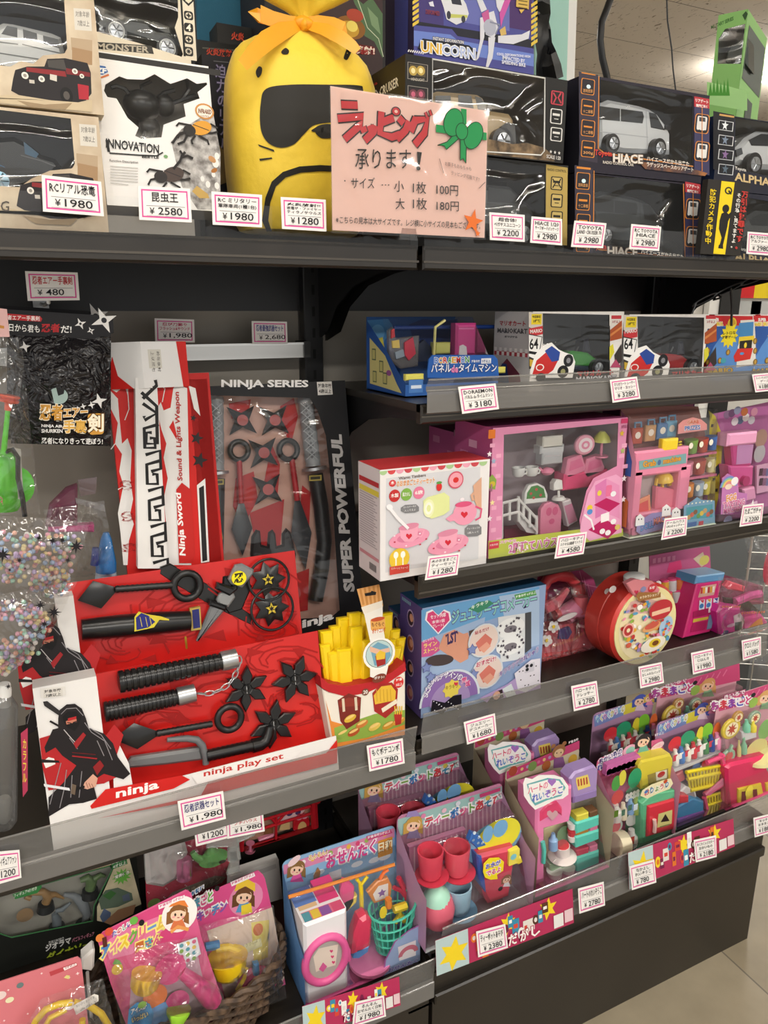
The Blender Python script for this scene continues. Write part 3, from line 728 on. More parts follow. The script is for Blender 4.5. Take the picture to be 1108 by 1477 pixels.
# printed beetles
def beetle(u,v,s,k1,k2,horn):
    for a in ((-18,-6,-28,-10,-32,-5),(-14,2,-26,6,-30,14),(14,-4,24,-8,34,-2),(16,6,26,6,34,4),(-4,10,-8,18,-6,24),(10,10,18,18,20,25)):
        b.K([(u+a[0]*s*.4,v+a[1]*s),(u+a[2]*s,v+a[3]*s),(u+a[4]*s,v+a[5]*s)],'221e1c',3*s)
    b.E(u+8*s,v-2*s,17*s,11*s,k1,0,20,20);b.K([(u-6*s,v-8*s),(u+20*s,v+2*s)],k2,1.2*s);b.E(u-11*s,v+2*s,10*s,9*s,k2,0,16,10)
    for h in horn:b.K([(u+p*s,v+q*s) for p,q in h],'1f1b1a',3.6*s)
beetle(283,187,.9,'d99a35','2a2725',[[(-18,4),(-30,10),(-38,22),(-40,20)],[(-14,8),(-20,20),(-30,24)]])
beetle(242,254,.95,'4a3d38','2b2726',[[(8,-10),(18,-22),(22,-32),(18,-38)],[(20,-28),(30,-30),(38,-26)],[(20,-28),(26,-36)]])
b.build('carton',t);win(F,t,hp,.0006,'clear')
c = MB(F);c.B(205,152,27,21,20,'P:1d1e1f',.022);c.B(237,152,15,16,14,'P:1a1b1c',.022);c.B(216,183,16,15,10,'P:1c1d1e',.03);c.at(.016)
for p in ([(190,140),(180,128),(168,124),(160,126)],[(206,138),(204,124),(218,117)],[(228,142),(236,134),(252,130)],[(246,150),(262,144),(272,130),(270,116)],[(262,144),(280,138),(290,140)],[(210,190),(208,199)],[(222,188),(224,198)]):c.L(p,'P:1a1b1c',3)
c.build('toy_beetle',t)
# ---- dark dinosaur boxes behind the bag
F = Fr(291,1.275,Z0);t = thing('toy_dinosaur_box',F,'black box with red lettering at the top, left of the yellow bag','toy box')
a = F(345,66,0);b = carton(F,t,a[0],a[2],.04,'1c1d1b','141413','161615');b.at(0)
b.P([(292,68),(345,72),(345,74),(292,70)],'5a5a50');b.T('火炎放射',298,79,334,82,10,'c8452c','35100a',.03);b.P([(300,240),(342,150),(344,280)],'2d4a38');b.build('carton',t)
F = Fr(307,1.232,Z0);t = thing('toy_dinosaur_box',F,'black box edge with vertical white lettering, beside the yellow bag','toy box')
a = F(350,86,0);b = carton(F,t,a[0],a[2],.04,'1b1a20','131316','15151a');b.at(0)
b.K([(308,88),(330,90)],'6a6a72',1);b.TV('迫力のリアル恐竜',312,92,321,260,13,'9a93b4','3a3452',.01);b.TV('火炎噴射サウンド',328,94,336,270,11,'8d87a8',None,.01)
b.P([(308,200),(325,220),(330,262),(309,270)],'7a6640');b.build('carton',t)
F = Fr(330,1.322,Z0);t = thing('toy_dinosaur_box',F,'tall black box with red lettering, behind the ribbon tails of the yellow bag','toy box')
a = F(372,42,0);b = carton(F,t,a[0],a[2],.05,'1c1c1a','141413','161615');b.at(0);b.T('火炎',334,57,352,59,11,'d0492c','3a120a',.03);b.build('carton',t)
F = Fr(395,1.25,Z0);t = thing('toy_dinosaur_box',F,'large dark box with a printed green dragon breathing fire, right behind the yellow bag','toy box')
a = F(556,-60,0);b = carton(F,t,a[0],a[2],.13,'221f20','181616','2a282c');b.at(0)
b.P([(455,-58),(552,-58),(552,110),(470,110)],'3b2a2a')
b.P([(506,-10),(524,6),(536,-4),(552,20),(552,84),(540,60),(526,52),(514,30),(524,26),(512,6)],'4f6a48');b.P([(530,10),(545,26),(549,50),(536,36)],'77926a');b.P([(500,-40),(530,-55),(548,-20),(522,-14)],'6d2a26')
for uu,vv,ru,rv,k in ((505,40,22,17,'8a5a20'),(503,42,15,12,'c99a2c'),(508,38,8,8,'f0d867'),(512,22,12,9,'a8402a')):b.E(uu,vv,ru,rv,k)
b.K([(516,0),(524,22),(530,40),(546,56),(553,82)],'c8d0b0',1)
b.R(508,62,541,80,'5a1614',0,.004);b.T('噴射!',512,77,540,79,11,'e8d9c8','9a241c',.03);b.build('carton',t)
F = Fr(286,1.385,Z0+.02);b = MB(F);b.P([(284,-40),(392,-30),(392,72),(284,66)],'F:1e5a72',.02);tag(b.build('toy_package'),'dark teal package at the back between the beetle box and the yellow bag','toy package')
# ------------------------------------------------------------------ yellow drawstring gift bag
def bag():
    y = 1.06;F = Fr(432,y,Z0+.003);t = thing('gift_bag',F,'large yellow drawstring gift bag tied with an orange ribbon, printed with black shapes','gift bag')
    # outline of the bag (left, right) in photograph coordinates per height
    rows = [(340,355,505),(336,348,512),(320,340,520),(290,333,528),(255,329,531),(215,326,532),(180,326,533),(150,327,533),(125,329,531),(104,334,528),(88,340,522),(74,352,510),(62,372,494),(52,394,476),(44,412,462),(38,424,452),(33,428,448)]
    dep = [.02,.045,.058,.068,.074,.076,.076,.074,.070,.064,.056,.047,.038,.030,.022,.015,.012]
    N = 72;vs = [];dc = .085
    def ring(rowi):
        v,u0,u1 = rows[rowi];a,b = F(u0,v,dc),F(u1,v,dc);c = (a+b)/2;rx = (b-a).length/2;out = []
        k = max(0,(rowi-8))/8
        for i in range(N):
            th = 2*math.pi*i/N;ct,st = math.cos(th),math.sin(th)
            e = .75 if rowi < 9 else .85
            x = math.copysign(abs(ct)**e,ct)*rx;yy = math.copysign(abs(st)**e,st)*dep[rowi]
            fold = 1+.10*k*math.sin(th*9+rowi*.35)+.05*k*math.sin(th*17+1)+.012*math.sin(th*5+rowi*.5)
            out.append((c[0]+x*fold,dc+yy*fold-.0,c[2]+.004*k*math.sin(th*9)))
        return out
    rs = [ring(i) for i in range(len(rows))]
    # neck and ruffle above the tie
    top = [(26,424,452,.014),(16,412,462,.022),(4,392,482,.034),(-12,368,506,.05),(-30,350,524,.062)]
    for j,(v,u0,u1,dd) in enumerate(top):
        a,b = F(u0,v,dc),F(u1,v,dc);c = (a+b)/2;rx = (b-a).length/2;o = []
        for i in range(N):
            th = 2*math.pi*i/N;f = 1+.05*j*math.sin(th*6+.6)+.04*j*math.sin(th*11)
            o.append((c[0]+math.cos(th)*rx*f,dc+math.sin(th)*dd*f,c[2]+.012*j*.4*math.sin(th*3+1)))
        rs.append(o)
    for r in rs:vs += r
    fs = [(j*N+i,j*N+(i+1) % N,(j+1)*N+(i+1) % N,(j+1)*N+i) for j in range(len(rs)-1) for i in range(N)]
    fs.append(tuple(range(N))[::-1])
    m,n,l,p = newmat('bag_cloth');p.inputs['Base Color'].default_value = hexc('f2cf3a');p.inputs['Roughness'].default_value = .55
    p.inputs['Sheen Weight'].default_value = .2;p.inputs['Subsurface Weight'].default_value = 0
    tc = n.new('ShaderNodeTexCoord');n1 = n.new('ShaderNodeTexNoise');n1.inputs['Scale'].default_value = 12;n1.inputs['Detail'].default_value = 4
    n2 = n.new('ShaderNodeTexNoise');n2.inputs['Scale'].default_value = 700;b1 = n.new('ShaderNodeBump');b1.inputs['Strength'].default_value = .35;b1.inputs['Distance'].default_value = .02
    b2 = n.new('ShaderNodeBump');b2.inputs['Strength'].default_value = .2;b2.inputs['Distance'].default_value = .001
    l.new(tc.outputs['Object'],n1.inputs['Vector']);l.new(tc.outputs['Object'],n2.inputs['Vector']);l.new(n1.outputs[0],b1.inputs['Height']);l.new(n2.outputs[0],b2.inputs['Height']);l.new(b1.outputs[0],b2.inputs['Normal']);l.new(b2.outputs[0],p.inputs['Normal'])
    MATS['bag'] = m
    b = MB(F);b.add(vs,fs,'bag');cloth = b.build('bag_body',t)
    # printed marks follow the cloth: dropped on the bag's surface along its depth
    from mathutils.bvhtree import BVHTree
    tree = BVHTree.FromPolygons([Vector(v) for v in vs],fs)
    cam_l = F.M.inverted() @ CO
    def drop(u,v):
        q = F(u,v,0);d = (q-cam_l).normalized();h = tree.ray_cast(cam_l,d)
        return (h[0]-d*.0012) if h[0] else F(u,v,.02)
    pr = MB(F)
    def patch(pts,k):
        """a printed shape: a fine grid of the outline laid on the cloth"""
        import mathutils
        us = [p[0] for p in pts];vv = [p[1] for p in pts];st = 4
        def inside(u,v):
            c = False;j = len(pts)-1
            for i in range(len(pts)):
                if (pts[i][1] > v) != (pts[j][1] > v) and u < (pts[j][0]-pts[i][0])*(v-pts[i][1])/(pts[j][1]-pts[i][1])+pts[i][0]:c = not c
                j = i
            return c
        P2 = [Vector((u,v)) for u,v in pts]
        edge = []
        for i in range(len(pts)):
            a,c = P2[i],P2[(i+1) % len(pts)];m_ = max(1,int((c-a).length/st))
            edge += [a+(c-a)*(j/m_) for j in range(m_)]
        inn = [Vector((u,v)) for u in range(int(min(us)),int(max(us)),st) for v in range(int(min(vv)),int(max(vv)),st) if inside(u,v)]
        co = edge+inn;ne = len(edge)
        r = mathutils.geometry.delaunay_2d_cdt(co,[(i,(i+1) % ne) for i in range(ne)],[],1,.01)
        pr.add([drop(p.x,p.y) for p in r[0]],[tuple(f)[::-1] for f in r[2]],k)
    def bez(pts,n=6):
        out = [];N_ = len(pts)
        for i in range(N_):
            p0,p1,p2,p3 = (Vector(pts[(i+k) % N_]) for k in (-1,0,1,2))
            for j in range(n):
                s = j/n;q = .5*((2*p1)+(p2-p0)*s+(2*p0-5*p1+4*p2-p3)*s*s+(3*p1-p0-3*p2+p3)*s**3);out.append((q.x,q.y))
        return out
    K = '23211c'
    patch(bez([(384,128),(376,150),(376,185),(386,205),(404,213),(424,208),(440,192),(455,180),(490,176),(516,180),(524,165),(524,130),(516,123),(470,122),(420,122)]),K)
    patch(bez([(455,190),(466,183),(478,184),(486,190),(480,198),(464,199)]),'F:23211c')
    patch(bez([(452,190),(455,184),(463,180),(476,179),(492,184),(500,190)]),K)
    patch([(372,208),(374,211),(396,219),(395,216)],K);patch([(374,229),(375,232),(393,229),(392,227)],K)
    arc = [(378,318),(383,285),(392,262),(408,248),(432,240),(462,238),(500,240),(520,246)]
    arc2 = [(520,253),(500,248),(462,247),(434,249),(412,256),(398,269),(390,292),(387,318),(392,334),(385,334)]
    patch(arc+arc2,K)
    patch(bez([(369,104),(373,96),(378,98),(377,107),(372,112)]),K);patch(bez([(406,74),(412,69),(417,73),(415,78),(408,78)]),K);patch(bez([(496,82),(502,68),(508,71),(502,85),(498,86)]),K)
    pr.build('black_print',cloth)
    # ribbon
    def band(pts,w0,k='S:f0a51e'):
        """a ribbon: pts of (u, v, depth), w0 widths in pixels across"""
        P = [F(*p) for p in pts];q = F.px(440,30,0);vs2 = []
        for i,p in enumerate(P):
            tt = (P[min(i+1,len(P)-1)]-P[max(i-1,0)]).normalized();up = Vector((-tt.z,0,tt.x)).normalized()*(w0[i] if isinstance(w0,list) else w0)*q/2
            vs2 += [p-up,p+up]
        rb.add(vs2,[(2*i,2*i+2,2*i+3,2*i+1) for i in range(len(P)-1)],k)
    rb = MB(F)
    band([(436,34,.055),(420,33,.045),(396,28,.03),(376,20,.02),(368,18,.022),(372,22,.032),(396,31,.042),(424,38,.05)],[16,18,20,21,20,18,14,12])
    band([(440,34,.055),(460,30,.045),(480,32,.03),(496,38,.02),(500,42,.022),(492,42,.032),(470,38,.042),(446,36,.05)],[16,14,14,13,11,10,10,12])
    band([(432,36,.05),(408,44,.03),(385,58,.012),(366,76,-.002),(350,94,-.006)],[12,22,24,20,15])
    band([(444,36,.05),(468,42,.03),(492,54,.012),(508,66,.004),(516,74,.0)],[12,18,20,17,13])
    rb.build('ribbon',t)
    kn = MB(F);kn.B(438,34,15,9,9,'S:eda01c',.052);kn.B(437,36,5,7,10,'S:f2ae2c',.049);kn.build('knot',t)
bag()
# ------------------------------------------------------------------ top shelf, right half
def icons(b,u0,u1,rows,frame,fill,txt=None):
    for v,h in rows:
        b.R(u0,v,u1,v+h,frame,0,.003);b.R(u0+1.5,v+1.5,u1-1.5,v+h-1.5,fill,0,.002);b.R(u0+3,v+h*.3,u1-3,v+h*.5,frame);b.R(u0+5,v+h*.62,u1-5,v+h*.7,frame)
# gold strip box (lower) and tan car box (upper)
F = Fr(592,1.035,Z0);t = thing('toy_car_box',F,'dark car box with a gold strip at its right end, right behind the pink sign','toy box')
p = F(820,239,0);zg = p[2]
b,hp = openbox(F,'1d1c1a',0,[(620,338),(786,352),(786,240),(620,212)],.17,'3f4142','161514',None,(0,p[0],0,zg))
b.at(0);b.P([(787,352),(818,354),(819,242),(788,237)],'b39a52');b.T('RADIO CONTROL',790,246,817,249,3.5,'3a3018',None,.03)
icons(b,795,811,[(254,21),(279,21),(304,20)],'211f18','c3ab66');b.K([(797,258),(801,264),(797,271)],'211f18',1.6);b.K([(809,258),(805,264),(809,271)],'211f18',1.6)
b.build('carton',t);win(F,t,hp)
c = MB(F);body(c,[(640,330),(642,290),(670,262),(740,268),(765,292),(775,300),(776,334)],.04,.08,'P:4b4d4e',.01);c.at(.0395);c.P([(676,268),(700,270),(700,290),(664,288)],'P:202224');c.P([(704,270),(736,274),(756,294),(704,291)],'P:202224');wheel(c,662,332,14,.036);wheel(c,752,338,14,.036);c.build('toy_car',t)
F = Fr(584,1.03,Z0+zg+.001);t = thing('toy_car_box',F,'black car box with a tan off-road car, partly behind the pink sign','toy box')
p = F(819,116,0)
b,hp = openbox(F,'1b1a19',0,[(623,214),(780,224),(785,218),(786,113),(624,78)],.17,'6b6357','2a2521','P:d8d8d4',(0,p[0],0,p[2]))
b.at(0)
noisemat('soil','3e3226','8b7355',60,.7)
b.P([(700,200),(718,203),(740,208),(760,206),(785,213),(800,226),(800,233),(700,222)],'soil')
for v0,k in ((92,'b59a4a'),(126,'6a3a44')):
    b.R(588,v0-3,617,v0+26,'8a857c');b.R(589,v0-2,616,v0+25,'1b1a19');b.R(591,v0,614,v0+20,'4d4432' if v0 < 100 else '2c2024')
    for du in (-6,5):b.E(602+du,v0+10,6,7,k);b.E(602+du,v0+10,3,4,'e6d9a0' if v0 < 100 else 'c2607a')
b.T('HEADLIGHT',593,v0-10,612,v0-8,4,'cfc8b8')
b.R(795,130,812,153,'b23a48',0,.003);b.R(797,132,810,151,'1b1a19');b.K([(798,134),(802,141),(798,149)],'b23a48',2);b.K([(809,134),(805,141),(809,149)],'b23a48',2)
icons(b,794,810,[(156,24),(183,22)],'d8d6d2','1b1a19')
b.T('SCALE 1:20',788,228,808,231,5,'d8d6d2',None,.02)
for i in range(3):b.S(794+i*6,219+i,2,.9,5,'d8d6d2')
for i in range(8):b.K([(588+i*3,75+i*.5),(590+i*3,72+i*.5)],'d8d6d2',1.4)
# lettering on the carton's left end
zt = p[2]
def side_txt(s,y0,y1,z,h,k):
    vs,fs = glyphs(s,.02,1);x0,x1 = min(q[0] for q in vs),max(q[0] for q in vs);z0_,z1_ = min(q[1] for q in vs),max(q[1] for q in vs)
    b.add([(-.0004,y0+(y1-y0)*(q[0]-x0)/(x1-x0),z+h*(q[1]-z0_)/(z1_-z0_)) for q in vs],fs,k)
side_txt('LAND CRUISER',.13,.02,zt-.036,.013,'e2dfd6');side_txt('"70"',.105,.05,zt-.062,.02,'e2dfd6');side_txt('SERIES',.11,.05,zt-.075,.008,'e2dfd6');side_txt('CONTROL CAR',.13,.03,zt-.09,.008,'e2dfd6');side_txt('Toyota',.13,.09,zt-.018,.006,'c23a3a')
b.build('carton',t);win(F,t,hp)
c = MB(F);body(c,[(624,215),(624,134),(634,130),(692,135),(700,140),(708,158),(738,163),(744,172),(746,215)],.03,.09,'P:c9ae82',.008);c.at(.0297)
for q in ([(628,138),(650,138),(652,160),(628,158)],[(661,137),(680,138),(684,160),(661,158)],[(685,139),(694,141),(706,160),(690,160)]):c.P(q,'P:3c3a36')
c.at(.024);c.P([(720,212),(724,182),(733,176),(743,180),(745,215)],'P:39352e',.01);wheel(c,722,205,15,.026);c.P([(704,150),(709,150),(709,160),(704,160)],'P:2a2825',.01);c.build('toy_car',t)
# purple robot box behind
F = Fr(594,1.235,Z0);t = thing('toy_robot_box',F,'purple and blue box with a printed white robot and car on the top shelf','toy box')
p = F(773,-30,0);b = carton(F,t,p[0],p[2],.12,'23232e','1b1b22','3a2f50');b.at(0)
b.P([(597,98),(770,128),(770,-40),(597,-40)],'4d4f96');b.P([(597,30),(640,38),(640,-40),(597,-40)],'453a78');b.P([(735,40),(768,46),(768,-20),(735,-20)],'4a2f68')
b.P([(597,36),(652,42),(660,52),(770,70),(770,58),(597,30)],'22232f');b.P([(597,44),(650,50),(660,58),(770,78),(770,96),(597,66)],'6f86cf');b.P([(640,-30),(735,-30),(735,45),(655,30)],'6a70b4')
for u0,v0,n in ((595,-22,8),(766,6,8)):
    for i in range(n):b.P([(u0,v0+i*8),(u0+9,v0+i*8-6),(u0+9,v0+i*8-1),(u0,v0+i*8+5)],'e2c44a')
# printed car
b.P([(636,0),(644,-12),(662,-10),(672,6),(676,20),(672,30),(658,36),(644,28),(640,12)],'dfe0e4');b.P([(648,-8),(662,-8),(666,8),(652,6)],'32343f');b.P([(644,20),(674,22),(674,26),(646,26)],'c9cc6a');b.E(647,22,3,6,'3a3c48');b.E(668,28,3,5,'3a3c48')
b.T('DEFORMED',614,20,634,23,6,'8a3a48',None,.03);b.P([(618,4),(624,2),(626,10),(620,9)],'e4e4ee')
# printed robot
for q in ([(700,20),(712,16),(718,40),(712,56),(700,50)],[(694,18),(680,-20),(686,-22),(702,14)],[(716,10),(712,-25),(726,-28),(728,6),(720,18)],[(718,52),(752,50),(764,44),(762,56),(740,64),(718,62)],[(704,54),(714,54),(710,84),(703,99),(700,98),(704,76)],[(692,26),(700,24),(698,54),(690,84),(686,88),(692,58)]):b.P(q,'dcdde4')
b.P([(722,40),(726,26),(742,-14),(734,-18),(720,20)],'cf5aa8');b.P([(694,20),(704,14),(706,30),(698,34)],'c9609a');b.E(706,40,9,12,'b4b7c6');b.K([(706,32),(720,36),(714,50)],'8b8fa4',2);b.P([(720,44),(728,38),(730,50),(722,52)],'d9b86a')
b.R(745,-20,762,14,'d9b65a');b.P([(748,14),(756,14),(751,20)],'d9b65a')
for i in range(6):b.K([(747,-14+i*5),(760,-12+i*5)],'6a5320',1)
b.P([(605,62),(609,56),(676,66),(688,76),(684,86),(672,84),(610,74),(602,70)],'1c1d28');b.T('INSTANT DEFORMATION',624,58,668,64,4.5,'e8e8ee','1c1d28',.03,.1)
b.T('UNI',607,75,636,79,15,'e8b93a','f6f6f6',.02,.06);b.T('CORN',637,79,684,86,15,'b9c6ea','f6f6f6',.02,.06)
b.T('COOL DEFORMATIONS HIGH',716,80,764,84,3.5,'eef0fa',None,.03);b.T('IMPACTED BY',724,86,756,91,5,'eef0fa',None,.03);b.T('SPEEDING BIKE',723,92,757,97,5,'eef0fa',None,.03)
b.build('carton',t)
b2 = MB(F);q = [(-.0006,.02,p[2]-.02),(-.0006,.07,p[2]-.02),(-.0006,.07,.03),(-.0006,.02,.03)]
b2.add(q,[(0,1,2,3)],'4a4f96');b2.add([(-.001,.03,.10),(-.001,.05,.11),(-.001,.06,.16),(-.001,.04,.2),(-.001,.025,.15)],[(4,3,2,1,0)],'d9d6e0');b2.build('side_print',t)
# crumpled black packaging and a mint board with a white edge behind it
F = Fr(776,1.40,Z0+.03);F.floor = None
b = MB(F);b.sheet([F(774,110,0),F(780,60,.01),F(790,70,-.01)],'S:17181a')
r = random.Random(5);G = [[F(773+10*i*(1-.0*j)+r.uniform(-2,2)-(5*j if i > 2 else 0),112-18*j+r.uniform(-3,3),r.uniform(-.012,.012)) for i in range(5)] for j in range(8)]
b.add([q for g in G for q in g],[(j*5+i,j*5+i+1,(j+1)*5+i+1,(j+1)*5+i) for j in range(7) for i in range(4)],'S:17181a')
tag(b.build('black_wrapper'),'crumpled shiny black wrapper right of the purple robot box','wrapper')
F = Fr(770,1.47,Z0);t = thing('sign_board',F,'mint green board with a white edge behind the purple robot box','board')
b = MB(F);b.P([(770,165),(816,165),(822,-40),(774,-40)],'a8d5c9',.004);b.build('panel',t)
b = MB(F);b.P([(816,165),(827,165),(834,-40),(822,-40)],'efeeea',.006);b.build('edge',t)
# van boxes
def vanbox(label,z,uL,uR,top,bot,white):
    F = Fr(uL,1.03,z);t = thing('toy_van_box',F,label,'toy box','van boxes on the top shelf')
    p = F(uR,top,0)
    dv = (bot-232 if white else bot-368)
    W_ = white
    hole = [(864,217),(999,238),(999,139),(866,115)] if W_ else [(857,350),(985,372),(985,266),(857,247)]
    b,hp = openbox(F,'211d2b',0,hole,.15,'5c5c5a','1a1920',None,(0,p[0],0,p[2]))
    b.at(0)
    o = 0 if W_ else 1
    b.P([(835,103),(836,230),(862,235),(863,108)] if W_ else [(829,238),(830,364),(855,368),(855,243)],'37313f')
    b.K([(864,110),(863,214),(872,221),(1000,240)] if W_ else [(857,246),(856,352),(864,360),(986,376)],'d88a3c',1.2)
    if not W_:b.K([(986,265),(988,376)],'d88a3c',1.2)
    L0 = 839 if W_ else 832
    V0 = 112 if W_ else 248
    b.R(L0,V0-8,L0+20,V0-3,'d98a34')
    for i in range(4):
        v = V0+i*30 if W_ else V0+i*30
        b.R(L0,v,L0+18,v+26,'d98a34',0,.003);b.R(L0+1,v+1,L0+17,v+25,'262229',0,.003)
        if i == 0:b.E(L0+10,v+13,3,3,'d9f4f6')
        else:b.R(L0+3,v+9,L0+15,v+13,'d98a34')
        b.T(['透明塗装','十二車種','十二車種','300g'][i],L0+2,v+21,L0+16,v+22,5,'e8a860')
    R0 = 1001 if W_ else 988
    vv = 139 if W_ else 262
    b.P([(R0,vv),(R0+22,vv+4),(R0+22,vv+114),(R0,vv+110)],'3c3a5e');b.P([(R0,vv),(R0+22,vv+4),(R0+22,vv+18),(R0,vv+15)],'b8323c');b.T('リアゲート',R0+2,vv+8,R0+20,vv+11,5,'f2eeea',None,.03);b.T('開閉連動付',R0+3,vv+15,R0+20,vv+17.5,4,'f2eeea',None,.03)
    for i in range(2):
        v = vv+24+i*40;b.R(R0+2,v,R0+20,v+31,'d88a3c',0,.006);b.R(R0+3,v+1,R0+19,v+30,'2a2736',0,.006);b.R(R0+5,v+4,R0+17,v+26,'e4e3e0',0,.003);b.P([(R0+7,v+6),(R0+16,v+7),(R0+16,v+13),(R0+7,v+12)],'4a4c52');b.E(R0+7,v+26,2,2,'222'*2);b.E(R0+15,v+27,2,2,'222'*2)
    b.K([(R0+11,vv+16),(R0+11,vv+108)],'d88a3c',1)
    noisemat('blaze','2a2030','a86a34',30,.5)
    if W_:b.P([(920,233),(1000,244),(1020,250),(1016,254),(930,244)],'blaze')
    tb = (857,226) if W_ else (849,360)
    b.T('Toyota',tb[0],tb[1],tb[0]+25,tb[1]+2,10,'cf3a34',None,.02);b.T('HIACE',tb[0]+27,tb[1]+8,tb[0]+69,tb[1]+10,12,'e4dcd2','7a6a5a',.03,.05);b.T('RADIO CONTROL CAR',tb[0]+12,tb[1]+10,tb[0]+56,tb[1]+14,4,'d8d0c4',None,.02)
    b.T('ハイエースだから出来た',tb[0]+75,tb[1]+6,tb[0]+136,tb[1]+14,6.5,'f0e8dc',None,.02);b.T('ラゲッジスペースのリアゲート',tb[0]+75,tb[1]+14,tb[0]+142,tb[1]+22,6.5,'f0e8dc',None,.02)
    b.build('carton',t);win(F,t,hp)
    c = MB(F);k = 'P:eef0f2' if W_ else 'P:3b3f42';g = 'P:1d1f22' if W_ else 'P:141618'
    du,dv = (0,0) if W_ else (-9,132)
    sh = lambda q:[(u+du,v+dv) for u,v in q]
    body(c,sh([(866,213),(864,150),(880,143),(925,152),(940,157),(951,164),(964,181),(969,192),(969,222),(900,219)]),.03,.09,k,.006)
    c.at(.0297);c.P(sh([(865,153),(927,161),(929,168),(927,178),(865,172)]),g);c.P(sh([(936,162),(946,164),(959,188),(939,184)]),g);c.K(sh([(895,156),(895,176)]),k,1);c.K(sh([(932,160),(934,210)]),'P:c8cbd0' if W_ else 'P:2a2d30',.8);c.K(sh([(866,190),(935,198)]),'P:c8cbd0' if W_ else 'P:2a2d30',.8)
    for q in ((880,206),(947,213)):c.E(q[0]+du,q[1]+dv,12,13,'P:2a2c2e')
    wheel(c,880+du,208+dv,10,.026);wheel(c,947+du,215+dv,10,.026);c.at(.026);c.R(961+du,180+dv,967+du,187+dv,'P:22242a',.01);c.build('toy_van',t)
    return p[2]
zh = vanbox('black and purple van box holding a dark grey van, lower of the two',Z0,827,1011,266,368,False)
vanbox('black and purple van box holding a white van, upper of the two',Z0+zh+.001,834,1024,138,232,True)
# right end: two people carrier boxes, the green truck box, the camera notice
def mpv(label,z,top,white):
    F = Fr(1028,1.045,z);t = thing('toy_car_box',F,label,'toy box','dark blue people carrier boxes at the right end');p = F(1150,top,0)
    d = 0 if white else 115
    b,hp = openbox(F,'222433',0,[(1060,243+d),(1145,262+d),(1145,182+d),(1061,167+d)],.14,'6d6c68','1c2a4c',None,(0,p[0],0,p[2]));b.at(0)
    b.P([(1029,160+d),(1059,166+d),(1059,250+d),(1029,244+d)],'15161c');b.R(1038,164+d,1059,170+d,'c79a5a')
    for i in range(4):b.R(1037,173+d+i*21,1057,190+d+i*21,'d2d4d8');b.R(1038,174+d+i*21,1056,189+d+i*21,'1a1c22');b.S(1046,181+d+i*21,5,2,5,['e8eef2','7a8aa0','8a6a9a','5a6a7a'][i])
    b.T('Toyota',1060,246+d,1076,249+d,6,'e0ddd6',None,.02);b.T('ALPHARD',1060,260+d,1130,272+d,11,'d4bb88',None,.03);b.build('carton',t);win(F,t,hp)
    c = MB(F);k = 'P:eceef0' if white else 'P:55585a';sh = lambda q:[(u,v+d) for u,v in q]
    body(c,sh([(1062,236),(1064,214),(1078,198),(1096,188),(1130,190),(1150,195),(1150,246),(1100,243)]),.025,.09,k,.008);c.at(.0247);c.P(sh([(1080,202),(1098,193),(1140,196),(1140,212),(1084,210)]),'P:2c2f34');c.at(.02);wheel(c,1084,238+d,11,.02);c.at(.024);c.P(sh([(1062,216),(1070,213),(1072,222),(1063,226)]),'P:4a4e54',.003);c.build('toy_car',t)
    return p[2]
zm = mpv('dark blue people carrier box behind the black and yellow camera notice, lower of two',Z0,286,False)
mpv('dark blue people carrier box with a white car, under the green truck box',Z0+zm+.001,182,True)
F = Fr(1019,1.16,Z0+zm*2+.004,0,-62);t = thing('toy_truck_box',F,'green box with a dark toy army truck, topmost at the right end','toy box')
p = F(1079,13,0);
b,hp = openbox(F,'84b868',0,[(1035,92),(1070,92),(1076,86),(1076,34),(1046,42),(1037,56)],.19,'8f968f','78ae5c',None,(0,p[0],0,p[2]));b.at(0)
b.P([(1020,150),(1078,160),(1078,132),(1050,124),(1020,118)],'a8d98e');b.T('MILITARY SERIES',1026,42,1058,29,5,'2a5a20',None,.03)
for i in range(6):b.P([(1022+i*5,138),(1025+i*5,118-i % 3*3),(1028+i*5,138)],'4e9a38')
b.P([(1071,22),(1076,16),(1079,20),(1075,30)],'2a4a24');b.build('carton',t);win(F,t,hp)
c = MB(F);body(c,[(1046,88),(1048,74),(1058,62),(1066,58),(1079,54),(1079,96)],.02,.06,'P:2c3530',.004);wheel(c,1066,90,6,.014);c.build('toy_truck',t)
px = p[0];c = MB(F);q = [(px+.0004,.0,0),(px+.0004,.19,0),(px+.0004,.19,p[2]),(px+.0004,0,p[2])];c.add(q,[(0,1,2,3)],'84b868');c.add([(px+.001,.01,p[2]*.45),(px+.001,.18,p[2]*.45),(px+.001,.18,p[2]*.9),(px+.001,.02,p[2]*.9)],[(0,1,2,3)],'4b544c')
for y0,z0,r in ((.022,.30,.010),):c.add([(px+.0016,.012+y0+r*math.cos(i*.4),p[2]*z0+r*math.sin(i*.4)) for i in range(16)],[tuple(range(16))],'1f2a1c')
c.add([(px+.0016,.06,.01),(px+.0016,.12,.01),(px+.0016,.12,p[2]*.34),(px+.0016,.068,p[2]*.34)],[(0,1,2,3)],'3a443c');c.add([(px+.002,.075+.012*math.cos(i*.4),.022+.012*math.sin(i*.4)) for i in range(16)],[tuple(range(16))],'15181a')
vs,fs = glyphs('MINI',.04,1);xa = max(v[0] for v in vs);c.add([(px+.0022,.025+.018*(v[0]/xa),p[2]*.295+.008*v[1]) for v in vs],fs,'dfe8d8');c.build('side_print',t)
F = Fr(1011,.988,Z0+.0);t = thing('camera_notice',F,'black and yellow security camera notice with vertical writing on the top shelf','notice')
b = MB(F);b.P([(1010,366),(1068,369),(1083,265),(1022,258)],'2a2724',.012);b.build('board',t)
c = MB(F).at(-.0004);c.P([(1029,366),(1046,367),(1060,263),(1041,261)],'f0d21e')
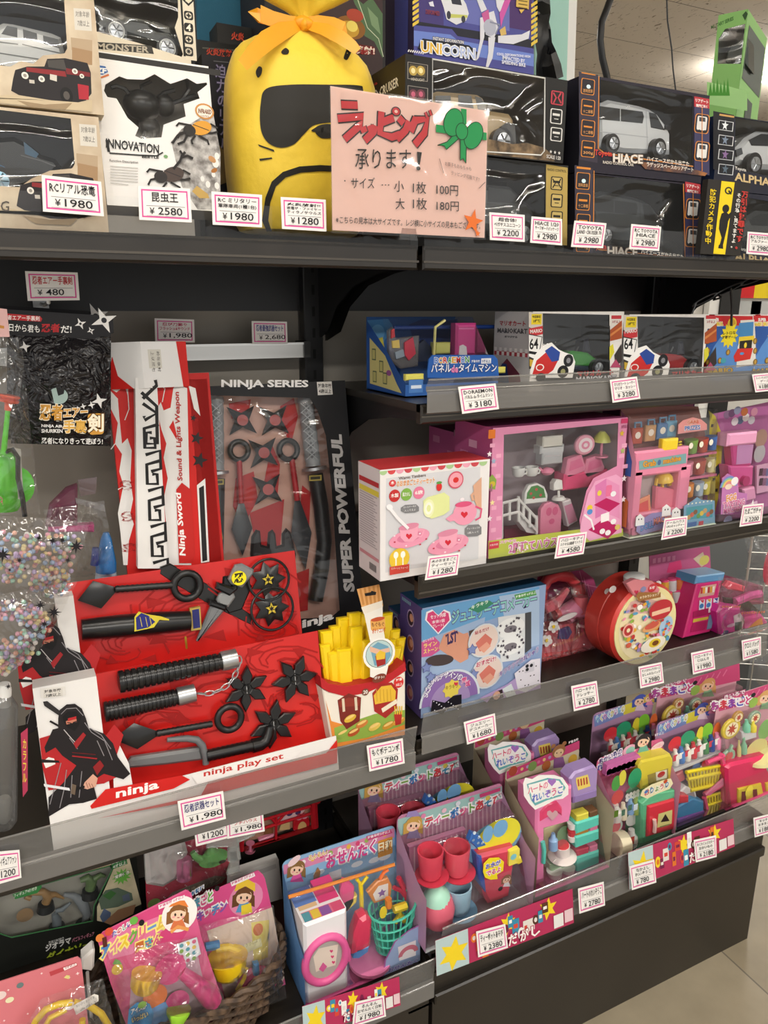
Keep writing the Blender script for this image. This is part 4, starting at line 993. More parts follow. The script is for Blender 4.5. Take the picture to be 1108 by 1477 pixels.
c.E(1051,275,5.5,5.5,'222'*2);c.E(1051,275,3.4,3.4,'f0d21e');c.K([(1051,275),(1055,280)],'222222',2)
c.E(1047,301,5,6,'1d1b1a');c.P([(1041,308),(1047,305),(1052,310),(1049,328),(1045,345),(1042,357),(1037,357),(1041,343),(1037,330),(1038,318)],'1d1b1a');c.P([(1050,310),(1055,305),(1056,308),(1050,320)],'1d1b1a');c.P([(1037,353),(1043,354),(1043,359),(1036,358)],'1d1b1a');c.B(1046,315,4,5,.01,'c98a5a',0)
c.TV('防犯カメラ作動中',1025,272,1016,352,8,'f0d21e',None,.02);c.TV('その行為、見てますよ。',1063,278,1053,358,5.5,'f2f0ea',None,.02);c.TV('万引は犯罪です。',1070,275,1059,360,8,'c93a34',None,.03)
c.build('print',t)
# cables hanging from the ceiling
G = Fr(880,1.62,Z0);G.floor = None
b = MB(G);b.tube([G(*q) for q in ((888,-60,0),(884,-10,0),(876,12,0),(868,32,0),(866,58,0),(869,84,0),(875,108,0),(879,130,0))],.0085,'S:19191b',10);tag(b.build('power_cable'),'thick black cable hanging down behind the white van box','cable')
b = MB(G);b.tube([G(*q) for q in ((960,-60,.05),(962,0,.05),(963,30,.05),(969,70,.05),(971,100,.05),(976,140,.05))],.0022,'S:19191b',6);tag(b.build('thin_cable'),'thin black cable hanging from the ceiling left of the green truck box','cable')
# ------------------------------------------------------------------ left bay, middle shelf: ninja toys
ZL = .7158
INK,RED,DRED = '1b1718','d0231f','9c1715'
def kunai(c,tip,neck,hand,ring,R,r,k='P:1c1c1d',kb=None,wdt=16,d=.03):
    """throwing knife: leaf blade, ribbed grip, ring"""
    c.at(d);T0,N0 = Vector(tip),Vector(neck);ax = (N0-T0).normalized();n = Vector((-ax.y,ax.x));L = (N0-T0).length
    m = T0+ax*L*.52
    q = [T0,m+n*wdt,N0+n*4,N0-n*4,m-n*wdt];P = [c.F(p.x,p.y,d) for p in q];ce = c.F(*(T0+ax*L*.6),d-.008)
    b0 = [c.F(p.x,p.y,d+.006) for p in q]
    c.add(P+[ce]+b0,[(0,1,5)[::-1],(1,2,5)[::-1],(2,3,5)[::-1],(3,4,5)[::-1],(4,0,5)[::-1]]+[(i,(i+1) % 5,6+(i+1) % 5,6+i) for i in range(5)],kb or k)
    H = Vector(hand);g = [(t/24,(r*(1.0 if t % 2 else .84))) for t in range(25)]
    c.C(N0.x,N0.y,H.x,H.y,g,k,10)
    q = c.F.px(ring[0],ring[1],d);o = c.F(ring[0],ring[1],d)
    c.tube([o+Vector((math.cos(i*.2618),0,math.sin(i*.2618)))*(R*q) for i in range(24)],r*q*.9,'P:1a1a1b' if k != 'M:55585c' else k,10,True)
def shuriken(c,u,v,R,n,q,d,k,rot=90,bore=.2):
    """throwing star with raised ridges and a bored hub"""
    s = c.F.px(u,v,d);o = c.F(u,v,d);V = []
    for i in range(2*n):
        t = math.radians(rot+180*i/n);rr = R*(1 if i % 2 == 0 else q)*s;V.append(o+Vector((rr*math.cos(t),.003 if i % 2 else .004,rr*math.sin(t))))
    ce = o+Vector((0,-.005,0));b0 = [p+Vector((0,.004,0)) for p in V];m = 2*n
    c.add(V+[ce]+b0,[(i,(i+1) % m,m) for i in range(m)]+[((i+1) % m,i,m+1+i,m+1+(i+1) % m) for i in range(m)],k)
    c.tube([o+Vector((bore*R*s*math.cos(i*.5236),-.004,bore*R*s*math.sin(i*.5236))) for i in range(12)],.0016,k,6,True)
def dragon(b,u,v,s,k):
    r = random.Random(int(u))
    for j in range(7):
        a = r.uniform(0,6);pts = [(u+s*(.2+.13*i)*math.cos(a+i*.5)*1.5,v+s*(.15+.11*i)*math.sin(a+i*.5)) for i in range(7)]
        b.K(pts,k,s*.05)
    for j in range(4):
        a = j*1.6+.4;b.P([(u+s*math.cos(a),v+s*.6*math.sin(a)),(u+s*1.3*math.cos(a+.3),v+s*.8*math.sin(a+.3)),(u+s*.8*math.cos(a+.6),v+s*.5*math.sin(a+.6))],k)
def ninja_print(b,o):
    """printed hooded ninja drawing a sword; o = shift in photograph pixels"""
    s = lambda q:[(u+o[0],v+o[1]) for u,v in q]
    b.P(s([(57,1065),(80,1058),(130,1090),(165,1045),(178,1060),(168,1090),(180,1115),(150,1130),(70,1140),(62,1110)]),'b02226')
    b.P(s([(62,1098),(70,1092),(78,1094),(80,1102),(66,1108)]),'eae6e2');b.P(s([(60,1095),(85,1097),(86,1100),(60,1100)]),INK)
    b.P(s([(62,1012),(68,1011),(90,1028),(88,1034),(64,1018)]),'2b2829');b.K(s([(72,1040),(90,1050)]),INK,3)
    b.P(s([(86,1024),(96,1016),(108,1015),(118,1022),(124,1036),(128,1050),(150,1058),(163,1072),(170,1092),(188,1116),(178,1124),(150,1116),(140,1122),(136,1136),(140,1152),(120,1158),(100,1160),(70,1178),(70,1150),(92,1128),(110,1104),(90,1090),(80,1078),(66,1086),(64,1078),(76,1052),(84,1050),(84,1036)]),'1e191b')
    b.P(s([(90,1034),(98,1026),(110,1026),(117,1034),(114,1046),(108,1054),(98,1050),(92,1042)]),'0f0c0d');b.P(s([(95,1040),(110,1036),(111,1041),(96,1045)]),'c07a62');b.P(s([(98,1036),(110,1033),(110,1037),(98,1040)]),'b02226');b.K(s([(97,1042),(103,1043)]),INK,1.4);b.K(s([(105,1042),(111,1040)]),INK,1.4)
    for q in ([(88,1030),(96,1022),(110,1021),(120,1032)],[(122,1042),(132,1056),(150,1068)],[(130,1050),(146,1060),(160,1080)],[(140,1068),(150,1090)],[(150,1066),(162,1096)],[(100,1064),(112,1080)],[(88,1100),(80,1130),(72,1160)],[(96,1110),(92,1140),(86,1165)],[(104,1118),(102,1150)],[(118,1112),(114,1150)]):b.K(s(q),'8d898c',1.1)
    b.K(s([(92,1052),(104,1066),(112,1074)]),'b9b4b4',1.2);b.P(s([(106,1072),(120,1056),(124,1060),(110,1080)]),'9c2226');b.K(s([(104,1090),(140,1094)]),'9c2226',2);b.K(s([(104,1085),(138,1088)]),'6e1a1e',1)
    b.P(s([(134,1106),(144,1096),(150,1104),(140,1118)]),'8a1d20');b.P(s([(122,1128),(134,1116),(141,1122),(138,1134),(126,1138),(119,1136)]),'d2a08a')
    for i in range(3):b.K(s([(124+i*4,1128+i),(127+i*4,1136)]),'8a5a48',.8)
    b.P(s([(63,1130),(100,1136),(101,1140),(64,1134)]),'dcdcdf');b.P(s([(104,1130),(110,1132),(108,1146),(102,1144)]),'6a5a4a');b.K(s([(110,1138),(122,1134)]),'151314',4)
def playset(y,o,label,rear):
    F = Fr(78+o[0]*.9,y,ZL,10,0,.046);t = thing('ninja_play_set',F,label,'toy set','red ninja weapon sets')
    s = lambda q:[(u+o[0],v+o[1]) for u,v in q]
    D = .046
    b = MB(F).at(D);p = F(458+o[0],910+o[1],D);x1 = p[0];z1 = p[2];x0 = F(70+o[0],1100+o[1],0)[0]-.008
    if rear:x0 = F(105,900,0)[0]-.02
    noisemat('gloss_red','c81d1a','d42722',6,.28);
    b.box(x0,x1,D,D+.002,0,z1,'gloss_red')
    b.box(x0,x1,0,D,0,.003,'gloss_red');b.box(x1-.002,x1,.0,D,0,.045,'gloss_red')
    b.at(D-.0003)
    for u,v,q in ((300,1010,60),(400,960,46),(220,1050,40),(430,1020,34)):dragon(b,u+o[0],v+o[1],q,'a81a18')
    b.build('backing',t)
    # left column and lip
    b = MB(F);xc = F(140+o[0],985+o[1],0)[0];zc = F(140+o[0],975+o[1],0)[2]
    b.box(x0,xc,0,D,0,zc,'e6e4e2');b.box(x0,x1,-.001,.001,0,F(478+o[0],1063+o[1],0)[2],'eceae8')
    b.add([(xc,0,0),(xc+.035,0,0),(xc+.03,0,zc*.42),(xc+.012,0,zc*.66)],[(0,1,2,3)],'e6e4e2')
    b.at(-.0015)
    b.P(s([(58,993),(58+36,990),(58+37,1000+3),(59,1006)]),'dedbd6');b.P(s([(62,995),(90,992),(91,1004),(63,1007)]),'d6d2cb');b.T('対象年齢',64+o[0],1000+o[1],88+o[0],997+o[1],4.5,'3a3634',None,.02);b.T('7歳以上',66+o[0],1006+o[1],88+o[0],1003+o[1],4.5,'3a3634',None,.02)
    ninja_print(b,o)
    b.P(s([(130,1162),(152,1138),(262,1118),(274,1124),(250,1137),(132,1166)]),RED);b.T('ninja',168+o[0],1154+o[1],228+o[0],1140+o[1],15,'f6f4f2',None,.03)
    b.P(s([(140,1180),(290,1146),(300,1128),(470,1086),(486,1066),(486,1100),(250,1160)]),RED)
    b.P(s([(276,1118),(434,1082),(424,1094),(284,1130)]),'f0eeec');b.T('ninja play set',294+o[0],1122+o[1],408+o[0],1096+o[1],11,'c4342c',None,.02)
    b.build('printed_front',t)
    if rear:
        c = MB(F);k = 'P:1b1b1c';c.at(.04)
        kunai(c,(112,866),(166,850),(250,844),(270,845),19,6,wdt=21,d=.035);c.build('toy_throwing_knife',t)
        c = MB(F).at(.035);c.L([(118,908,.035),(170,903,.035),(230,898,.035),(274,895,.035)],k,[16,18,18,16],n=14)
        c.at(.015);c.P([(194,890),(200,882),(212,886),(232,889),(244,893),(244,895),(230,894),(222,905),(208,908),(194,911)],'d8c83a');c.P([(196,891),(204,884),(214,888),(224,897),(214,905),(197,909)],'2a2f7c')
        for q in (202,210,216):c.K([(q,890),(q+3,904)],'d8c83a',.8)
        c.at(.034);c.P([(274,878),(289,875),(291,908),(276,910)],'P:b9a04a',.01);c.at(.0338);c.P([(277,880),(287,878),(289,905),(279,907)],'2c3070');c.build('toy_scabbard',t)
        c = MB(F).at(.045);c.P([(232,818),(246,813),(300,842),(318,856),(372,892),(366,904),(300,872),(250,842),(230,828)],'P:1d1c1b',.008,.002);c.at(.043);c.P([(322,832),(348,822),(364,846),(350,880),(330,886),(318,870)],'P:1a1919',.012,.003);c.build('holster_strap',t)
        c = MB(F).at(.03);c.P([(340,815),(350,813),(367,822),(366,828),(350,848),(334,843),(330,836)],'P:7d7f80',.01,.003);c.P([(318,856),(336,852),(340,862),(330,876),(316,872),(313,866)],'P:8a8c8d',.01,.003);c.P([(304,875),(320,872),(325,880),(286,926),(284,925)],'P:77797b',.009,.003)
        c.at(.026);c.P([(314,840),(336,848),(342,842),(344,850),(332,860),(312,850)],k,.012,.003);c.P([(304,866),(328,874),(326,882),(302,874)],k,.012,.003)
        c.at(.0255);c.E(345,834,10.5,10.5,'f2e21c',.004);c.at(.0254);c.T('忍',338,841,351,839,13,'1b1718',None,.03);c.build('toy_dagger',t)
        for q in ((388,836,29),(393,878,30)):
            c = MB(F).at(.035);o2 = F(q[0],q[1],.035);sc = F.px(q[0],q[1],.035)
            c.tube([o2+Vector((q[2]*sc*math.cos(i*.2),0,q[2]*sc*math.sin(i*.2))) for i in range(32)][:32],.0022,k,8,True)
            shuriken(c,q[0],q[1],26,7,.62,.034,k,100,.25);c.at(.0275);c.S(q[0]-1,q[1],9,4,5,'c9b23a');c.S(q[0]-1,q[1],5,2,6,'1b1718');c.build('toy_ring_star',t)
        c = MB(F).at(.045);c.R(266,918,271,936,'M:c9a23a',.01,.002);c.build('brass_peg',t,'small brass peg')
    else:
        k = 'P:19191a'
        for (a,e,cap,r0,r1) in (((170,984),(319,954),(341,949),17,14),((150,1027),(256,1005),(281,999),15.5,13.5)):
            c = MB(F).at(.032);N_ = 17;g = [(0,r0*.55),(.01,r0*.95)]
            for i in range(N_):
                rr = r0+(r1-r0)*i/N_;g += [(.02+.96*i/N_,rr),(.02+.96*(i+.62)/N_,rr),(.02+.96*(i+.7)/N_,rr*.86),(.02+.96*(i+.94)/N_,rr*.86)]
            c.C(a[0],a[1],e[0],e[1],g+[(1,r1)],k,20);c.C(e[0],e[1],cap[0],cap[1],[(0,r1*.98),(.1,r1*1.02),(1,r1*.98)],'M:b9bbbd',20);c.build('toy_nunchaku_handle',t)
        c = MB(F);ch = [(345,947),(346,957),(342,968),(337,978),(330,987),(320,994),(308,999),(296,1001),(285,1000)]
        for i in range(len(ch)-1):
            A,B_ = F(*ch[i],.03),F(*ch[i+1],.03);m = (A+B_)/2;e = (B_-A)*.72;n = Vector((0,1,0)) if i % 2 else e.cross(Vector((0,1,0))).normalized()
            c.tube([m+e*math.cos(j*.785)*.9+n*math.sin(j*.785)*.0038 for j in range(8)],.0011,'M:c4c6c8',6,True)
        c.build('chain',t)
        c = MB(F);kunai(c,(163,1066),(226,1058),(306,1044),(331,1036),17,5.5,wdt=19,d=.03);c.build('toy_throwing_knife',t)
        c = MB(F).at(.03);c.P([(178,1108),(190,1094),(290,1079),(294,1097),(240,1104),(186,1109)],'P:6d6f70',.012,.004);c.L([(241,1067,.03),(270,1065,.03),(284,1067,.03),(292,1075,.03),(296,1090,.03),(297,1102,.03)],'P:6a6c6e',[3.5,5,5.5,5.5,5,5],n=10)
        g = [(i/20,9 if i % 2 else 8.2) for i in range(21)];c.C(298,1090,366,1075,g,'P:151515',12,.03);c.L([(364,1076,.03),(376,1073,.03),(384,1068,.03),(388,1058,.03),(390,1048,.03)],'P:151515',[10,9.5,8.5,7,5.5],n=12);c.build('toy_sai_dagger',t)
        for u,v,R,rot in ((355,993,33,82),(425,979,33,62),(394,1044,34,75)):
            c = MB(F);
            for i in range(6):
                a = math.radians(rot+60*i);q = F.px(u,v,.04);o2 = F(u,v,.04);di = Vector((math.cos(a),0,math.sin(a)));nn = Vector((-di.z,0,di.x));Rr = R*q
                pts = [o2+di*Rr,o2+di*Rr*.55+nn*Rr*.23,o2+di*Rr*.2+nn*Rr*.12,o2+di*Rr*.2-nn*Rr*.12,o2+di*Rr*.55-nn*Rr*.23]
                c.prism([(p[0],p[2]) for p in pts],.034,.043,k,.0015)
            c.at(.036);c.E(u,v,R*.36,R*.36,k,.007,14,0,.001);c.tube([F(u,v,.035)+Vector((.13*R*q*math.cos(i*.6),0,.13*R*q*math.sin(i*.6))) for i in range(10)],.0012,'P:0c0c0c',6,True);c.K([(u,v-12),(u+2,v+12)],'c9c9c9',.7);c.build('toy_throwing_star',t)
    return t
playset(1.012,(0,0),'red and white boxed ninja weapon set with black nunchaku, in front on the middle shelf',False)
playset(1.066,(-33,-116),'red boxed weapon set behind the nunchaku set, with a scabbard and yellow dagger sticker',True)
# ---- tall red and white sword carton
F = Fr(196,1.16,ZL,5,0,.022);t = thing('toy_sword_box',F,'tall red and white toy sword box with a black key pattern, leaning at the back','toy box')
b = MB(F);p = F(272,492,0);x1 = F(302,800,0)[0];x0 = F(150,492,0)[0];zt = p[2];zm = F(207,560,0)[2];xr = F(207,560,0)[0]
xe = F(275,560,0)[0]
b.box(x0,xe+.03,.012,.022,0,zt-.06,RED)
b.box(xe,xe+.034,.012,.022,0,zt-.05,'be211f')
# lid with a ridge
q = [(x0,.012),(xr,-.012),(xe,.008),(xe,.022),(x0,.022)]
n = len(q);zl = zm
lv = [(x,y,z) for z in (zl,zt) for x,y in q]
b.add(lv,[(0,1,n+1,n),(1,2,n+2,n+1)],'ecebea');b.add(lv,[(2,3,n+3,n+2),(3,4,n+4,n+3),(4,0,n,n+4),tuple(range(n,2*n))],'b81d1c')
b.at(.0118)
wh_ = 'e9e7e5'
b.P([(156,560),(170,575),(172,600),(176,640),(184,632),(190,650),(188,690),(192,720),(188,740),(193,756),(186,780),(184,815),(178,815),(174,770),(170,740),(178,700),(172,680),(176,655),(166,640),(170,610),(160,590)],wh_)
b.P([(158,540),(200,545),(198,556),(186,553),(184,570),(180,556),(168,566),(158,560)],wh_)
b.P([(226,590),(232,580),(236,592),(246,588),(250,560),(258,552),(266,815),(230,815),(234,780),(240,760),(236,720),(242,690),(236,660),(240,640),(233,620)],wh_)
b.P([(244,616),(250,606),(258,640),(250,626)],RED);b.P([(252,555),(260,556),(270,560),(276,815),(262,815)],wh_)
for q in ([(160,566),(170,576)],[(184,560),(186,590),(180,606)],[(238,560),(234,580)],[(246,540),(236,560)],[(166,640),(160,648)],[(182,700),(170,706)]):b.K(q,wh_,1.3)
for u,v,q in ((182,700,9),(184,745,9),(186,790,9)):dragon(b,u,v,q,DRED)
b.P([(254,706),(262,696),(275,706),(281,798),(277,812),(258,812)],'c42420');b.T('Ninja Sword',270,801,263,712,0,'f6f4f2',None,.03,up=(-11,-1));b.T('Sound & Lights Weapon',265,693,260,566,0,'b92522',None,.02,up=(-9,-.5))
b.at(.0112)
for u,v,r in ((279,603,5),(284,632,10),(288,664,12)):b.S(u,v,r,r*.42,5,'2a2426',0,70)
b.P([(272,556),(282,560),(289,600),(280,590)],'e9e7e5');b.P([(284,700),(296,690),(302,810),(290,812)],'e9e7e5');b.P([(287,704),(294,700),(299,808),(292,810)],'222022')
b.build('carton',t)
b = MB(F).at(-.008)       # raised strip with the key pattern
b.P([(199,820),(242,820),(226,545),(195,545)],'eceae8',.022)
b.at(-.0085);kw = 5
ky = [[(208,545),(211,556),(222,560)],[(206,575),(226,556),(224,548)],[(206,582),(226,596),(209,606),(208,600)],[(204,566),(226,586),(227,640),(211,640),(211,624),(219,624)]]
for i in range(4):
    v = 612+i*52;u = 204+i*3.6
    ky.append([(u+25,v),(u+4,v+6),(u+5,v+34),(u+20,v+34),(u+19,v+20),(u+12,v+20)])
    ky.append([(u+6,v+44),(u+27,v+38),(u+28,v+64),(u+14,v+68)])
for q in ky:b.K(q,'1c1a1b',kw)
b.build('key_pattern_strip',t)
b = MB(F);q = lambda a,z:(x0+(xr-x0)*1+(xe-xr)*a,-.012+.02*a-.0006,z)
b.add([q(.14,zl+.03),q(.42,zl+.03),q(.42,zt-.012),q(.14,zt-.012)],[(0,1,2,3)],'d9d6cc');b.add([q(.86,zl),q(1,zl),q(1,zt),q(.78,zt)],[(0,1,2,3)],RED);
for cx,wd in ((.2,'上以蔵七'),(.32,'齢年象対')):
    for i,ch in enumerate(wd):
        vs,fs = glyphs(ch,.01,1);xs = [v[0] for v in vs];ys = [v[1] for v in vs]
        b.add([q(cx+.07*(v[1]-min(ys))/(max(ys)-min(ys)),zt-.015-i*.008-.007*(v[0]-min(xs))/(max(xs)-min(xs))) for v in vs],fs,'4a4640')
b.add([(x0+(xr-x0)*a,.012-.024*a-.0006,z) for a,z in ((0,zl),(.7,zl),(.3,zl+.02),(.2,zl+.05),(.06,zl+.025),(0,zl+.04))],[(0,1,2,3,4,5)],RED)
b.build('lid_print',t)
# ---- black window box with two short swords
F = Fr(312,1.186,ZL,10,0,.05);t = thing('weapon_set_box',F,'tall black window box with two toy swords and throwing stars','toy box')
p = F(489,549,0);x1 = F(523,862,0)[0];x0 = F(275,549,0)[0]
b,hp = openbox(F,'17171a',0,[(306,900),(297,570),(447,574),(458,592),(470,628),(478,700),(490,880),(478,890)],.05,'d2a595','141416',None,(x0,x1,0,p[2]));b.at(0)
b.T('NINJA SERIES',320,561,444,561,13,'f2f0ee',None,.035);b.R(457,551,480,569,'d8d5d0');b.T('対象年齢',459,559,478,559.5,6,'3a3634',None,.02);b.T('4歳以上',460,567,478,567.5,6,'3a3634',None,.02)
b.T('SUPER POWERFUL',511,852,492,628,0,'b9b7b6',None,.05,up=(-14,0))
b.P([(279,560),(290,570),(300,640),(306,660),(304,720),(310,760),(308,880),(296,880)],'b01f1f');b.K([(290,570),(300,630),(305,650),(303,700)],'e6e4e2',3)
for u,v in ((286,612),(291,640),(293,668)):b.S(u,v,7,3,5,'1c1a1b')
b.T('ninja',420,914,480,896,14,'f2f0ee',None,.04);b.P([(430,918),(492,900),(494,930),(432,940)],'b01f1f');b.build('carton',t)
c = MB(F).at(.046)
for q in ([(330,582),(362,576),(358,600),(334,604)],[(404,586),(424,574),(430,600),(420,640),(408,620)],[(340,690),(366,680),(372,720),(350,760),(336,730)],[(392,640),(404,670),(400,720),(380,700)],[(360,740),(410,720),(404,790),(372,800)],[(436,700),(448,710),(446,760),(432,740)],[(420,830),(446,820),(444,880),(424,884)]):c.P(q,'c01c20')
c.build('backdrop_print',t)
def katana(hd,gd,sh,r):
    c = MB(F).at(.032);g = [(0,r*.9),(.06,r*1.05),(.08,r)]+[(.1+.86*i/10,r*(1.0 if i % 2 else .93)) for i in range(11)]+[(1,r)]
    c.C(hd[0],hd[1],hd[2],hd[3],g,'P:9a9da0',14);c.at(.0325-r*F.px(400,600,.03)-.0005)
    for i in range(6):
        a = .16+.135*i;u = hd[0]+(hd[2]-hd[0])*a;v = hd[1]+(hd[3]-hd[1])*a;c.P([(u,v-6),(u+4.5,v),(u,v+6),(u-4.5,v)],'P:6c6f72');c.K([(u-8,v-7),(u+8,v+7)],'P:b4b7ba',1.2);c.K([(u+8,v-7),(u-8,v+7)],'P:b4b7ba',1.2)
    c.C(gd[0],gd[1],gd[2],gd[3],[(0,17),(1,17)],'M:c9cbcd',20,.032);c.build('toy_sword',t)
    c = MB(F);c.L([(u,v,.032) for u,v in sh],'P:131314',[r*.98]*len(sh),n=12);c.at(.032-r*F.px(400,600,.03)-.001);u,v = sh[0];c.P([(u-9,v+2),(u+9,v+1),(u+9,v+9),(u-9,v+10)],'b4a24a');c.P([(u-7,v+4),(u+7,v+3),(u+7,v+7),(u-7,v+8)],'3a3420');c.build('toy_scabbard',t)
katana((312,572,313,678),(313,680,313.4,684),[(314,690),(313,740),(312,800),(318,880)],11)
katana((440,573,452,672),(453,674,453.6,678),[(455,684),(463,730),(468,780),(464,820),(455,866)],11)
c = MB(F);c.at(.018);c.P([(310,770),(318,758),(322,776),(314,800)],'9a8a3a');c.K([(312,768),(320,780),(310,790),(318,800)],'c9b85a',1.4);c.build('gilt_print',t)
for u,v in ((350,606),(397,606),(381,653),(387,706)):
    c = MB(F);shuriken(c,u,v,28,4,.36,.03,'P:26282b',135,.26);c.at(.024);c.E(u,v,8,8,'P:b04a48');c.build('toy_throwing_star',t)
for a in (((350,802),(348,726),(345,664),(345,650)),((441,822),(429,722),(421,662),(416,649))):
    c = MB(F);kunai(c,a[0],a[1],a[2],a[3],13,4.6,'P:b3202a','P:2f3338',15,.035);c.build('toy_throwing_knife',t)
c = MB(F).at(.04);c.P([(362,800),(364,775),(370,764),(376,766),(378,786),(386,788),(388,768),(394,764),(398,770),(400,788),(408,786),(408,770),(414,762),(420,768),(428,800),(420,870),(380,876)],'P:1c1d1f',.012,.004);c.build('toy_claw',t)
win(F,t,hp,.001)
# ---- toy french fries in a carton
F = Fr(478,1.032,ZL,8,0,.04);t = thing('toy_french_fries',F,'toy french fries in a carton with a hanging tag, right of the ninja sets','toy')
c = MB(F).at(.012);r = random.Random(3)
b = MB(F).at(.06);b.P([(462,1000),(470,925),(482,908),(490,902),(498,905),(504,895),(514,897),(520,890),(530,893),(538,888),(548,894),(556,892),(565,905),(574,908),(586,960)],'P:b32026',.006);b.build('carton_back',t)
fr = [(463,912,18,76,-6,.04),(478,905,15,90,-2,.048),(489,893,15,95,-3,.05),(505,886,17,100,0,.045),(520,886,13,100,3,.05),(553,886,15,96,2,.05),(565,910,14,80,6,.045),(574,922,13,62,8,.04),(530,900,16,90,1,.04),(541,915,14,80,2,.035),(463,932,15,56,-6,.028),(474,942,17,54,-4,.022),(487,938,21,58,-2,.018),(507,906,18,86,0,.026),(524,925,17,66,2,.02),(558,925,15,58,6,.024),(545,938,14,50,3,.02),(568,934,14,46,8,.03)]
for u,v,w_,h,lean,d in fr:
    c.at(d);c.P([(u-lean*0,v),(u+w_,v-2),(u+w_-lean*1.2,v+h),(u-lean*1.2,v+h+3)],'P:f4d21a',.014,.0035)
c.build('fries',t)
b = MB(F).at(.0)
b.P([(465,994),(475,999),(500,1004),(530,999),(560,985),(585,968),(585,1056),(480,1080)],'e9e2d4',.045,.002)
b.at(-.0003);b.P([(462,976),(474,986),(500,990),(535,984),(565,970),(584,955),(586,967),(560,985),(530,999),(500,1005),(474,998),(464,992)],'b8242a',.05)
b.at(-.0006);b.P([(470,1010),(478,1040),(530,1055),(584,1030),(584,1060),(482,1078)],'e08a3a');b.P([(482,1050),(540,1030),(584,1024),(584,1045),(530,1064),(484,1072)],'8fae4a')
b.P([(487,1010),(503,1000),(521,1006),(519,1040),(500,1052),(491,1040)],'7a2a22');b.P([(489,1012),(503,1006),(519,1010),(518,1018),(490,1020)],'8e352a');b.R(493,1008,498,1026,'d9c9b0');b.R(511,1006,516,1024,'d9c9b0')
b.P([(537,1000),(548,987),(565,984),(574,994),(572,1022),(556,1036),(540,1026)],'a32a26');b.P([(539,1003),(550,990),(564,988),(571,997),(570,1010),(541,1016)],'e2b63a');b.P([(550,1022),(572,1008),(573,1014),(552,1028)],'e9dfc8')
for u in (543,548,553,558,563):b.K([(u,994),(u+1,1012)],'c9982a',1)
b.E(575,984,7,8,'d2302c');b.T('対象',571,983,580,981,4,'f4f0ea',None,.02);b.T('3以上',571,990,580,988,4,'f4f0ea',None,.02);b.E(527,998,5,5,'7a4a3a');b.T('20',524,1001,530,1000,5,'f2eee6',None,.02)
for u,v,k in ((505,1036,'d9b03a'),(522,1044,'c97a3a'),(510,1056,'b5522a'),(494,1058,'8fae4a'),(560,1046,'c9902f'),(575,1040,'d9a03a'),(540,1048,'e0c05a')):b.E(u,v,9,5,k,0,12,15);b.E(u,v-2,7,2,'e9c87a',0,10,15)
b.P([(568,1030),(580,1026),(578,1044),(570,1046)],'b5302a')
for i in range(4):b.K([(570+i*3,1030),(569+i*3.4,1018)],'e6c23a',1.5)
b.build('carton',t)
b = MB(F).at(-.004);b.P([(515,850),(547,843),(553,874),(541,884),(524,884)],'e0a867',.0008)
for i in range(5):b.P([(518+i*6.4,849-i*1.4),(521+i*6.4,848.3-i*1.4),(526+i*5.6,872),(523+i*5.6,873)],'c98a48')
b.at(-.0042);b.P([(526,856),(535,854),(536,852),(539,853),(543,854),(542,858),(527,860)],'1c1a19');b.P([(525,884),(552,873),(552,900),(556,925),(560,962),(556,978),(544,980),(534,976),(534,925)],'ece7de');b.P([(521,876),(552,866),(551,876),(525,886)],'e8dfd0');b.R(534,893,556,906,'e6ac5a',0,.004);b.E(545,893,10,3,'c4512e');b.T('もぐもぐ',536,904,554,903,6,'7a3a22',None,.02);b.T('ポテトコンボ',537,914,556,911,7,'d2622c',None,.03)
b.E(547,943,23,23,'f2eee8');b.E(547,943,19.5,20,'7a8a82');b.E(547,943,18.5,19,'b9d0cf');b.P([(534,935),(545,926),(560,932),(564,945),(556,960),(540,960)],'6fa0b8');b.P([(533,932),(548,937),(562,934),(562,940),(546,944),(534,940)],'e0b49a');b.P([(541,946),(556,942),(556,958),(544,962)],'a02a26');b.P([(542,944),(548,938),(556,941),(555,950),(543,952)],'e6bd3a');b.E(547,978,10,6,'7a3a28',0,16,10);b.T('ポテト!',540,980,554,978,4,'f2eee6',None,.02);b.build('hanging_tag',t)
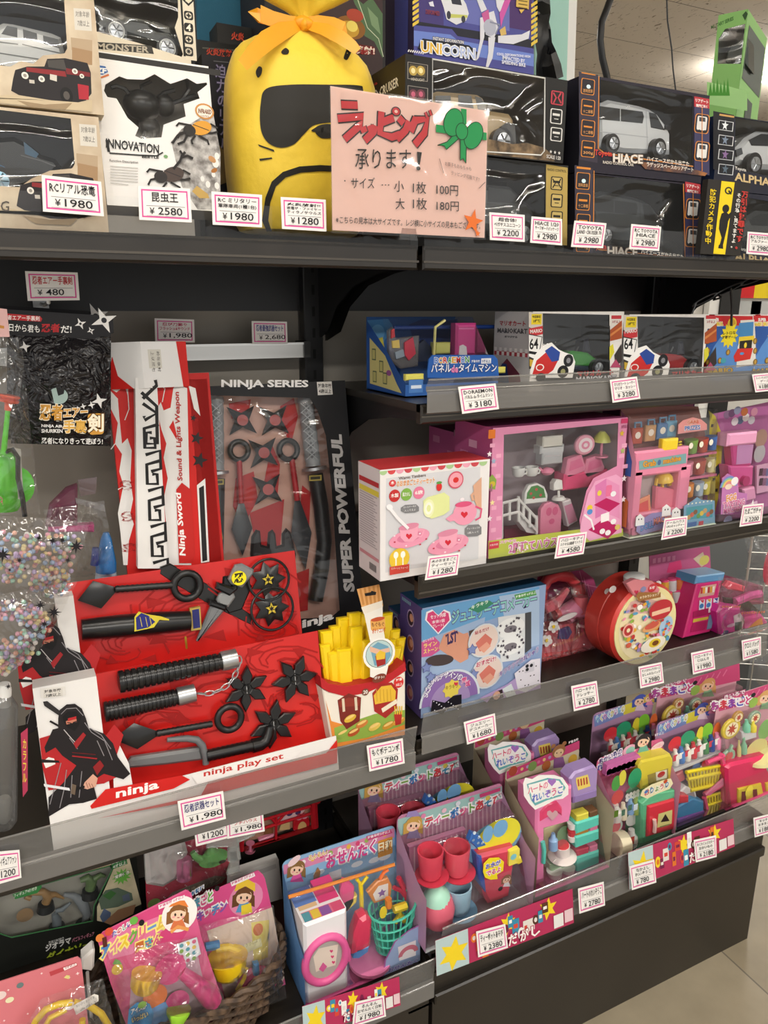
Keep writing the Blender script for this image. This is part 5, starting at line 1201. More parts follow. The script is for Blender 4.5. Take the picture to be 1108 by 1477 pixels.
# ------------------------------------------------------------------ left bay: things on hooks
def hook(u,v,y,label):
    F = FrP(u,v,y);L = YB-.009-y
    b = MB(F);b.tube([(0,0,.012),(0,0,0),(0,L*.5,-.003),(0,L-.004,0)],.0028,'M:b4b5b6',8);b.box(-.012,.012,L-.005,L-.002,-.015,.015,'M:b4b5b6');tag(b.build('display_hook'),label,'hook')
hook(70,436,1.13,'metal display hook carrying the black throwing star bags under the ¥480 card')
price([(36,391),(112,393),(115,433),(40,434)],['忍者エアー手裏剣'],'480',1.125,'price card ¥480 with red writing above the black throwing star bags','c01f2a')
def starbag(y,o,label,front):
    F = FrP(30+o[0],640+o[1],y);t = thing('throwing_star_bag',F,label,'toy bag','black ninja throwing star bags')
    s = lambda q:[(u+o[0],v+o[1]) for u,v in q]
    b = MB(F);b.P(s([(9,446),(163,456),(164,480),(160,482),(158,490),(26,484),(10,482)]),'17161a',.001);b.at(-.0002)
    b.P(s([(8,452),(58,456),(61,460),(59,464),(8,461)]),'b8262c');b.T('忍者エアー手裏剣',4+o[0],461+o[1],57+o[0],463+o[1],7,'f4f2ee',None,.01)
    b.T('今日から君も',2+o[0],477+o[1],57+o[0],480+o[1],11,'f4f2ee',None,.015);b.T('忍者',60+o[0],479+o[1],86+o[0],479+o[1],12,'b8262c',None,.03);b.T('だ!',88+o[0],480+o[1],103+o[0],480+o[1],10,'f4f2ee',None,.02)
    for u,v,r in ((116,467,9),(131,477,6),(150,462,20)):b.S(u+o[0],v+o[1],r,r*.34,4,'e9e7e4',0,110);b.E(u+o[0],v+o[1],r*.2,r*.2,'2a2a2e')
    b.build('header_card',t)
    b = MB(F);r = random.Random(4+front)
    us = [22,40,60,82,104,126,146,160];vv = [484,500,520,542,564,586,606,626,642];N_ = len(us)
    g = []
    for j,v in enumerate(vv):
        for i,u in enumerate(us):
            e = min(i,N_-1-i)/3;f = min(j,len(vv)-1-j)/4
            g.append(F(u+o[0]+(2*r.random() if 0 < i < N_-1 else 0)-(6 if j > 6 and i == 0 else 0),v+o[1]+(i-4)*.6,-.022*min(1,e*1.4)*min(1,f*1.6)+r.uniform(-.004,.004)))
    fs = [(j*N_+i,(j+1)*N_+i,(j+1)*N_+i+1,j*N_+i+1) for j in range(len(vv)-1) for i in range(N_-1)]
    mm,n,l,p = newmat('black_foil');p.inputs['Base Color'].default_value = hexc('1f1d1f');p.inputs['Roughness'].default_value = .22
    tc = n.new('ShaderNodeTexCoord');nz = n.new('ShaderNodeTexNoise');nz.inputs['Scale'].default_value = 45;nz.inputs['Detail'].default_value = 2;nz.inputs['Distortion'].default_value = 1.5;bp = n.new('ShaderNodeBump');bp.inputs['Strength'].default_value = .9;bp.inputs['Distance'].default_value = .012
    l.new(tc.outputs['Object'],nz.inputs['Vector']);l.new(nz.outputs[0],bp.inputs['Height']);l.new(bp.outputs[0],p.inputs['Normal']);MATS['foil'] = mm
    b.add(g,fs,'foil');b.build('pouch',t)
    if not front:return
    b = MB(F).at(-.027)
    b.E(84,571,14,12,'9fb5b0',0,20,0,0,-120,130);b.P([(84,571),(80,556),(88,560),(94,555),(92,568)],'1b1a1c')
    b.T('忍者',58,605,90,606,22,'c9923a','f0e4cc',.03,.05);b.T('エアー',92,602,126,600,12,'c9923a','f0e4cc',.03,.06);b.T('手裏',92,624,124,624,18,'d9a84a','f0e4cc',.03,.05);b.R(126,597,150,626,'c9923a',0,.004);b.T('剣',127,623,149,622,25,'f4ead2','5a3a14',.03,.05)
    b.T('NINJA AIR',60,617,90,618,5,'e9e7e4',None,.03);b.T('SHURIKEN',60,624,90,624,5,'e9e7e4',None,.03);b.T('忍者になりきって遊ぼう!',60,640,148,641,9,'e9e7e4',None,.02)
    for u,v,q in ((120,586,5),(132,584,6),(143,578,12),(36,500,9),(112,588,3)):b.S(u,v,q,q*.34,4,'d9d8d6',0,100)
    b.build('pouch_print',t)
starbag(1.145,(0,0),'front black throwing star bag with white Japanese lettering on the hook',True)
starbag(1.20,(-12,-6),'second black throwing star bag, mostly hidden behind the front one on the hook',False)
def filmsheet(F,pts,name,root,d=0,k='film',puff=.01,seed=1,n=9):
    """a loose clear bag side: a puffed, crumpled grid stretched over a four-cornered outline"""
    r = random.Random(seed);c = [F(u,v,d) for u,v in pts];V_ = []
    for j in range(n+1):
        for i in range(n+1):
            a,b_ = i/n,j/n;p = (c[0]*(1-a)+c[1]*a)*(1-b_)+(c[3]*(1-a)+c[2]*a)*b_
            e = min(1,4*min(a,1-a))*min(1,4*min(b_,1-b_));V_.append(p+Vector((r.uniform(-.001,.001),-puff*e+r.uniform(-.004,.004)*e,r.uniform(-.001,.001))))
    b = MB(F);b.add(V_,[(j*(n+1)+i,(j+1)*(n+1)+i,(j+1)*(n+1)+i+1,j*(n+1)+i+1) for j in range(n) for i in range(n)],k);return b.build(name,root)
# green dart shooter in a bag
F = FrP(0,740,1.10);t = thing('toy_dart_shooter',F,'green toy dart shooter with an orange suction dart in a clear bag','toy bag')
b = MB(F);g = 'P:5fd42a'
b.C(5,655,12,585,[(0,4.5),(1,3.6)],g,12,0);b.C(11,592,14,570,[(0,5),(.5,6),(.55,9),(.9,16),(1,15)],'P:e0552a',20,0);b.C(12,580,12.5,576,[(0,15),(1,16)],'P:d84a22',16,0);b.build('dart',t)
b = MB(F);b.C(5,735,5,650,[(0,22),(.1,27),(.35,28),(.6,24),(.85,18),(1,8)],g,20,.03);b.B(28,700,22,30,.02,'P:55c626',.035);b.L([(-5,655,.01),(12,655,.008),(20,660,.012)],g,5);b.at(.0);b.T('モンス',-6,715,4,728,8,'d2302c','f2eedc',.03);b.build('shooter',t)
b = MB(F);b.L([(8,652,.0),(18,648,.0),(26,660,0),(26,690,0),(32,716,.0),(36,745,0)],'P:161818',4);b.P([(14,645),(30,648),(34,720),(26,720),(22,660)],'b9b6ae',.001);b.build('strap',t)
b = MB(F);b.at(-.02);b.P([(-20,442),(10,446),(14,486),(-20,486)],'dfb3b0',.001);b.at(-.0203);b.P([(-20,466),(6,470),(6,474),(-20,471)],'c98a3a');b.build('header_card',t)
filmsheet(F,[(-30,486),(30,488),(58,742),(-30,742)],'clear_bag',t,-.02,'film',.012,3)
# clear star printed bags full of beads
def beadbag(F,blobs,film,label,stars,n,seed):
    t = thing('bead_balloon_bag',F,label,'toy bag','clear star bags with pastel beads');r = random.Random(seed)
    b = MB(F);cols = ['P:e6a9bb','P:a9d6c2','P:a7bfe0','P:ecd9a0','P:e9e4e0','P:c9b3e0','P:f0b9a4']
    for i in range(n):
        u,v,ru,rv = r.choice(blobs);a = r.uniform(0,6.283);q = math.sqrt(r.random());p = F(u+ru*q*math.cos(a),v+rv*q*math.sin(a),r.uniform(.0,.03));b.ball(p,.0034,r.choice(cols),7,5)
    o = b.build('beads',t);o['kind'] = 'stuff'
    for i,f in enumerate(film):filmsheet(F,f,'clear_bag',t,-.012,'film',.015,seed+i)
    b = MB(F).at(-.032)
    for u,v,q in stars:
        b.S(u,v,q,q*.22,4,'1d1b20',0,80);b.S(u,v,q*.8,q*.2,4,'1d1b20',0,40)
    b.build('star_print',t);return t
beadbag(FrP(0,880,1.05),[(55,815,50,36),(70,790,48,26),(10,800,30,40),(75,840,26,22)],[[(-30,742),(130,752),(96,872),(-30,872)]],'clear star bag of pastel beads, upper of the two at the left edge',[(110,788,13),(4,800,14),(76,780,8),(90,779,7),(56,776,6),(98,808,6),(28,808,6),(14,822,4),(36,820,3)],300,11)
beadbag(FrP(0,990,1.03),[(28,935,30,22),(20,880,34,14),(50,900,26,22),(8,955,14,18)],[[(-30,862),(112,838),(64,930),(-30,1010)]],'clear star bag of pastel beads tapering down, lower of the two at the left edge',[(58,873,9),(78,883,12),(64,900,8),(12,990,6)],260,23)
def stick(u,v0,v1,y,label):
    F = FrP(u,v1,y);t = thing('balloon_stick_tube',F,label,'toy','clear tubes below the bead bags')
    b = MB(F);b.C(u,v1,u-1,v0,[(0,14),(.04,19),(.9,20),(.97,12),(1,8)],'T:b9b8b6',20,.02);b.build('tube',t)
    b = MB(F);b.C(u,v1-6,u,v1-42,[(0,6),(.2,12),(.8,12),(1,8)],'P:dcdcd8',14,.02);b.build('cap',t);b = MB(F);b.C(u,v0+18,u,v0-14,[(0,10),(.7,11),(1,9)],'P:e6e6e4',14,.02);b.build('cap',t)
    return t,F
t,F = stick(6,1000,1192,1.02,'clear plastic tube standing below the bead bags at the left edge')
b = MB(F).at(.0);b.P([(30,1058),(40,1050),(40,1140),(33,1150)],'b03a58',.001);b.at(-.0003);b.TV('カラフル',33,1065,33,1130,5,'e8d04a',None,.02);b.build('label_strip',t)
# pink and blue toys in a clear bag
F = FrP(70,818,1.20);t = thing('bubble_toy_bag',F,'clear bag with a pink and a blue toy, left of the tall sword box','toy bag')
b = MB(F);b.C(153,830,153,768,[(0,15),(.3,15),(.6,11),(.85,8),(1,4)],'P:2f86d2',16,.02);b.C(153,845,153,815,[(0,17),(1,14)],'P:c9dcea',16,.02);b.C(136,815,138,790,[(0,6),(1,5)],'P:2a3f9a',12,.01);b.build('blue_bottle',t)
b = MB(F);b.P([(66,760),(72,730),(96,706),(112,700),(112,760)],'T:c98aa6',.02,.004);b.P([(70,761),(136,757),(136,768),(70,768)],'P:d23a8c',.02,.003);b.build('pink_toy',t)
b = MB(F);b.P([(112,692),(140,688),(138,712),(116,716)],'T:c9b8bc',.001);b.P([(108,718),(150,728),(152,738),(110,726)],'T:d9d6d6',.002);b.build('bag_flap',t)
filmsheet(F,[(64,735),(150,722),(168,830),(66,835)],'clear_bag',t,-.004,'film',.014,8)
# ------------------------------------------------------------------ right bay: shelves one to three
ZA,ZB,ZM = 1.3308,1.0518,.7458
def solve(F,u,v,x=0):
    """depth at which the sight line through (u, v) has local x"""
    a,b = F(u,v,0)[0],F(u,v,.1)[0]
    return (x-a)/(b-a)*.1
def blk(b,u0,v0,u1,v1,d,th,k,ch=.002):
    b.at(d);return b.R(u0,v0,u1,v1,k,th,0,ch)
# ---- blue hurdle game
F = Fr(584.5,1.10,ZA);t = thing('hurdle_game_box',F,'blue hurdle game pack with a clear cover, left end of the upper right shelf','toy box')
D = solve(F,525,470);D = min(max(D,.09),.15);x1 = F(719,540,0)[0];zt = F(525,457,D)[2]
b = MB(F);b.box(0,x1,D,D+.003,0,zt,'2a5a9c');b.box(0,x1,0,D,0,.002,'2a5a9c');b.box(0,x1,0,.002,0,F(600,555,0)[2],'2f5fa6')
b.add([(0,0,0),(0,0,.022),(0,D*.45,zt*.55),(0,D,zt*.95),(0,D,0)],[(0,1,2,3,4)],'2a57a2')
b.add([(-.0004,.012,.006),(-.0004,.03,.02),(-.0004,D*.5,zt*.5),(-.0004,D*.92,zt*.72),(-.0004,D*.92,.012)],[(0,1,2,3,4)],'d9cf8a')
for y,z in ((D*.8,zt*.5),(D*.6,zt*.35),(D*.78,zt*.2),(D*.5,zt*.2)):b.add([(-.0007,y-.008,z-.01),(-.0007,y+.008,z-.01),(-.0007,y+.008,z+.01),(-.0007,y-.008,z+.01)],[(3,2,1,0)],'5a6a50');b.add([(-.0009,y-.006,z-.008),(-.0009,y+.006,z-.008),(-.0009,y+.006,z+.008),(-.0009,y-.006,z+.008)],[(3,2,1,0)],'c9c27c')
b.add([(-.0007,D*.4+.01*math.cos(i*.5),zt*.28+.005*math.sin(i*.5)) for i in range(12)],[tuple(range(12))],'a05a9a')
b.at(D-.0005);b.P([(530,462),(560,460),(570,475),(555,490),(545,530),(530,520)],'4a8ac0');b.P([(590,468),(610,460),(640,464),(660,460),(662,500),(600,505)],'1f3a78');b.E(545,480,10,12,'6aa6d2');b.P([(540,490),(552,486),(556,510),(538,512)],'d6c84a')
b.build('carton',t)
b = MB(F).at(-.0005);b.R(590,548,610,566,'4f7fc0');b.R(593,556,608,560,'d9e4f0');b.build('front_print',t)
b = MB(F).at(-.003);b.P([(617,536),(619,518),(624,512),(712,512),(718,518),(720,545),(617,545)],'2b62b4',.003);b.at(-.0034)
for i,(c_,k) in enumerate(zip('DORAEMON',['3a7ad2','e0a42c','d23a3a','3a9a4a','e0a42c','d23a3a','3a7ad2','3a9a4a'])):b.T(c_,627+i*6.3,524-i*.2,632.5+i*6.3,524-i*.2,8,k,'f2f2ee',.03,.06)
b.T('対象年齢',680,523,692,523,4,'e9eef6',None,.02);b.R(694,517,708,524,'f0f2f4');b.T('3才以上',695,523,707,523,4.5,'2b4a8c',None,.03);b.T('パネルdeタイムマシン',622,537,716,536,12,'f0f4fa','2a3a7a',.02,.05);b.T('de',651,537,660,537,9,'e07ab0',None,.04);b.build('name_plate',t)
b = MB(F);blk(b,586,540,612,548,.0,.01,'P:e4dc6a');blk(b,705,530,730,538,.0,.01,'P:e4dc6a');b.build('toy_bar',t)
b = MB(F);d = D*.5
b.at(d);b.P([(563,520),(562,478),(568,472),(572,488),(606,484),(604,528),(580,532)],'T:d9d4d2',.012,.003);b.at(d-.004);b.P([(565,476),(569,474),(570,486),(565,488)],'P:cf3a44',.004);b.P([(566,492),(576,490),(577,502),(567,502)],'P:e8c86a',.004);b.P([(584,494),(596,486),(600,510),(590,520),(584,512)],'P:d23a52',.004);b.P([(570,508),(582,504),(584,514),(572,518)],'P:9aa6b4',.004);b.build('parts_bag',t)
b = MB(F);b.L([(626,512,d),(628,472,d),(642,462,d)],'P:e6dc8a',2);b.build('toy_straw',t)
b = MB(F);blk(b,629,494,650,510,d,.02,'P:d2cf72');b.build('toy_block',t)
b = MB(F);blk(b,659,466,687,512,d,.02,'P:d0468c',.004);b.at(d-.0005);b.K([(662,474),(684,474)],'P:e27ab0',2);b.P([(663,499),(668,497),(673,500),(674,512),(662,512)],'P:e6dfe2',.006);b.build('toy_door',t)
b = MB(F);blk(b,570,470,720,474,D*.7,.01,'P:1f3f86');b.at(D*.6);b.P([(600,500),(612,490),(622,500),(624,520),(604,522)],'P:16233f',.01);b.build('tray',t)
b = MB(F);V_ = [(0,-.0,.024),(x1,0,.024),(x1,D*.45,zt*.8),(0,D*.45,zt*.8),(x1,D*.6,zt),(0,D*.6,zt),(x1,D,zt),(0,D,zt),(0,0,0),(x1,0,0),(x1,D,0)]
b.add(V_,[(0,1,2,3),(3,2,4,5),(5,4,6,7),(1,9,10,6,4,2)],'clear');b.build('clear_cover',t)
# ---- two kart boxes
def kartbox(u,uR,label,shade):
    F = Fr(u,1.08,ZA);t = thing('kart_box',F,label,'toy box','toy kart window boxes')
    k = u-763;zt = F(u,449.5+k*.03,0)[2];x1 = F(uR,500,0)[0];s = lambda q:[(a+k,c+k*.03) for a,c in q]
    b,hp = openbox(F,'e9e5e0',0,s([(783,570),(783,452),(880,454),(879,570)]),.115,'5c5f62','c9c6c4',None,(0,x1,0,zt));b.at(-.0002)
    b.P(s([(763,450),(783,452),(783,478),(763,472)]),'d8cfc4');b.R(767+k,453+k*.03,781+k,468+k*.03,'f0d52c');b.T('今回限定',768+k,459+k*.03,780+k,459+k*.03,4,'3a3018',None,.03);b.T('2種類',769+k,465+k*.03,780+k,465+k*.03,4,'3a3018',None,.03)
    b.P(s([(763,474),(783,470),(783,482),(763,486)]),'cf3a40');b.T('MARIO',765+k,481,782+k,479,5,'f2eae4',None,.03)
    b.P(s([(763,482),(783,486),(778,520),(763,516)]),'f4f2ee');b.K(s([(763,482),(782,486),(776,518)]),'2a2a2a',1.2);b.T('64',764+k,504,776+k,503,15,'1b1b1b',None,.02);b.P(s([(763,506),(775,508),(774,512),(763,510)]),'1b1b1b');b.P(s([(763,514),(772,518),(768,532),(763,532)]),'3a3632');b.P(s([(764,518),(771,520),(768,530),(764,528)]),'c9a83a')
    b.P(s([(879,454),(897,454),(897,470),(879,470)]),'e8e2da');b.R(882+k,455,896+k,460,'c93a42',0,.001);b.T('3才以上',883+k,466,895+k,466,4,'a03040',None,.03)
    b.P(s([(880,476),(897,462),(897,488),(880,492)]),'b2542c');b.P(s([(880,482),(897,470),(897,473),(880,486)]),'d9884a');b.P(s([(879,500),(884,496),(886,508),(879,520)]),'d9cf3a');b.P(s([(886,512),(896,496),(897,520),(888,530)]),'3a3230');b.P(s([(880,530),(888,518),(896,530)]),'b04a6a')
    b.T('マリオカート',833+k,543,884+k,540,7,'c93a40','7a1a20',.02,.05);b.T('MARIOKART',831+k,552,888+k,549,8,'c9c9cc','3a3a40',.04,.06)
    b.build('carton',t)
    sd = MB(F);Y = [.112,.004]
    if shade:
        sd.add([(-.0003,Y[0],.06),(-.0003,.004,.06),(-.0003,.004,.068),(-.0003,Y[0],.068)],[(0,1,2,3)],'b5444c')
        for i in range(14):
            y0 = .112-i*.008
            for j in range(2):
                if (i+j) % 2:sd.add([(-.0006,y0,.06+j*.007),(-.0006,y0-.008,.06+j*.007),(-.0006,y0-.008,.067+j*.007),(-.0006,y0,.067+j*.007)],[(0,1,2,3)],'f0ece8')
        def st(tx,y0,y1,z,h,kk):
            vs,fs = glyphs(tx,.03,1);xs = [q[0] for q in vs];zs = [q[1] for q in vs]
            sd.add([(-.0008,y0+(y1-y0)*(q[0]-min(xs))/(max(xs)-min(xs)),z+h*(q[1]-min(zs))/(max(zs)-min(zs))) for q in vs],fs,kk)
        st('マリオカート',.098,.018,.113,.009,'b03a42');st('MARIOKART',.104,.012,.10,.009,'5a5a5e');st('オリジナル',.08,.04,.092,.004,'5a5a5e')
        sd.add([(-.0005,.1,.0),(-.0005,.02,0),(-.0005,.03,.03),(-.0005,.07,.055),(-.0005,.09,.04)],[(0,1,2,3,4)],'7a3a4a');sd.add([(-.0008,.095,.01),(-.0008,.06,.01),(-.0008,.07,.045),(-.0008,.085,.045)],[(0,1,2,3)],'2f4a86')
        sd.build('side_print',t)
    # cut-out print of a red kart standing in front of the window
    c = MB(F).at(-.0015);c.P(s([(765,535),(772,512),(784,498),(796,494),(806,504),(814,508),(826,512),(830,522),(826,545),(765,545)]),'f4f2ee',.0006)
    c.P(s([(768,540),(774,520),(788,508),(802,508),(806,518),(798,534),(784,544)]),'c9302e');c.E(779+k,530,6,5,'f2eae4');c.E(779+k,530,4.4,3.6,'c9302e');c.P(s([(786,506),(796,499),(808,508),(806,520),(796,522)]),'2c4a9a');c.E(820+k,520,7,9,'232326');c.E(820+k,520,3,4,'8a8a8e');c.E(812+k,536,8,9,'232326');c.E(812+k,536,3.4,4,'9a9a6a');c.E(780+k,544,7,6,'232326');c.build('cut_out_print',t)
    # toy kart in the window
    k1 = 'P:3f9a3a' if shade else 'P:b52b2e';c = MB(F);d = .022
    c.at(d);c.P(s([(806,528),(812,514),(826,506),(848,508),(862,518),(868,530)]),k1,.03,.004);c.P(s([(842,508),(844,490),(850,488),(854,510)]),'P:1d2030',.026,.003);c.P(s([(802,534),(806,526),(872,528),(874,536)]),'P:2a3648',.036,.003);wheel(c,816+k,530,8,d-.004,w_=.012);wheel(c,860+k,530,9,d-.004,w_=.012);c.L([(830+k,508,d+.01),(834+k,500,d+.01)],'P:1b1b1e',1.4);c.build('toy_kart',t)
    win(F,t,hp,.0008)
kartbox(763,896.5,'kart box with a green toy kart and light grey left end',True)
kartbox(899.5,1018,'kart box with a red toy kart, right of the green kart box',False)
def gamebox(u,uR,label,k):
    F = Fr(u,1.085,ZA);t = thing('arcade_game_box',F,label,'toy box','red and blue arcade game boxes');zt = F(u,454,0)[2];x1 = F(uR,500,0)[0]
    b = carton(F,t,x1,zt,.1,'e4e2de','b8262c','c9302e');b.at(0);s = lambda q:[(a+k,c) for a,c in q]
    b.P(s([(1019,455),(1086,456),(1086,470),(1019,472)]),'cf2a2e');b.P(s([(1019,471),(1086,469),(1086,560),(1019,560)]),'5b8fd0');b.P(s([(1019,471),(1050,471),(1030,500),(1019,520)]),'2f5aa6')
    b.T('SUPER',1026+k,463,1037+k,463,4,'f4f2ee',None,.05);b.T('MARIO BROS.',1019.5+k,470,1043+k,469.5,5,'f2d23a','f4f2ee',.05,.1)
    b.E(1056+k,467,6.5,9,'e8c83a');b.E(1056+k,467,5,7,'c9a02a');b.S(1052+k,484,13,9,12,'f4df2a');b.T('レトロな',1043+k,483,1061+k,482,4.5,'2a2218',None,.03);b.T('対戦ゲーム',1042+k,489,1062+k,488,4.5,'2a2218',None,.03)
    b.P(s([(1062,530),(1064,500),(1068,490),(1068,462),(1088,461),(1090,490),(1090,526)]),'e8e4dc');b.P(s([(1066,466),(1087,464),(1086,488),(1066,490)]),'4a8fc8');b.P(s([(1066,486),(1088,484),(1088,492),(1065,496)]),'f0d23a');b.P(s([(1067,492),(1085,490),(1084,502),(1066,504)]),'2a2420');b.P(s([(1058,514),(1064,503),(1086,502),(1082,518),(1060,522)]),'d2332c');b.E(1070+k,510,3,2,'4a8fc8');b.E(1075+k,498,2,4,'f0d23a')
    for u_,v_ in ((1016,492),(1014,506),(1050,508),(1038,520),(1020,522)):b.E(max(u_,1021)+k,v_,3,4.5,'8a6a2c');b.E(max(u_,1021)+k,v_,1.4,3,'c9a04a')
    b.E(1043+k,520,4,4,'4aa0b0');b.T('MARIO',1018+k,540,1056+k,537,7,'c9a42a','6a5418',.04,.06);b.build('carton',t)
gamebox(1020.5,1084,'red topped arcade game box, first to the right of the kart boxes',0)
gamebox(1085.5,1150,'red topped arcade game box cut by the right edge of the photo',68)
# ---- shelf two: wooden tea set box
F = Fr(548.5,1.006,ZB);t = thing('tea_set_box',F,'white wooden toy tea set box with a red top, left end of its shelf','toy box')
p = F(548,678,0);x1 = F(701,818,0)[0]
b = carton(F,t,x1,p[2],.082,'e6e3e3','c03a3e','d9d0d2');b.at(0)
b.P([(557,690),(693,673),(690,806),(556,826)],'d2d2d6')
for i in range(13):
    u = 553+i*12;v = 677-i*1.15;b.E(u,v+2.5,5.8,6,['a8c890','d24a4e','e6a0b4','c84a52'][i % 4],0,14,0,0,180,360)
b.T('Warm Timbers',575,692,614,687,4,'6a5a52',None,.02)
b.E(566,697,5,5,'d23a3e');b.T('木',563.5,699,568.5,698.5,5,'f4f0ec',None,.03);b.T('のおままごとティーセット',572,702,627,696,8.5,'d98a3a','f6f2ec',.03,.06)
for u,v,k,q in ((569,715,'c03030','木製'),(586,713,'7fae4a','楽2たのし'),(604,710.5,'e07a9a','6歳')):b.E(u,v,8,9,k);b.T(q,u-5.5,v+3,u+5.5,v+2,6,'f6f2ee',None,.02)
b.P([(578,732),(584,728),(600,727),(604,731),(604,737),(598,739),(584,740),(578,737)],'7d7d80');b.T('ロールケーキが',582,733,600,731,3,'f0f0f0');b.T('入ってるよ',583,738,599,736,3,'f0f0f0')
b.P([(670,762),(675,757),(690,756),(694,760),(694,770),(688,773),(674,774),(670,770)],'7d7d80');b.T('ティーカップが',673,764,692,762,3,'f0f0f0');b.T('2客入って',674,770,690,768,3,'f0f0f0')
# printed cake, pot, cups, spoons
b.P([(610,722),(616,717),(640,710),(648,716),(648,736),(640,742),(622,748),(612,742)],'dfe6a0');b.E(618,733,8,13,'e9edbe');b.E(618,733,5.5,9,'f6f4e2');b.E(618,733,3,5,'dfe6a0');b.E(633,702,4,6,'d2302e');b.E(633,696,4,2,'5a9a4a')
b.E(657,692,11,12.5,'d2556a');b.E(657,692,9.5,10.5,'e9a0ae');b.E(657,692,4,4,'d2302e')
b.P([(682,700),(694,688),(694,735),(688,732),(684,722)],'d8a88c');b.K([(688,706),(680,714),(682,722)],'d8a88c',4)
b.E(670,740,17,17,'ea9bb4');b.E(668,727,12,4,'d9557e');b.E(666,720,3,2.4,'f2e6ea');b.P([(656,738),(642,748),(648,752),(658,750)],'ea9bb4');b.K([(685,730),(694,734),(692,746),(685,750)],'d9557e',2.4)
def heart(b,u,v,q,k):b.P([(u,v+q),(u-q,v-q*.1),(u-q*.9,v-q*.7),(u-q*.45,v-q*.9),(u,v-q*.45),(u+q*.45,v-q*.9),(u+q*.9,v-q*.7),(u+q,v-q*.1)],k)
heart(b,669,742,5,'d22c3c')
for cu,cv in ((590,772),(646,781)):
    b.E(cu,cv+4,29,13,'e99ab4',0,26,6);b.E(cu,cv+2,18,7,'dc7f9e',0,22,6)
    for i in range(7):b.E(cu+24*math.cos(i*.9),cv+5-10*math.sin(i*.9),1.6,1.2,['c23a52','f6dde6'][i % 2],0,8)
    b.P([(cu-15,cv-12),(cu+13,cv-15),(cu+11,cv+3),(cu+4,cv+9),(cu-7,cv+9),(cu-13,cv+3)],'eda6bc');b.E(cu-1,cv-13,14.5,4.5,'d98aa4',0,20,5);b.K([(cu+13,cv-9),(cu+21,cv-8),(cu+17,cv+1),(cu+11,cv+1)],'eda6bc',2.6);heart(b,cu-1,cv+1,4.4,'d22c3c')
b.K([(558,728),(572,746),(588,762)],'f2eef0',4);b.E(561,731,5,4,'f2eef0',0,12,-40)
b.E(575,805,14.5,15,'e6c23a');b.E(570,800,3.4,5,'f6f4ea');b.K([(570,803),(570,815)],'f6f4ea',1.8);b.E(580,799,3.4,5,'f6f4ea');b.K([(580,803),(580,814)],'f6f4ea',1.8);b.R(561,817,589,824,'c9453a');b.T('スプーンとフォーク',563,821,587,819,3,'f4eeea')
b.build('carton',t)
sd = MB(F);zt = p[2]
for z0,z1,k in ((zt-.03,zt-.022,'b8343a'),(zt-.045,zt-.036,'d9c84a'),(.03,.036,'c98a92')):sd.add([(-.0004,.078,z0),(-.0004,.004,z0),(-.0004,.004,z1),(-.0004,.078,z1)],[(0,1,2,3)],k)
for i in range(22):sd.add([(-.0004,.076,.05+i*.004),(-.0004,.01+.02*((i*7) % 3)/3,.05+i*.004),(-.0004,.01+.02*((i*7) % 3)/3,.0518+i*.004),(-.0004,.076,.0518+i*.004)],[(0,1,2,3)],'aea4a8')
for i in range(9):sd.add([(-.0004,.04-i*.003,.01),(-.0004,.0385-i*.003,.01),(-.0004,.0385-i*.003,.022),(-.0004,.04-i*.003,.022)],[(0,1,2,3)],'2a2a2c')
sd.build('side_print',t)
# ---- pink two-storey doll house box, and its twin behind
def brick(b,F,x,d,zt,k1,k2):
    r = random.Random(2)
    for j in range(int(zt/.022)):
        for i in range(3):
            if r.random() < .5:b.add([(x-.0004,d*(.95-.33*i-.1*(j % 2))-.002,.012+j*.022),(x-.0004,d*(.95-.33*i-.1*(j % 2))-.028,.012+j*.022),(x-.0004,d*(.95-.33*i-.1*(j % 2))-.028,.025+j*.022),(x-.0004,d*(.95-.33*i-.1*(j % 2))-.002,.025+j*.022)],[(0,1,2,3)],k2 if r.random() < .75 else k1)
F = Fr(704,1.025,ZB);t = thing('doll_house_box',F,'large pink brick-print doll house box with furniture in its window, middle of its shelf','toy box')
p = F(906,602,0);zt = p[2]
b,hp = openbox(F,'d98cb0',0,[(724,784),(727,627),(892,610),(890,672),(856,690),(846,708),(836,750),(838,768)],.12,'b8abb1','c05a8e',None,(0,p[0],0,zt));b.at(0)
for i,(u,v) in enumerate(((707,640),(716,655),(709,668),(715,684),(708,700),(717,716),(709,730),(716,745),(708,762),(716,776),(897,640),(893,655),(898,670))):b.R(u,v,u+7,v+5,'e6a6c2',0,.001)
for u,v,k in ((706,655,'f0e8ec'),(712,665,'9ab0c8'),(710,725,'f0e0a0'),(706,748,'f0e8ec'),(897,625,'d9b23a'),(900,690,'f0e8ec'),(899,720,'f0e8ec'),(898,650,'a6b86a')):b.S(u,v,4,1.8,5,k)
b.R(704.5,620,714,632,'e07a2c',0,.001);b.P([(704,690),(710,684),(716,692),(714,706),(705,704)],'8aa64a');b.E(710,698,4,4,'c9b23a')
b.R(896,604,905,610,'c93a6a',0,.001);b.T('3才以上',896,618,905,617,5,'a04a70',None,.03)
b.P([(704,780),(838,763),(898,762),(898,786),(704,814)],'b6bf52');b.T('2階建てハウス',734,798,803,787,14,'c96aa0','f0e2ea',.03,.06);b.T('ステキな',721,784,744,781,4,'c96aa0','f0e2ea',.02,.06);b.R(705,782,719,790,'c9404e');b.T('対象年齢',706,788,718,786,3,'f4ecee')
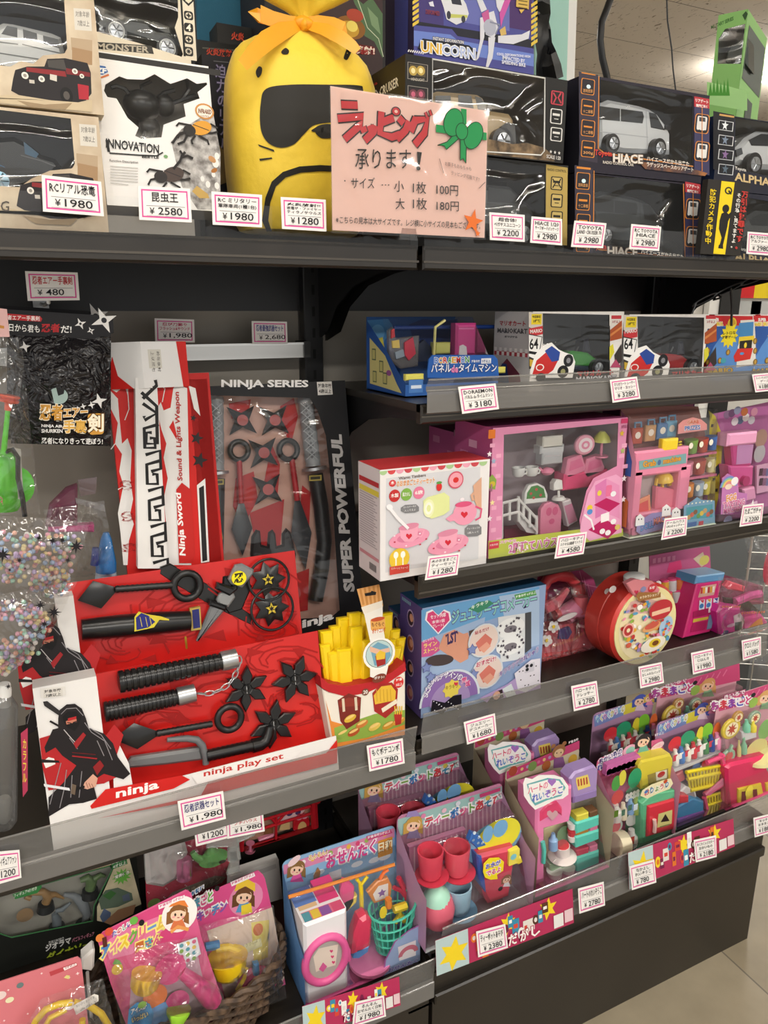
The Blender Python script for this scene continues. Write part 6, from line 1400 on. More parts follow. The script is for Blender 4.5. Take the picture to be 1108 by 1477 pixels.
# printed picture of the furnished house
b.P([(836,766),(838,750),(848,712),(858,694),(888,684),(897,690),(896,768),(850,780)],'e8a6c8');b.P([(858,700),(874,690),(874,740),(858,748)],'d67ab0');b.P([(874,690),(893,700),(893,748),(874,740)],'e394be');b.P([(856,728),(874,718),(894,726),(878,738)],'b81f5e');b.P([(848,764),(870,748),(894,760),(876,778)],'b81f5e');b.R(874,700,881,715,'e0709a',0,.003);b.E(864,711,3,4,'e8d04a');b.P([(866,742),(878,738),(878,750),(866,754)],'f0eaec');b.K([(842,742),(852,750),(856,764)],'f0eef0',2.4)
for u,v,k in ((884,712,'f0f0f2'),(850,732,'e8c83a'),(850,738,'5a90d0'),(884,752,'f2eef0'),(890,760,'d9c06a'),(868,766,'f2eef0'),(876,768,'f2eef0')):b.E(u,v,4,4,k,0,12)
b.build('carton',t)
sd = MB(F);brick(sd,F,0,.12,zt,'e6a8c6','d886b2');sd.build('side_print',t)
d = .035;pk = 'P:e58aa8'
b = MB(F);blk(b,784,630,812,645,d,.02,'P:d9d6cc');blk(b,780,644,814,652,d,.02,'P:c9cacb');blk(b,783,652,812,668,d,.02,'P:bfc1c3');b.at(d-.001);b.K([(786,658),(808,657)],'M:e0e0e0',1.4);b.build('toy_cooker',t)
b = MB(F);b.at(d);b.E(845,642,14,14.5,'P:e9a0b4',.006,24,0,.002);b.at(d-.0005);b.E(845,642,10,10.5,'P:f2dfe4');b.E(845,642,6,6,'P:e58aa8');b.E(845,642,3,3,'P:f2dfe4');b.build('toy_plate',t)
b = MB(F);b.C(867,659,869,622,[(0,8),(.06,8),(.07,1.6),(.6,1.6)],pk,14,d);b.C(868,637,869,622,[(0,10),(.5,8),(1,3)],'P:cdd06a',16,d);b.build('toy_lamp',t)
b = MB(F)
for u in (816,843):b.at(d);b.P([(u,684),(u+4,662),(u+24,656),(u+30,674),(u+28,680),(u+4,690)],pk,.014,.002);b.at(d-.0005);b.P([(u+5,680),(u+7,666),(u+22,661),(u+26,672)],'P:e07098')
blk(b,815,684,876,700,d+.0,.03,'P:e0527f',.003);b.build('toy_sofa',t)
for u,v in ((748,680),(767,679)):
    b = MB(F);b.C(u,v+7,u,v-6,[(0,5),(.2,7),(1,8),(.98,6.5),(.3,5)],'P:eeeeec',14,d);b.L([(u+7,v-3,d),(u+12,v-2,d),(u+11,v+3,d),(u+6,v+4,d)],'P:eeeeec',1.2);b.build('toy_cup',t)
b = MB(F);b.C(789,684,789,674,[(0,5),(.4,8),(.8,6),(1,2)],pk,14,d);b.L([(783,680,d),(778,675,d)],pk,1.5);b.L([(796,676,d),(799,679,d),(795,683,d)],pk,1.2);b.build('toy_teapot',t)
b = MB(F);b.at(d);b.P([(757,728),(758,712),(764,700),(776,697),(786,702),(791,714),(790,724)],'P:e9e9e6',.01,.002);b.at(d-.001);b.P([(760,720),(761,711),(767,702),(776,700),(785,705),(788,718)],'P:4f8a4a',.004,.001);[b.E(u,v,2,2,'P:c0504a') for u,v in ((766,712),(774,706),(780,714),(770,718))];b.build('toy_hedge',t)
b = MB(F);b.at(d);b.P([(800,698),(804,692),(812,693),(813,706),(800,708)],'P:eeeeea',.014,.002);b.L([(806,708,d),(806,716,d)],'P:e2e2de',1.6);b.C(806,720,806,716,[(0,8),(1,6)],'P:e2e2de',14,d);b.build('toy_mailbox',t)
b = MB(F);W0 = 'P:e6e4e2'
for q in ([(724,776),(724,724)],[(748,752),(748,716)],[(774,770),(774,744)],[(735,750),(735,722)],[(755,748),(755,730)],[(764,760),(764,738)],[(724,726),(748,720),(774,748)],[(724,744),(748,738),(774,766)]):b.L([(u,v,d) for u,v in q],W0,2)
b.at(d+.004);b.P([(748,742),(756,742),(756,750),(764,750),(764,758),(774,758),(774,770),(760,768),(748,752)],W0,.02);b.build('toy_stairs',t)
b = MB(F);b.at(d);b.P([(780,772),(781,736),(787,727),(796,724),(806,728),(811,738),(810,768)],pk,.01,.002);b.at(d-.0005);b.E(792,738,4,6,'P:d9608c');b.E(801,737,4,6,'P:d9608c');b.E(796,752,4,4,'P:d9608c');b.build('toy_door',t)
b = MB(F);b.at(d);b.P([(812,724),(824,720),(834,752),(820,760)],'P:e6dfe2',.014,.002);b.at(d-.0005);b.P([(814,730),(825,726),(833,750),(821,756)],'P:e29ab8');b.build('toy_bed',t)
b = MB(F);b.at(.07);b.P([(728,778),(820,765),(820,752),(728,764)],'7a1f42',.02);b.build('tray',t)
win(F,t,hp,.001,'clear')
F = Fr(653,1.20,ZB);t = thing('doll_house_box',F,'pink brick-print doll house box half hidden behind the tea set box','toy box',)
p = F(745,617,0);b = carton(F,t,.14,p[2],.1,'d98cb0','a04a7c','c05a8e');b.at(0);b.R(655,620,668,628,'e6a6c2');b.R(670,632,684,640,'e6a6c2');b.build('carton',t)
sd = MB(F);brick(sd,F,0,.1,p[2],'e6a8c6','d886b2');sd.add([(-.001,.05+.012*math.cos(i*.5),.10+.02*math.sin(i*.5)) for i in range(12)],[tuple(range(12))],'8a93a8');sd.build('side_print',t)
# ---- toy grab machine pack
F = Fr(908,1.005,ZB);t = thing('grab_machine_pack',F,'pink toy grab machine pack with tiny snacks on shelves, right of the doll house box','toy pack')
x1 = F(1032,764,0)[0];zt = F(908,598,0)[2];D = .05
b = MB(F);z2 = F(1042,640,0)[2]
b.prism([(0,0),(x1,0),(x1+.004,z2),(x1-.03,F(1020,592,0)[2]),(0,zt+.012)],D,D+.002,'8a5a54')
b.add([(0,0,0),(0,0,zt*.62),(0,D*.6,zt*.95),(0,D,zt)],[(0,1,2,3)][:1],'c98aa0');b.add([(-.001,.01,.02),(-.001,.01,zt*.3),(-.001,D*.5,zt*.33),(-.001,D*.5,.02)],[(3,2,1,0)][:1],'b8643a');b.add([(-.001,.01,zt*.5),(-.001,.01,zt*.62),(-.001,D*.5,zt*.75),(-.001,D*.5,zt*.5)],[(0,1,2,3)],'3f5aa0')
b.at(D-.0005);b.P([(1022,592),(1032,600),(1046,640),(1042,650),(1036,720),(1028,762),(1018,762),(1024,600)],'d4c23a')
for u,v in ((1026,612),(1034,624),(1030,660),(1028,690),(1032,705)):b.R(u,v,u+3,v+4,'3a3428')
b.P([(1030,676),(1038,668),(1042,676),(1034,688)],'3a4254');b.build('backing_card',t)
b = MB(F);b.box(0,x1,0,D,0,.002,'cdd8c4');b.build('base_card',t)
d = .01
b = MB(F);blk(b,916,652,992,680,d,.03,pk,.004);b.at(d-.0006);b.P([(922,665),(990,654),(990,668),(922,678)],'7aa6a8');b.T('Grab',928,674,946,671,8,'dfa03a','8a5a20',.03,.04);b.T('machine',957,669,982,664,7,'dfa03a','8a5a20',.03,.04);b.E(951,667,2.5,4,'4a6a9a')
for q in ((916,680,921,762),(982,672,990,748)):blk(b,*q,d,.03,pk,.003)
blk(b,916,742,988,764,d,.03,pk,.003);blk(b,921,680,982,742,d+.027,.003,'P:b9a8a8',0);b.build('toy_grab_machine',t)
b = MB(F);b.at(d+.01);b.P([(948,702),(988,708),(982,742),(946,742)],'P:e07a90',.012,.003);b.P([(917,724),(938,714),(940,742),(917,752)],'P:e0906a',.004,.001);b.at(d+.0095);b.P([(920,728),(935,721),(936,742),(920,748)],'P:d2504e');b.build('prize_chute',t)
b = MB(F);b.C(957,694,957,680,[(0,10),(.5,9),(1,4)],'P:e6bf3a',14,d+.02);b.L([(948,690,d+.02),(946,700,d+.02)],'P:e6bf3a',2);b.L([(966,688,d+.02),(969,698,d+.02),(964,699,d+.02)],'P:e6bf3a',2);b.L([(956,694,d+.02),(955,706,d+.02)],'P:e6bf3a',2);b.build('toy_claw',t)
b = MB(F);blk(b,959,634,979,650,d,.014,'P:efd02c',.004);[b.L([(979,638+i*4,d+.01),(983,637+i*4,d+.01)],'P:efd02c',1) for i in range(3)];b.build('toy_plug',t)
for u,v,k in ((914,618,'b5503a'),(933,614,'c99a6a'),(950,611,'5a80b0'),(963,608,'7ab0d0')):
    b = MB(F);blk(b,u,v,u+13,v+22,.034,.008,'P:'+k,.002);b.L([(u+2,v,.038),(u+2,v-8,.038),(u+11,v-9,.038),(u+11,v,.038)],'P:6a92b4',1.2);b.at(.0336);b.E(u+6.5,v+10,4,5,'f0e6d8');b.build('toy_carton',t)
b = MB(F);b.at(d+.01);b.P([(978,626),(979,612),(986,606),(1000,602),(1012,605),(1020,612),(1020,620)],'e59a98',.001);b.at(d+.0095);b.T('GRAB',992,612,1008,610,5,'d2563a','f4e6d8',.03,.06);b.T('PRIZES',988,621,1010,619,6,'3a6ab8','f4e6d8',.03,.06);b.build('sign',t)
b = MB(F)
for v in (654,686):b.at(d+.02);b.P([(984,v+4),(1034,v-3),(1034,v),(984,v+8)],'P:d9789a',.02)
b.build('toy_shelf',t)
for u,v,k,w_ in ((997,653,'7aa04a',7),(1012,651,'b54a3a',7),(1026,648,'3f6ab0',6),(1007,682,'b05a50',8),(1024,680,'d9cf9a',5),(993,685,'d98aa0',5),(994,716,'d98a3a',5),(1007,714,'a8bcd0',6),(1018,712,'d2c04a',5)):
    b = MB(F);b.C(u,v,u,v-19,[(0,w_*.75),(.9,w_),(1,w_),(.99,w_*.8)],'P:'+k,14,d+.018);b.at(d+.018-w_*F.px(u,v,d+.018)-.0004);b.E(u,v-10,3,4.5,'f0ead8',0,10);b.build('toy_drink',t)
b = MB(F);b.at(.006);b.P([(986,762),(987,730),(1000,722),(1006,717),(1012,721),(1031,722),(1031,758)],'7ea9c8',.001);b.at(.0056);b.P([(990,750),(990,732),(1028,727),(1028,746)],'4f9fae')
for i in range(8):b.E(994+i*4.6,746-i*.7-(i % 3)*3,3,3.6,['c9a06a','d2604a','8a5a3a','6aa04a','e6c23a'][i % 5],0,10)
for i in range(7):b.E(993+i*5.5,727-i*.8,1.2,1.2,'f6f2da',0,8)
b.R(992,754,1004,760,'3f6ab0');b.R(1008,752,1014,757,'c93a4a')
b.P([(917,766),(920,752),(940,740),(965,737),(977,744),(975,756),(950,764),(925,772)],'9a90c0');b.T('DOLL',924,766,942,760,9,'6f9ad0','3a3a6a',.03,.05);b.T('MACHINE',943,757,974,747,9,'d98a7a','3a3a6a',.03,.05)
for u,v in ((923,750),(961,736),(975,740)):b.P([(u-7,v+9),(u-6,v-4),(u,v-9),(u+6,v-4),(u+6,v+7)],'f2efee');b.E(u-2,v-1,.9,1.3,'2a2a2a',0,8);b.E(u+2,v-1.5,.9,1.3,'2a2a2a',0,8)
b.build('front_card',t)
shell(F,t,.0,x1,.002,zt*.97,.0,D*.45,D)
# ---- egg machine pack
F = Fr(1040,1.005,ZB);t = thing('egg_machine_pack',F,'pink and purple toy egg machine pack at the right end, cut by the frame','toy pack')
D = .05;x1 = F(1140,745,0)[0];zt = F(1040,596,D)[2]
b = MB(F);b.prism([(.001,0),(x1,0),(x1,zt+.02),(.0,zt)],D,D+.002,'b3669c');b.at(D-.0005)
for u,v,k in ((1049,598,'8a6a8a'),(1056,596,'6a4a6a'),(1064,592,'8a8fa8'),(1068,606,'5a6a8a'),(1060,608,'e9e2e6'),(1076,602,'e9e0dc'),(1074,594,'b5683a'),(1084,606,'d9d4dc'),(1088,594,'c98aa0')):b.E(u,v,5,6,k,0,12)
b.build('backing_card',t)
d = .016
b = MB(F);blk(b,1052,626,1092,640,d,.028,'P:e9a3c8',.004);b.at(d+.005);b.P([(1055,640),(1088,640),(1084,672),(1058,672)],'P:d04a90',.02,.003);b.at(d+.0045);b.P([(1064,642),(1087,641),(1084,668),(1062,670)],'c890c0');b.P([(1052,672),(1088,672),(1086,700),(1056,706)],'P:d8579c',.026,.003);b.at(d-.004);b.E(1077,694,5,7,'P:b5306e',.01);b.P([(1072,706),(1090,702),(1092,720),(1076,724)],'P:eaa0c8',.03,.003);b.build('toy_egg_machine',t)
b = MB(F);b.at(.004);b.P([(1040,742),(1042,700),(1042,690),(1050,683),(1064,690),(1066,710),(1078,712),(1076,742)],'c07ab4',.001);b.at(.0036)
for i,k in enumerate(('7a8ad0','8ac0a0','e9c86a','e08a8a')):b.E(1051,702,12-i*2,15-i*2.4,k,0,16,0,0,0,180)
b.E(1060,694,5,6,'f0ecee');b.E(1051,702,5,4,'e9d4c0');b.T('EGG',1048,724,1062,720,9,'e0964a','f4e2e8',.03,.06);b.T('TWISTING',1043,733,1074,727,8,'d2659c','f4e2e8',.03,.06);b.T('MACHINE',1044,741,1073,735,7,'d2659c','f4e2e8',.03,.06);b.E(1050,751,6,7,'7a7a9a');b.P([(1076,728),(1092,722),(1094,736),(1078,742)],'d9b0cc');b.S(1085,730,7,2.6,4,'f2ecee');b.build('front_card',t)
b = MB(F);b.B(1098,632,9,9,.01,'P:b08a7a',.035);b.B(1096,654,8,9,.01,'P:b9b6ba',.035);b.build('toy_egg',t)
b = MB(F);b.at(.02);b.P([(1092,712),(1092,672),(1130,664),(1130,704)],'d9a6c4',.004);b.at(.0196)
for i in range(6):b.R(1096+(i % 3)*5,676+(i//3)*14,1100+(i % 3)*5,686+(i//3)*14,['4a2a3a','8a5a7a','6a6a9a'][i % 3],0,.001)
b.build('sticker_card',t)
shell(F,t,.0,x1,.002,zt*.95,.0,D*.5,D)
F = Fr(895,1.22,ZB);b = MB(F);z1 = F(895,572,0)[2];b.box(0,.20,0,.08,0,z1,'7a3f78');b.at(0);b.P([(900,596),(940,580),(980,584),(1000,572),(1000,600),(900,604)],'c06a90');b.E(915,586,6,5,'d9c46a');b.E(902,588,5,5,'d9c9d4');tag(b.build('toy_box'),'dark pink box at the back of the shelf, above the grab machine pack','toy box')
# ---- shelf three: jewellery maker boxes
def jewel(u,y,d_,label,full):
    F = Fr(u,y,ZM);t = thing('jewellery_maker_box',F,label,'toy box','blue and purple jewellery maker boxes');p = F(607,878,0) if full else (0,0,.157)
    x1 = F(778,1005,0)[0] if full else .14
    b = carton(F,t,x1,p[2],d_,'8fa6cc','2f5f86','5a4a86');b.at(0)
    if full:
        b.P([(608,880),(778,846),(777,872),(608,925)],'6aa3d2');b.P([(608,925),(700,890),(690,960),(608,1010)],'9fb6d6');b.P([(720,860),(778,850),(778,930),(740,940)],'a9c0dc')
        b.T('ジュエリーデコメーカー',652,900,774,872,19,'8fd0c4','5a3f86',.03,.05);b.P([(676,878),(690,868),(706,866),(712,870),(704,876),(690,884)],'3f8a6a');b.T('キラキラ',680,879,704,870,5,'eaf4ea',None,.02)
        b.P([(742,858),(772,851),(774,858),(744,865)],'4f9a4a',);b.T('対象年齢 6才以上',744,863,773,856,4,'f0f4ea',None,.02)
        for k,q in (('f2eaf0',19),('d8447a',16.5)):heart(b,632,896,q,k)
        b.T('セット内容',621,893,643,889,6,'f8f0f4',None,.02);b.T('本体1個',623,900,641,897,5,'f8f0f4',None,.01);b.T('プレート5',624,906,640,903,5,'f8f0f4',None,.01)
        b.P([(608,926),(626,918),(634,926),(634,938),(622,946),(608,948)],'d05a94');b.T('おしゃれな',610,927,626,922,4,'f8f0f4',None,.01);b.T('ライン',611,935,630,930,6,'f4e46a',None,.03);b.T('ストーン',611,943,631,938,6,'f4e46a',None,.03)
        b.P([(632,935),(640,915),(655,908),(668,914),(675,912),(678,925),(675,950),(664,956),(645,944)],'d99a80');b.P([(642,916),(656,909),(660,924),(658,930),(646,926)],'3a3050');b.T('LST',645,931,660,926,14,'3a2a50',None,.05);b.E(652,922,9,12,'d99a80',0,16);b.T('LST',645.5,929,659,924,14,'3f2f60',None,.05)
        b.E(634,952,20,8,'4a3f40',0,20,-10);b.P([(676,910),(690,905),(700,908),(690,920),(678,924)],'5a4a44')
        b.P([(718,890),(758,884),(756,950),(722,955)],'d9dde0');b.P([(757,884),(766,882),(766,935),(757,942)],'4a4c50')
        for cv in (905,930):b.E(736,cv,20,14,'e9ebec');b.E(736,cv+2,9,5,'7d7880')
        r = random.Random(6)
        for i in range(34):b.S(718+r.random()*38,890+r.random()*62,2.4,1,5,'4a4450')
        for u_,v_,k in ((697,923,'5aa0a4'),(702,968,'5aa0a4')):
            b.E(u_,v_,22,24,'d0d8e0');b.E(u_,v_,20,22,'e2cfc6');b.P([(u_-12,v_+4),(u_+2,v_-10),(u_+12,v_-2),(u_+8,v_+10),(u_-6,v_+16)],'d2786a');b.P([(u_-8,v_+12),(u_+4,v_+2),(u_+10,v_+8),(u_,v_+18)],'e0a08a')
        b.T('貼るだけ',684,915,704,908,5,'b03a50',None,.02);b.T('おすだけ!',686,962,714,952,7,'c03a5a','f4eef0',.03,.05)
        for u_,v_ in ((680,936),(682,972),(620,976),(614,962)):b.S(u_,v_,8,4.4,5,'5a5f9a');b.S(u_,v_,6.4,3.6,5,'7f8fc0')
        b.E(648,1010,42,44,'d5dee6',0,30,0,0,0,180);b.E(648,1010,39,41,'8f6fb0',0,30,0,0,0,180);b.E(648,1012,28,30,'a790c0',0,26,0,0,0,180)
        for i,ch in enumerate('オリジナルデザインの完成'):
            a = math.radians(168-i*11.5);x_,y_ = 648+34*math.cos(a),1010-36*math.sin(a);b.T(ch,x_-4,y_+3,x_+3,y_+1,8,'f2eef6' if i < 10 else 'e0508a','5a3f86' if i < 10 else 'f2eef6',.03,.05)
        b.S(650,992,13,10,8,'e6d25a');b.T('キラキラ',641,994,659,990,6,'9a7a2a',None,.02);heart(b,656,985,3,'d2304a')
        b.P([(620,1025),(622,1008),(640,1012),(652,1002),(664,1000),(664,1022),(648,1018),(636,1028)],'1d1a22')
        for i in range(14):b.E(624+(i*7) % 38,1010+(i*5) % 14,.9,.9,'e9e6f0',0,6)
        b.P([(690,1005),(730,985),(777,950),(777,1000),(700,1018)],'b8a0d0');b.P([(740,970),(764,950),(777,948),(777,985),(756,1000),(745,994)],'e6e2ec');
        for i in range(12):b.E(746+(i*11) % 30,958+(i*7) % 34,1,1,'3a3840',0,6)
        b.R(755,956,768,966,'d2d0da',0,.002)
        for u_,v_ in ((758,959),(764,958),(758,964)):b.E(u_,v_,2.3,2.5,'26262c',0,10)
        b.T('キラキラデコれちゃう',718,975,774,938,8,'6a3f96','f2eef6',.03,.05);b.P([(700,1012),(712,996),(722,992),(724,1004),(712,1012)],'3a2a30');b.E(714,1001,5,6,'d9a890');b.P([(722,992),(735,984),(742,1000),(728,1010)],'dfe6ea')
    b.build('carton',t)
    sd = MB(F);zt = p[2]
    for i in range(4):
        zc_ = zt*(.84-.23*i);yc = d_*.5
        for rr,k in ((.017,'b9a6d0'),(.014,['3a2a3a','a05a40','2a2430','b05a70'][i])):sd.add([(-.0004-(.0003 if rr < .016 else 0),yc+rr*math.cos(j*.4)*.8,zc_+rr*math.sin(j*.4)) for j in range(16)],[tuple(range(16))],k)
        sd.add([(-.001,yc-.004+.007*math.cos(j*.6),zc_+.002+.008*math.sin(j*.6)) for j in range(10)],[tuple(range(10))],'d9a088')
    for i in range(6):sd.add([(-.0006,d_*.9-.006*i,zt*.95),(-.0006,d_*.9-.006*i-.004,zt*.95),(-.0006,d_*.9-.006*i-.004,zt*.98),(-.0006,d_*.9-.006*i,zt*.98)],[(0,1,2,3)],'8ab8c8')
    sd.build('side_print',t)
jewel(607,1.065,.085,'blue and purple jewellery maker box with a printed picture front, left end of its shelf',True)
jewel(583,1.165,.07,'purple edge of a second jewellery maker box, behind the front one',False)
# ---- pink hair dresser pack
F = Fr(781,1.135,ZM,6,0,.03);t = thing('hair_dresser_pack',F,'pink clear pack with a toy hair dryer and red dresser, right of the jewellery box','toy pack')
b = MB(F).at(.085);b.P([(772,1000),(776,832),(840,822),(856,834),(876,892),(870,980)],'b8487a',.002);b.at(.0846)
for i in range(8):b.K([(836+i*6,824+i*9),(862+i,980)],'d98aa8',.8);b.K([(830,840+i*18),(874,850+i*14)],'d98aa8',.8)
b.build('backing_card',t)
rd = 'P:de4a50'
b = MB(F);b.L([(781,870,.06),(782,850,.06),(790,836,.06),(804,830,.06),(820,832,.06),(830,842,.06),(834,860,.06),(830,880,.06)],rd,7,n=10);b.build('toy_headband',t)
b = MB(F);b.C(802,886,846,874,[(0,5),(.1,6),(.4,10),(.75,14),(1,12)],'P:e590ae',18,.035);b.C(800,887,806,885.5,[(0,6),(1,6.5)],'P:e06a6e',14,.035);b.C(838,884,838,860,[(0,0),(0.01,8),(1,8),(1,0)],'P:e0707a',16,.025);b.L([(830,886,.035),(820,895,.034)],'P:e6a0b6',5,n=8);b.build('toy_hair_dryer',t)
b = MB(F);b.at(.03);b.P([(786,872),(806,862),(820,848),(824,852),(808,878),(790,886)],'P:e0707e',.012,.003);b.build('toy_brush',t)
b = MB(F);b.at(.025);b.P([(784,945),(784,930),(790,912),(806,903),(830,900),(848,904),(856,915),(858,940)],'P:df6a74',.04,.005);b.P([(782,985),(784,942),(856,928),(856,966)],rd,.05,.004);b.at(.0246);b.P([(790,972),(792,952),(846,941),(846,960)],'d9a6b4');b.P([(806,966),(812,952),(826,948),(832,952),(830,962),(812,968)],rd,.004);b.build('toy_dresser',t)
b = MB(F);
for u,v in ((799,904),(789,924)):
    for i in range(5):a = i*1.257+.3;b.B(u+5*math.cos(a),v+5*math.sin(a),3.4,3.4,.003,'P:f0eeec',.015,8,6)
    b.B(u,v,2.2,2.2,.004,'P:e8c83a',.012,8,6)
b.build('toy_flower',t)
b = MB(F)
for i in range(14):b.B(798+i*3.4,932-i*.2-9*math.sin(i*.12)-(4 if i > 9 else 0)*(i-9)*.5,2,2,.003,'P:ea8a78',.02,7,5)
b.build('toy_beads',t)
b = MB(F).at(.0);b.E(819,890,14,4,'P:dad4d4',.003,18,10);b.build('toy_clip',t)
b = MB(F).at(.02);b.P([(806,922),(808,908),(822,904),(826,912),(820,922)],'P:4a4a86',.006,.001);b.build('toy_bow',t)
a = F(778,992,0);c = F(858,838,.04);shell(F,t,a[0],F(862,960,0)[0],.004,c[2],.0,.03,.085,'film')
# ---- round red case
F = Fr(890,1.045,ZM);t = thing('round_play_case',F,'round red play case with a white handle and a cream picture front','toy')
o = F(931,902,0);R = F(974,900,0)[0]-o[0];Rz = F(931,846,0)[2]-o[2];sc = min(R,Rz)
def disc(b,y0,y1,rx,rz,k,ch=.003,dx=0,n=36):b.prism([(o[0]+dx+rx*math.cos(2*math.pi*i/n),o[2]+rz*math.sin(2*math.pi*i/n)) for i in range(n)],y0,y1,k,ch)
Rz = min(Rz,o[2]-.002)
b = MB(F);disc(b,.0,.04,R*1.05,Rz*1.05,'P:d23c34',.006);disc(b,.041,.082,R*1.05,Rz*1.05,'P:d8443a',.002);b.build('case_shell',t)
b = MB(F);disc(b,-.002,.0,R*.98,Rz*.98,'e6d9a0',.0005);b.at(-.0024)
b.E(931,902,36,47,'e9dcb4',0,30);b.P([(910,868),(930,862),(960,870),(962,885),(900,885)],'d9b0a6')
cl = ['c23a3a','e6a83a','5a9ac0','8ab04a','e58aa6','f2eee4','7a4a3a','d2604a','9a8ac0'];r = random.Random(9)
for i in range(120):
    a,q = r.uniform(0,6.28),math.sqrt(r.random());b.E(931+34*q*math.cos(a),902+45*q*math.sin(a),r.uniform(1.5,4),r.uniform(1.5,4),r.choice(cl),0,8,r.uniform(0,90))
b.E(951,878,16,14,'b8323a',0,22,0,0,0,360);b.P([(938,882),(964,874),(964,880),(938,888)],'e9c0a0')
b.E(938,903,13,6,'d9a06a',0,18,10);b.E(938,901,10,4.4,'c95a4a',0,18,10);b.E(940,928,17,10,'f0e9da',0,20,10);b.E(942,926,8,6,'e6c83a');b.E(943,926,4.5,3.6,'7a4a20');b.E(904,908,8,10,'e9b0a0');b.E(904,908,6,7.5,'b53a3a');b.E(904,908,2.4,3,'e9dcb4');b.E(958,902,9,14,'a8c4dc',0,18,-10)
for i in range(16):b.E(953+r.random()*12,892+r.random()*22,2,2,r.choice(cl),0,8)
b.P([(915,858),(918,853),(950,853),(950,860),(918,866)],'9a6a3a');b.T('キラキラショップ',920,863,948,857,4,'f2e6c8',None,.02);b.build('picture_front',t)
b = MB(F);b.at(-.003);b.P([(904,842),(916,836),(942,838),(953,850),(950,856),(916,862)],'d9868e',.012,.002);b.at(-.0034);b.E(941,848,6,6,'c93a44');b.T('3才',937,850,945,849,4,'f4ecec',None,.03);heart(b,918,854,3,'c93a54');b.E(928,850,4,4,'8a8ab0');b.build('label',t)
b = MB(F);b.C(915,838,915,829,[(0,9),(.2,11),(.8,11),(1,9)],'P:ecebe8',18,.02);b.build('handle',t)
for u,v in ((884,850),(949,843)):
    b = MB(F);b.B(u,v,5,4,.008,'P:e2e2de',.03,10,7);b.B(u-8,v+3,4,3.4,.008,'P:cfcfcb',.05,10,7);b.build('latch',t)
# ---- toy vending machine pack
F = Fr(986,1.10,ZM,4,0,.05);t = thing('vending_machine_pack',F,'hot pink toy vending machine with a blue rim on a pink card','toy pack')
b = MB(F).at(.09);b.P([(936,940),(937,800),(1024,788),(1026,920)],'c0608c',.002);b.at(.0896)
for i in range(5):b.R(942+i*7,806-i,946+i*7,812-i,'d98aac')
b.P([(962,826),(966,812),(982,808),(984,818),(978,826)],'d9447a',.004);b.P([(1000,806),(1014,796),(1020,812),(1012,818)],'cfc0a8');b.E(1016,808,7,7,'c9c46a');b.build('backing_card',t)
b = MB(F);mg = 'P:d8327c'
b.at(.0);b.P([(986,921),(1006,842),(1043,836),(1025,912)],mg,.055,.003);b.build('toy_vending_machine',t)
b = MB(F);b.at(-.001);b.P([(1003,843),(1006,831),(1047,826),(1044,838)],'P:5f97c4',.058,.003);b.build('blue_rim',t)
b = MB(F).at(-.0006);b.P([(1007,862),(1012,846),(1034,842),(1030,858)],'d9b0a0')
for i in range(6):b.R(1011+i*3.4,848-i*.4,1013.4+i*3.4,856-i*.4,['c23a3a','e6a83a','f0ece0'][i % 3])
for i in range(3):b.R(1009+i*10,866-i*1.4,1016+i*10,880-i*1.4,'d9e0ea');b.E(1012+i*10,874-i*1.4,3,3.4,'3f7fc0');b.P([(1010+i*10,866-i*1.4),(1016+i*10,865-i*1.4),(1014+i*10,870-i*1.4)],['c9404a','d9a03a','3f4a90'][i])
b.R(1000,882,1030,884,'a81f58');b.P([(1000,893),(1022,889),(1021,893),(999,898)],'d9c04a');b.P([(999,899),(1020,895),(1017,908),(996,912)],'b52460');b.P([(1023,887),(1030,885),(1026,906),(1019,908)],'7f9fc0');b.R(1022,876,1029,882,'e6e4e0');b.build('front_print',t)
for i in range(5):
    u,v = ((958,846),(969,844),(980,842),(963,862),(975,860))[i];b = MB(F);b.C(u,v+8,u,v-8,[(0,4.4),(.1,5),(.9,5),(1,4)],['P:d9a03a','P:c9c9cc','P:d97a4a'][i % 3],12,.05);b.C(u,v-8,u,v-10,[(0,5),(1,4)],'P:d9447a',12,.05);b.build('toy_can',t)
b = MB(F);b.B(966,888,9,12,.012,'P:d8478a',.05);b.B(974,902,4,4,.008,'P:e58ab0',.05);b.build('toy_coin_purse',t)
# ---- pink bag with clear cover at the right end
F = Fr(1036,1.06,ZM);t = thing('pink_toy_bag',F,'hot pink toy bag with beaded edges under a clear cover, right end of its shelf','toy pack')
b = MB(F);b.at(.02);b.P([(1038,930),(1036,884),(1042,874),(1070,876),(1072,925)],'P:e0289a',.05,.006);b.P([(1071,926),(1071,892),(1100,886),(1106,918)],'P:d93a90',.04,.005);b.at(.0196);b.P([(1078,912),(1090,896),(1099,890),(1100,906),(1088,916)],'d98a3a');b.E(1055,902,6,2.4,'f0c0dc');b.S(1046,890,4,1.6,5,'c95ab0');b.E(1043,917,4,4,'e9c8dc');b.E(1047,912,4,3,'5a4a7a');b.P([(1058,888),(1068,884),(1074,894),(1070,910),(1060,908)],'e8d4dc');b.P([(1060,898),(1070,896),(1070,910),(1060,910)],'3a4a40');b.build('toy_bag',t)
b = MB(F)
for i in range(18):b.B(1043+i*3.5,876-(1 if i < 8 else -10+i*.2),1.3,1.3,.002,'P:e07a5a',.018,6,5)
b.build('beaded_edge',t)
b = MB(F);b.at(.05);b.P([(1040,875),(1046,842),(1058,834),(1102,846),(1104,872)],'T:d98aac',.03,.004);b.at(.045);b.P([(1046,846),(1052,838),(1076,846),(1074,854),(1050,850)],'P:e03a5a',.01,.003);b.L([(1060,868,.04),(1084,858,.04),(1096,856,.04)],'P:d9489a',4);b.P([(1046,862),(1080,866),(1100,884),(1098,888),(1046,872)],'P:2a1a16',.01,.002);b.build('clear_lid',t)
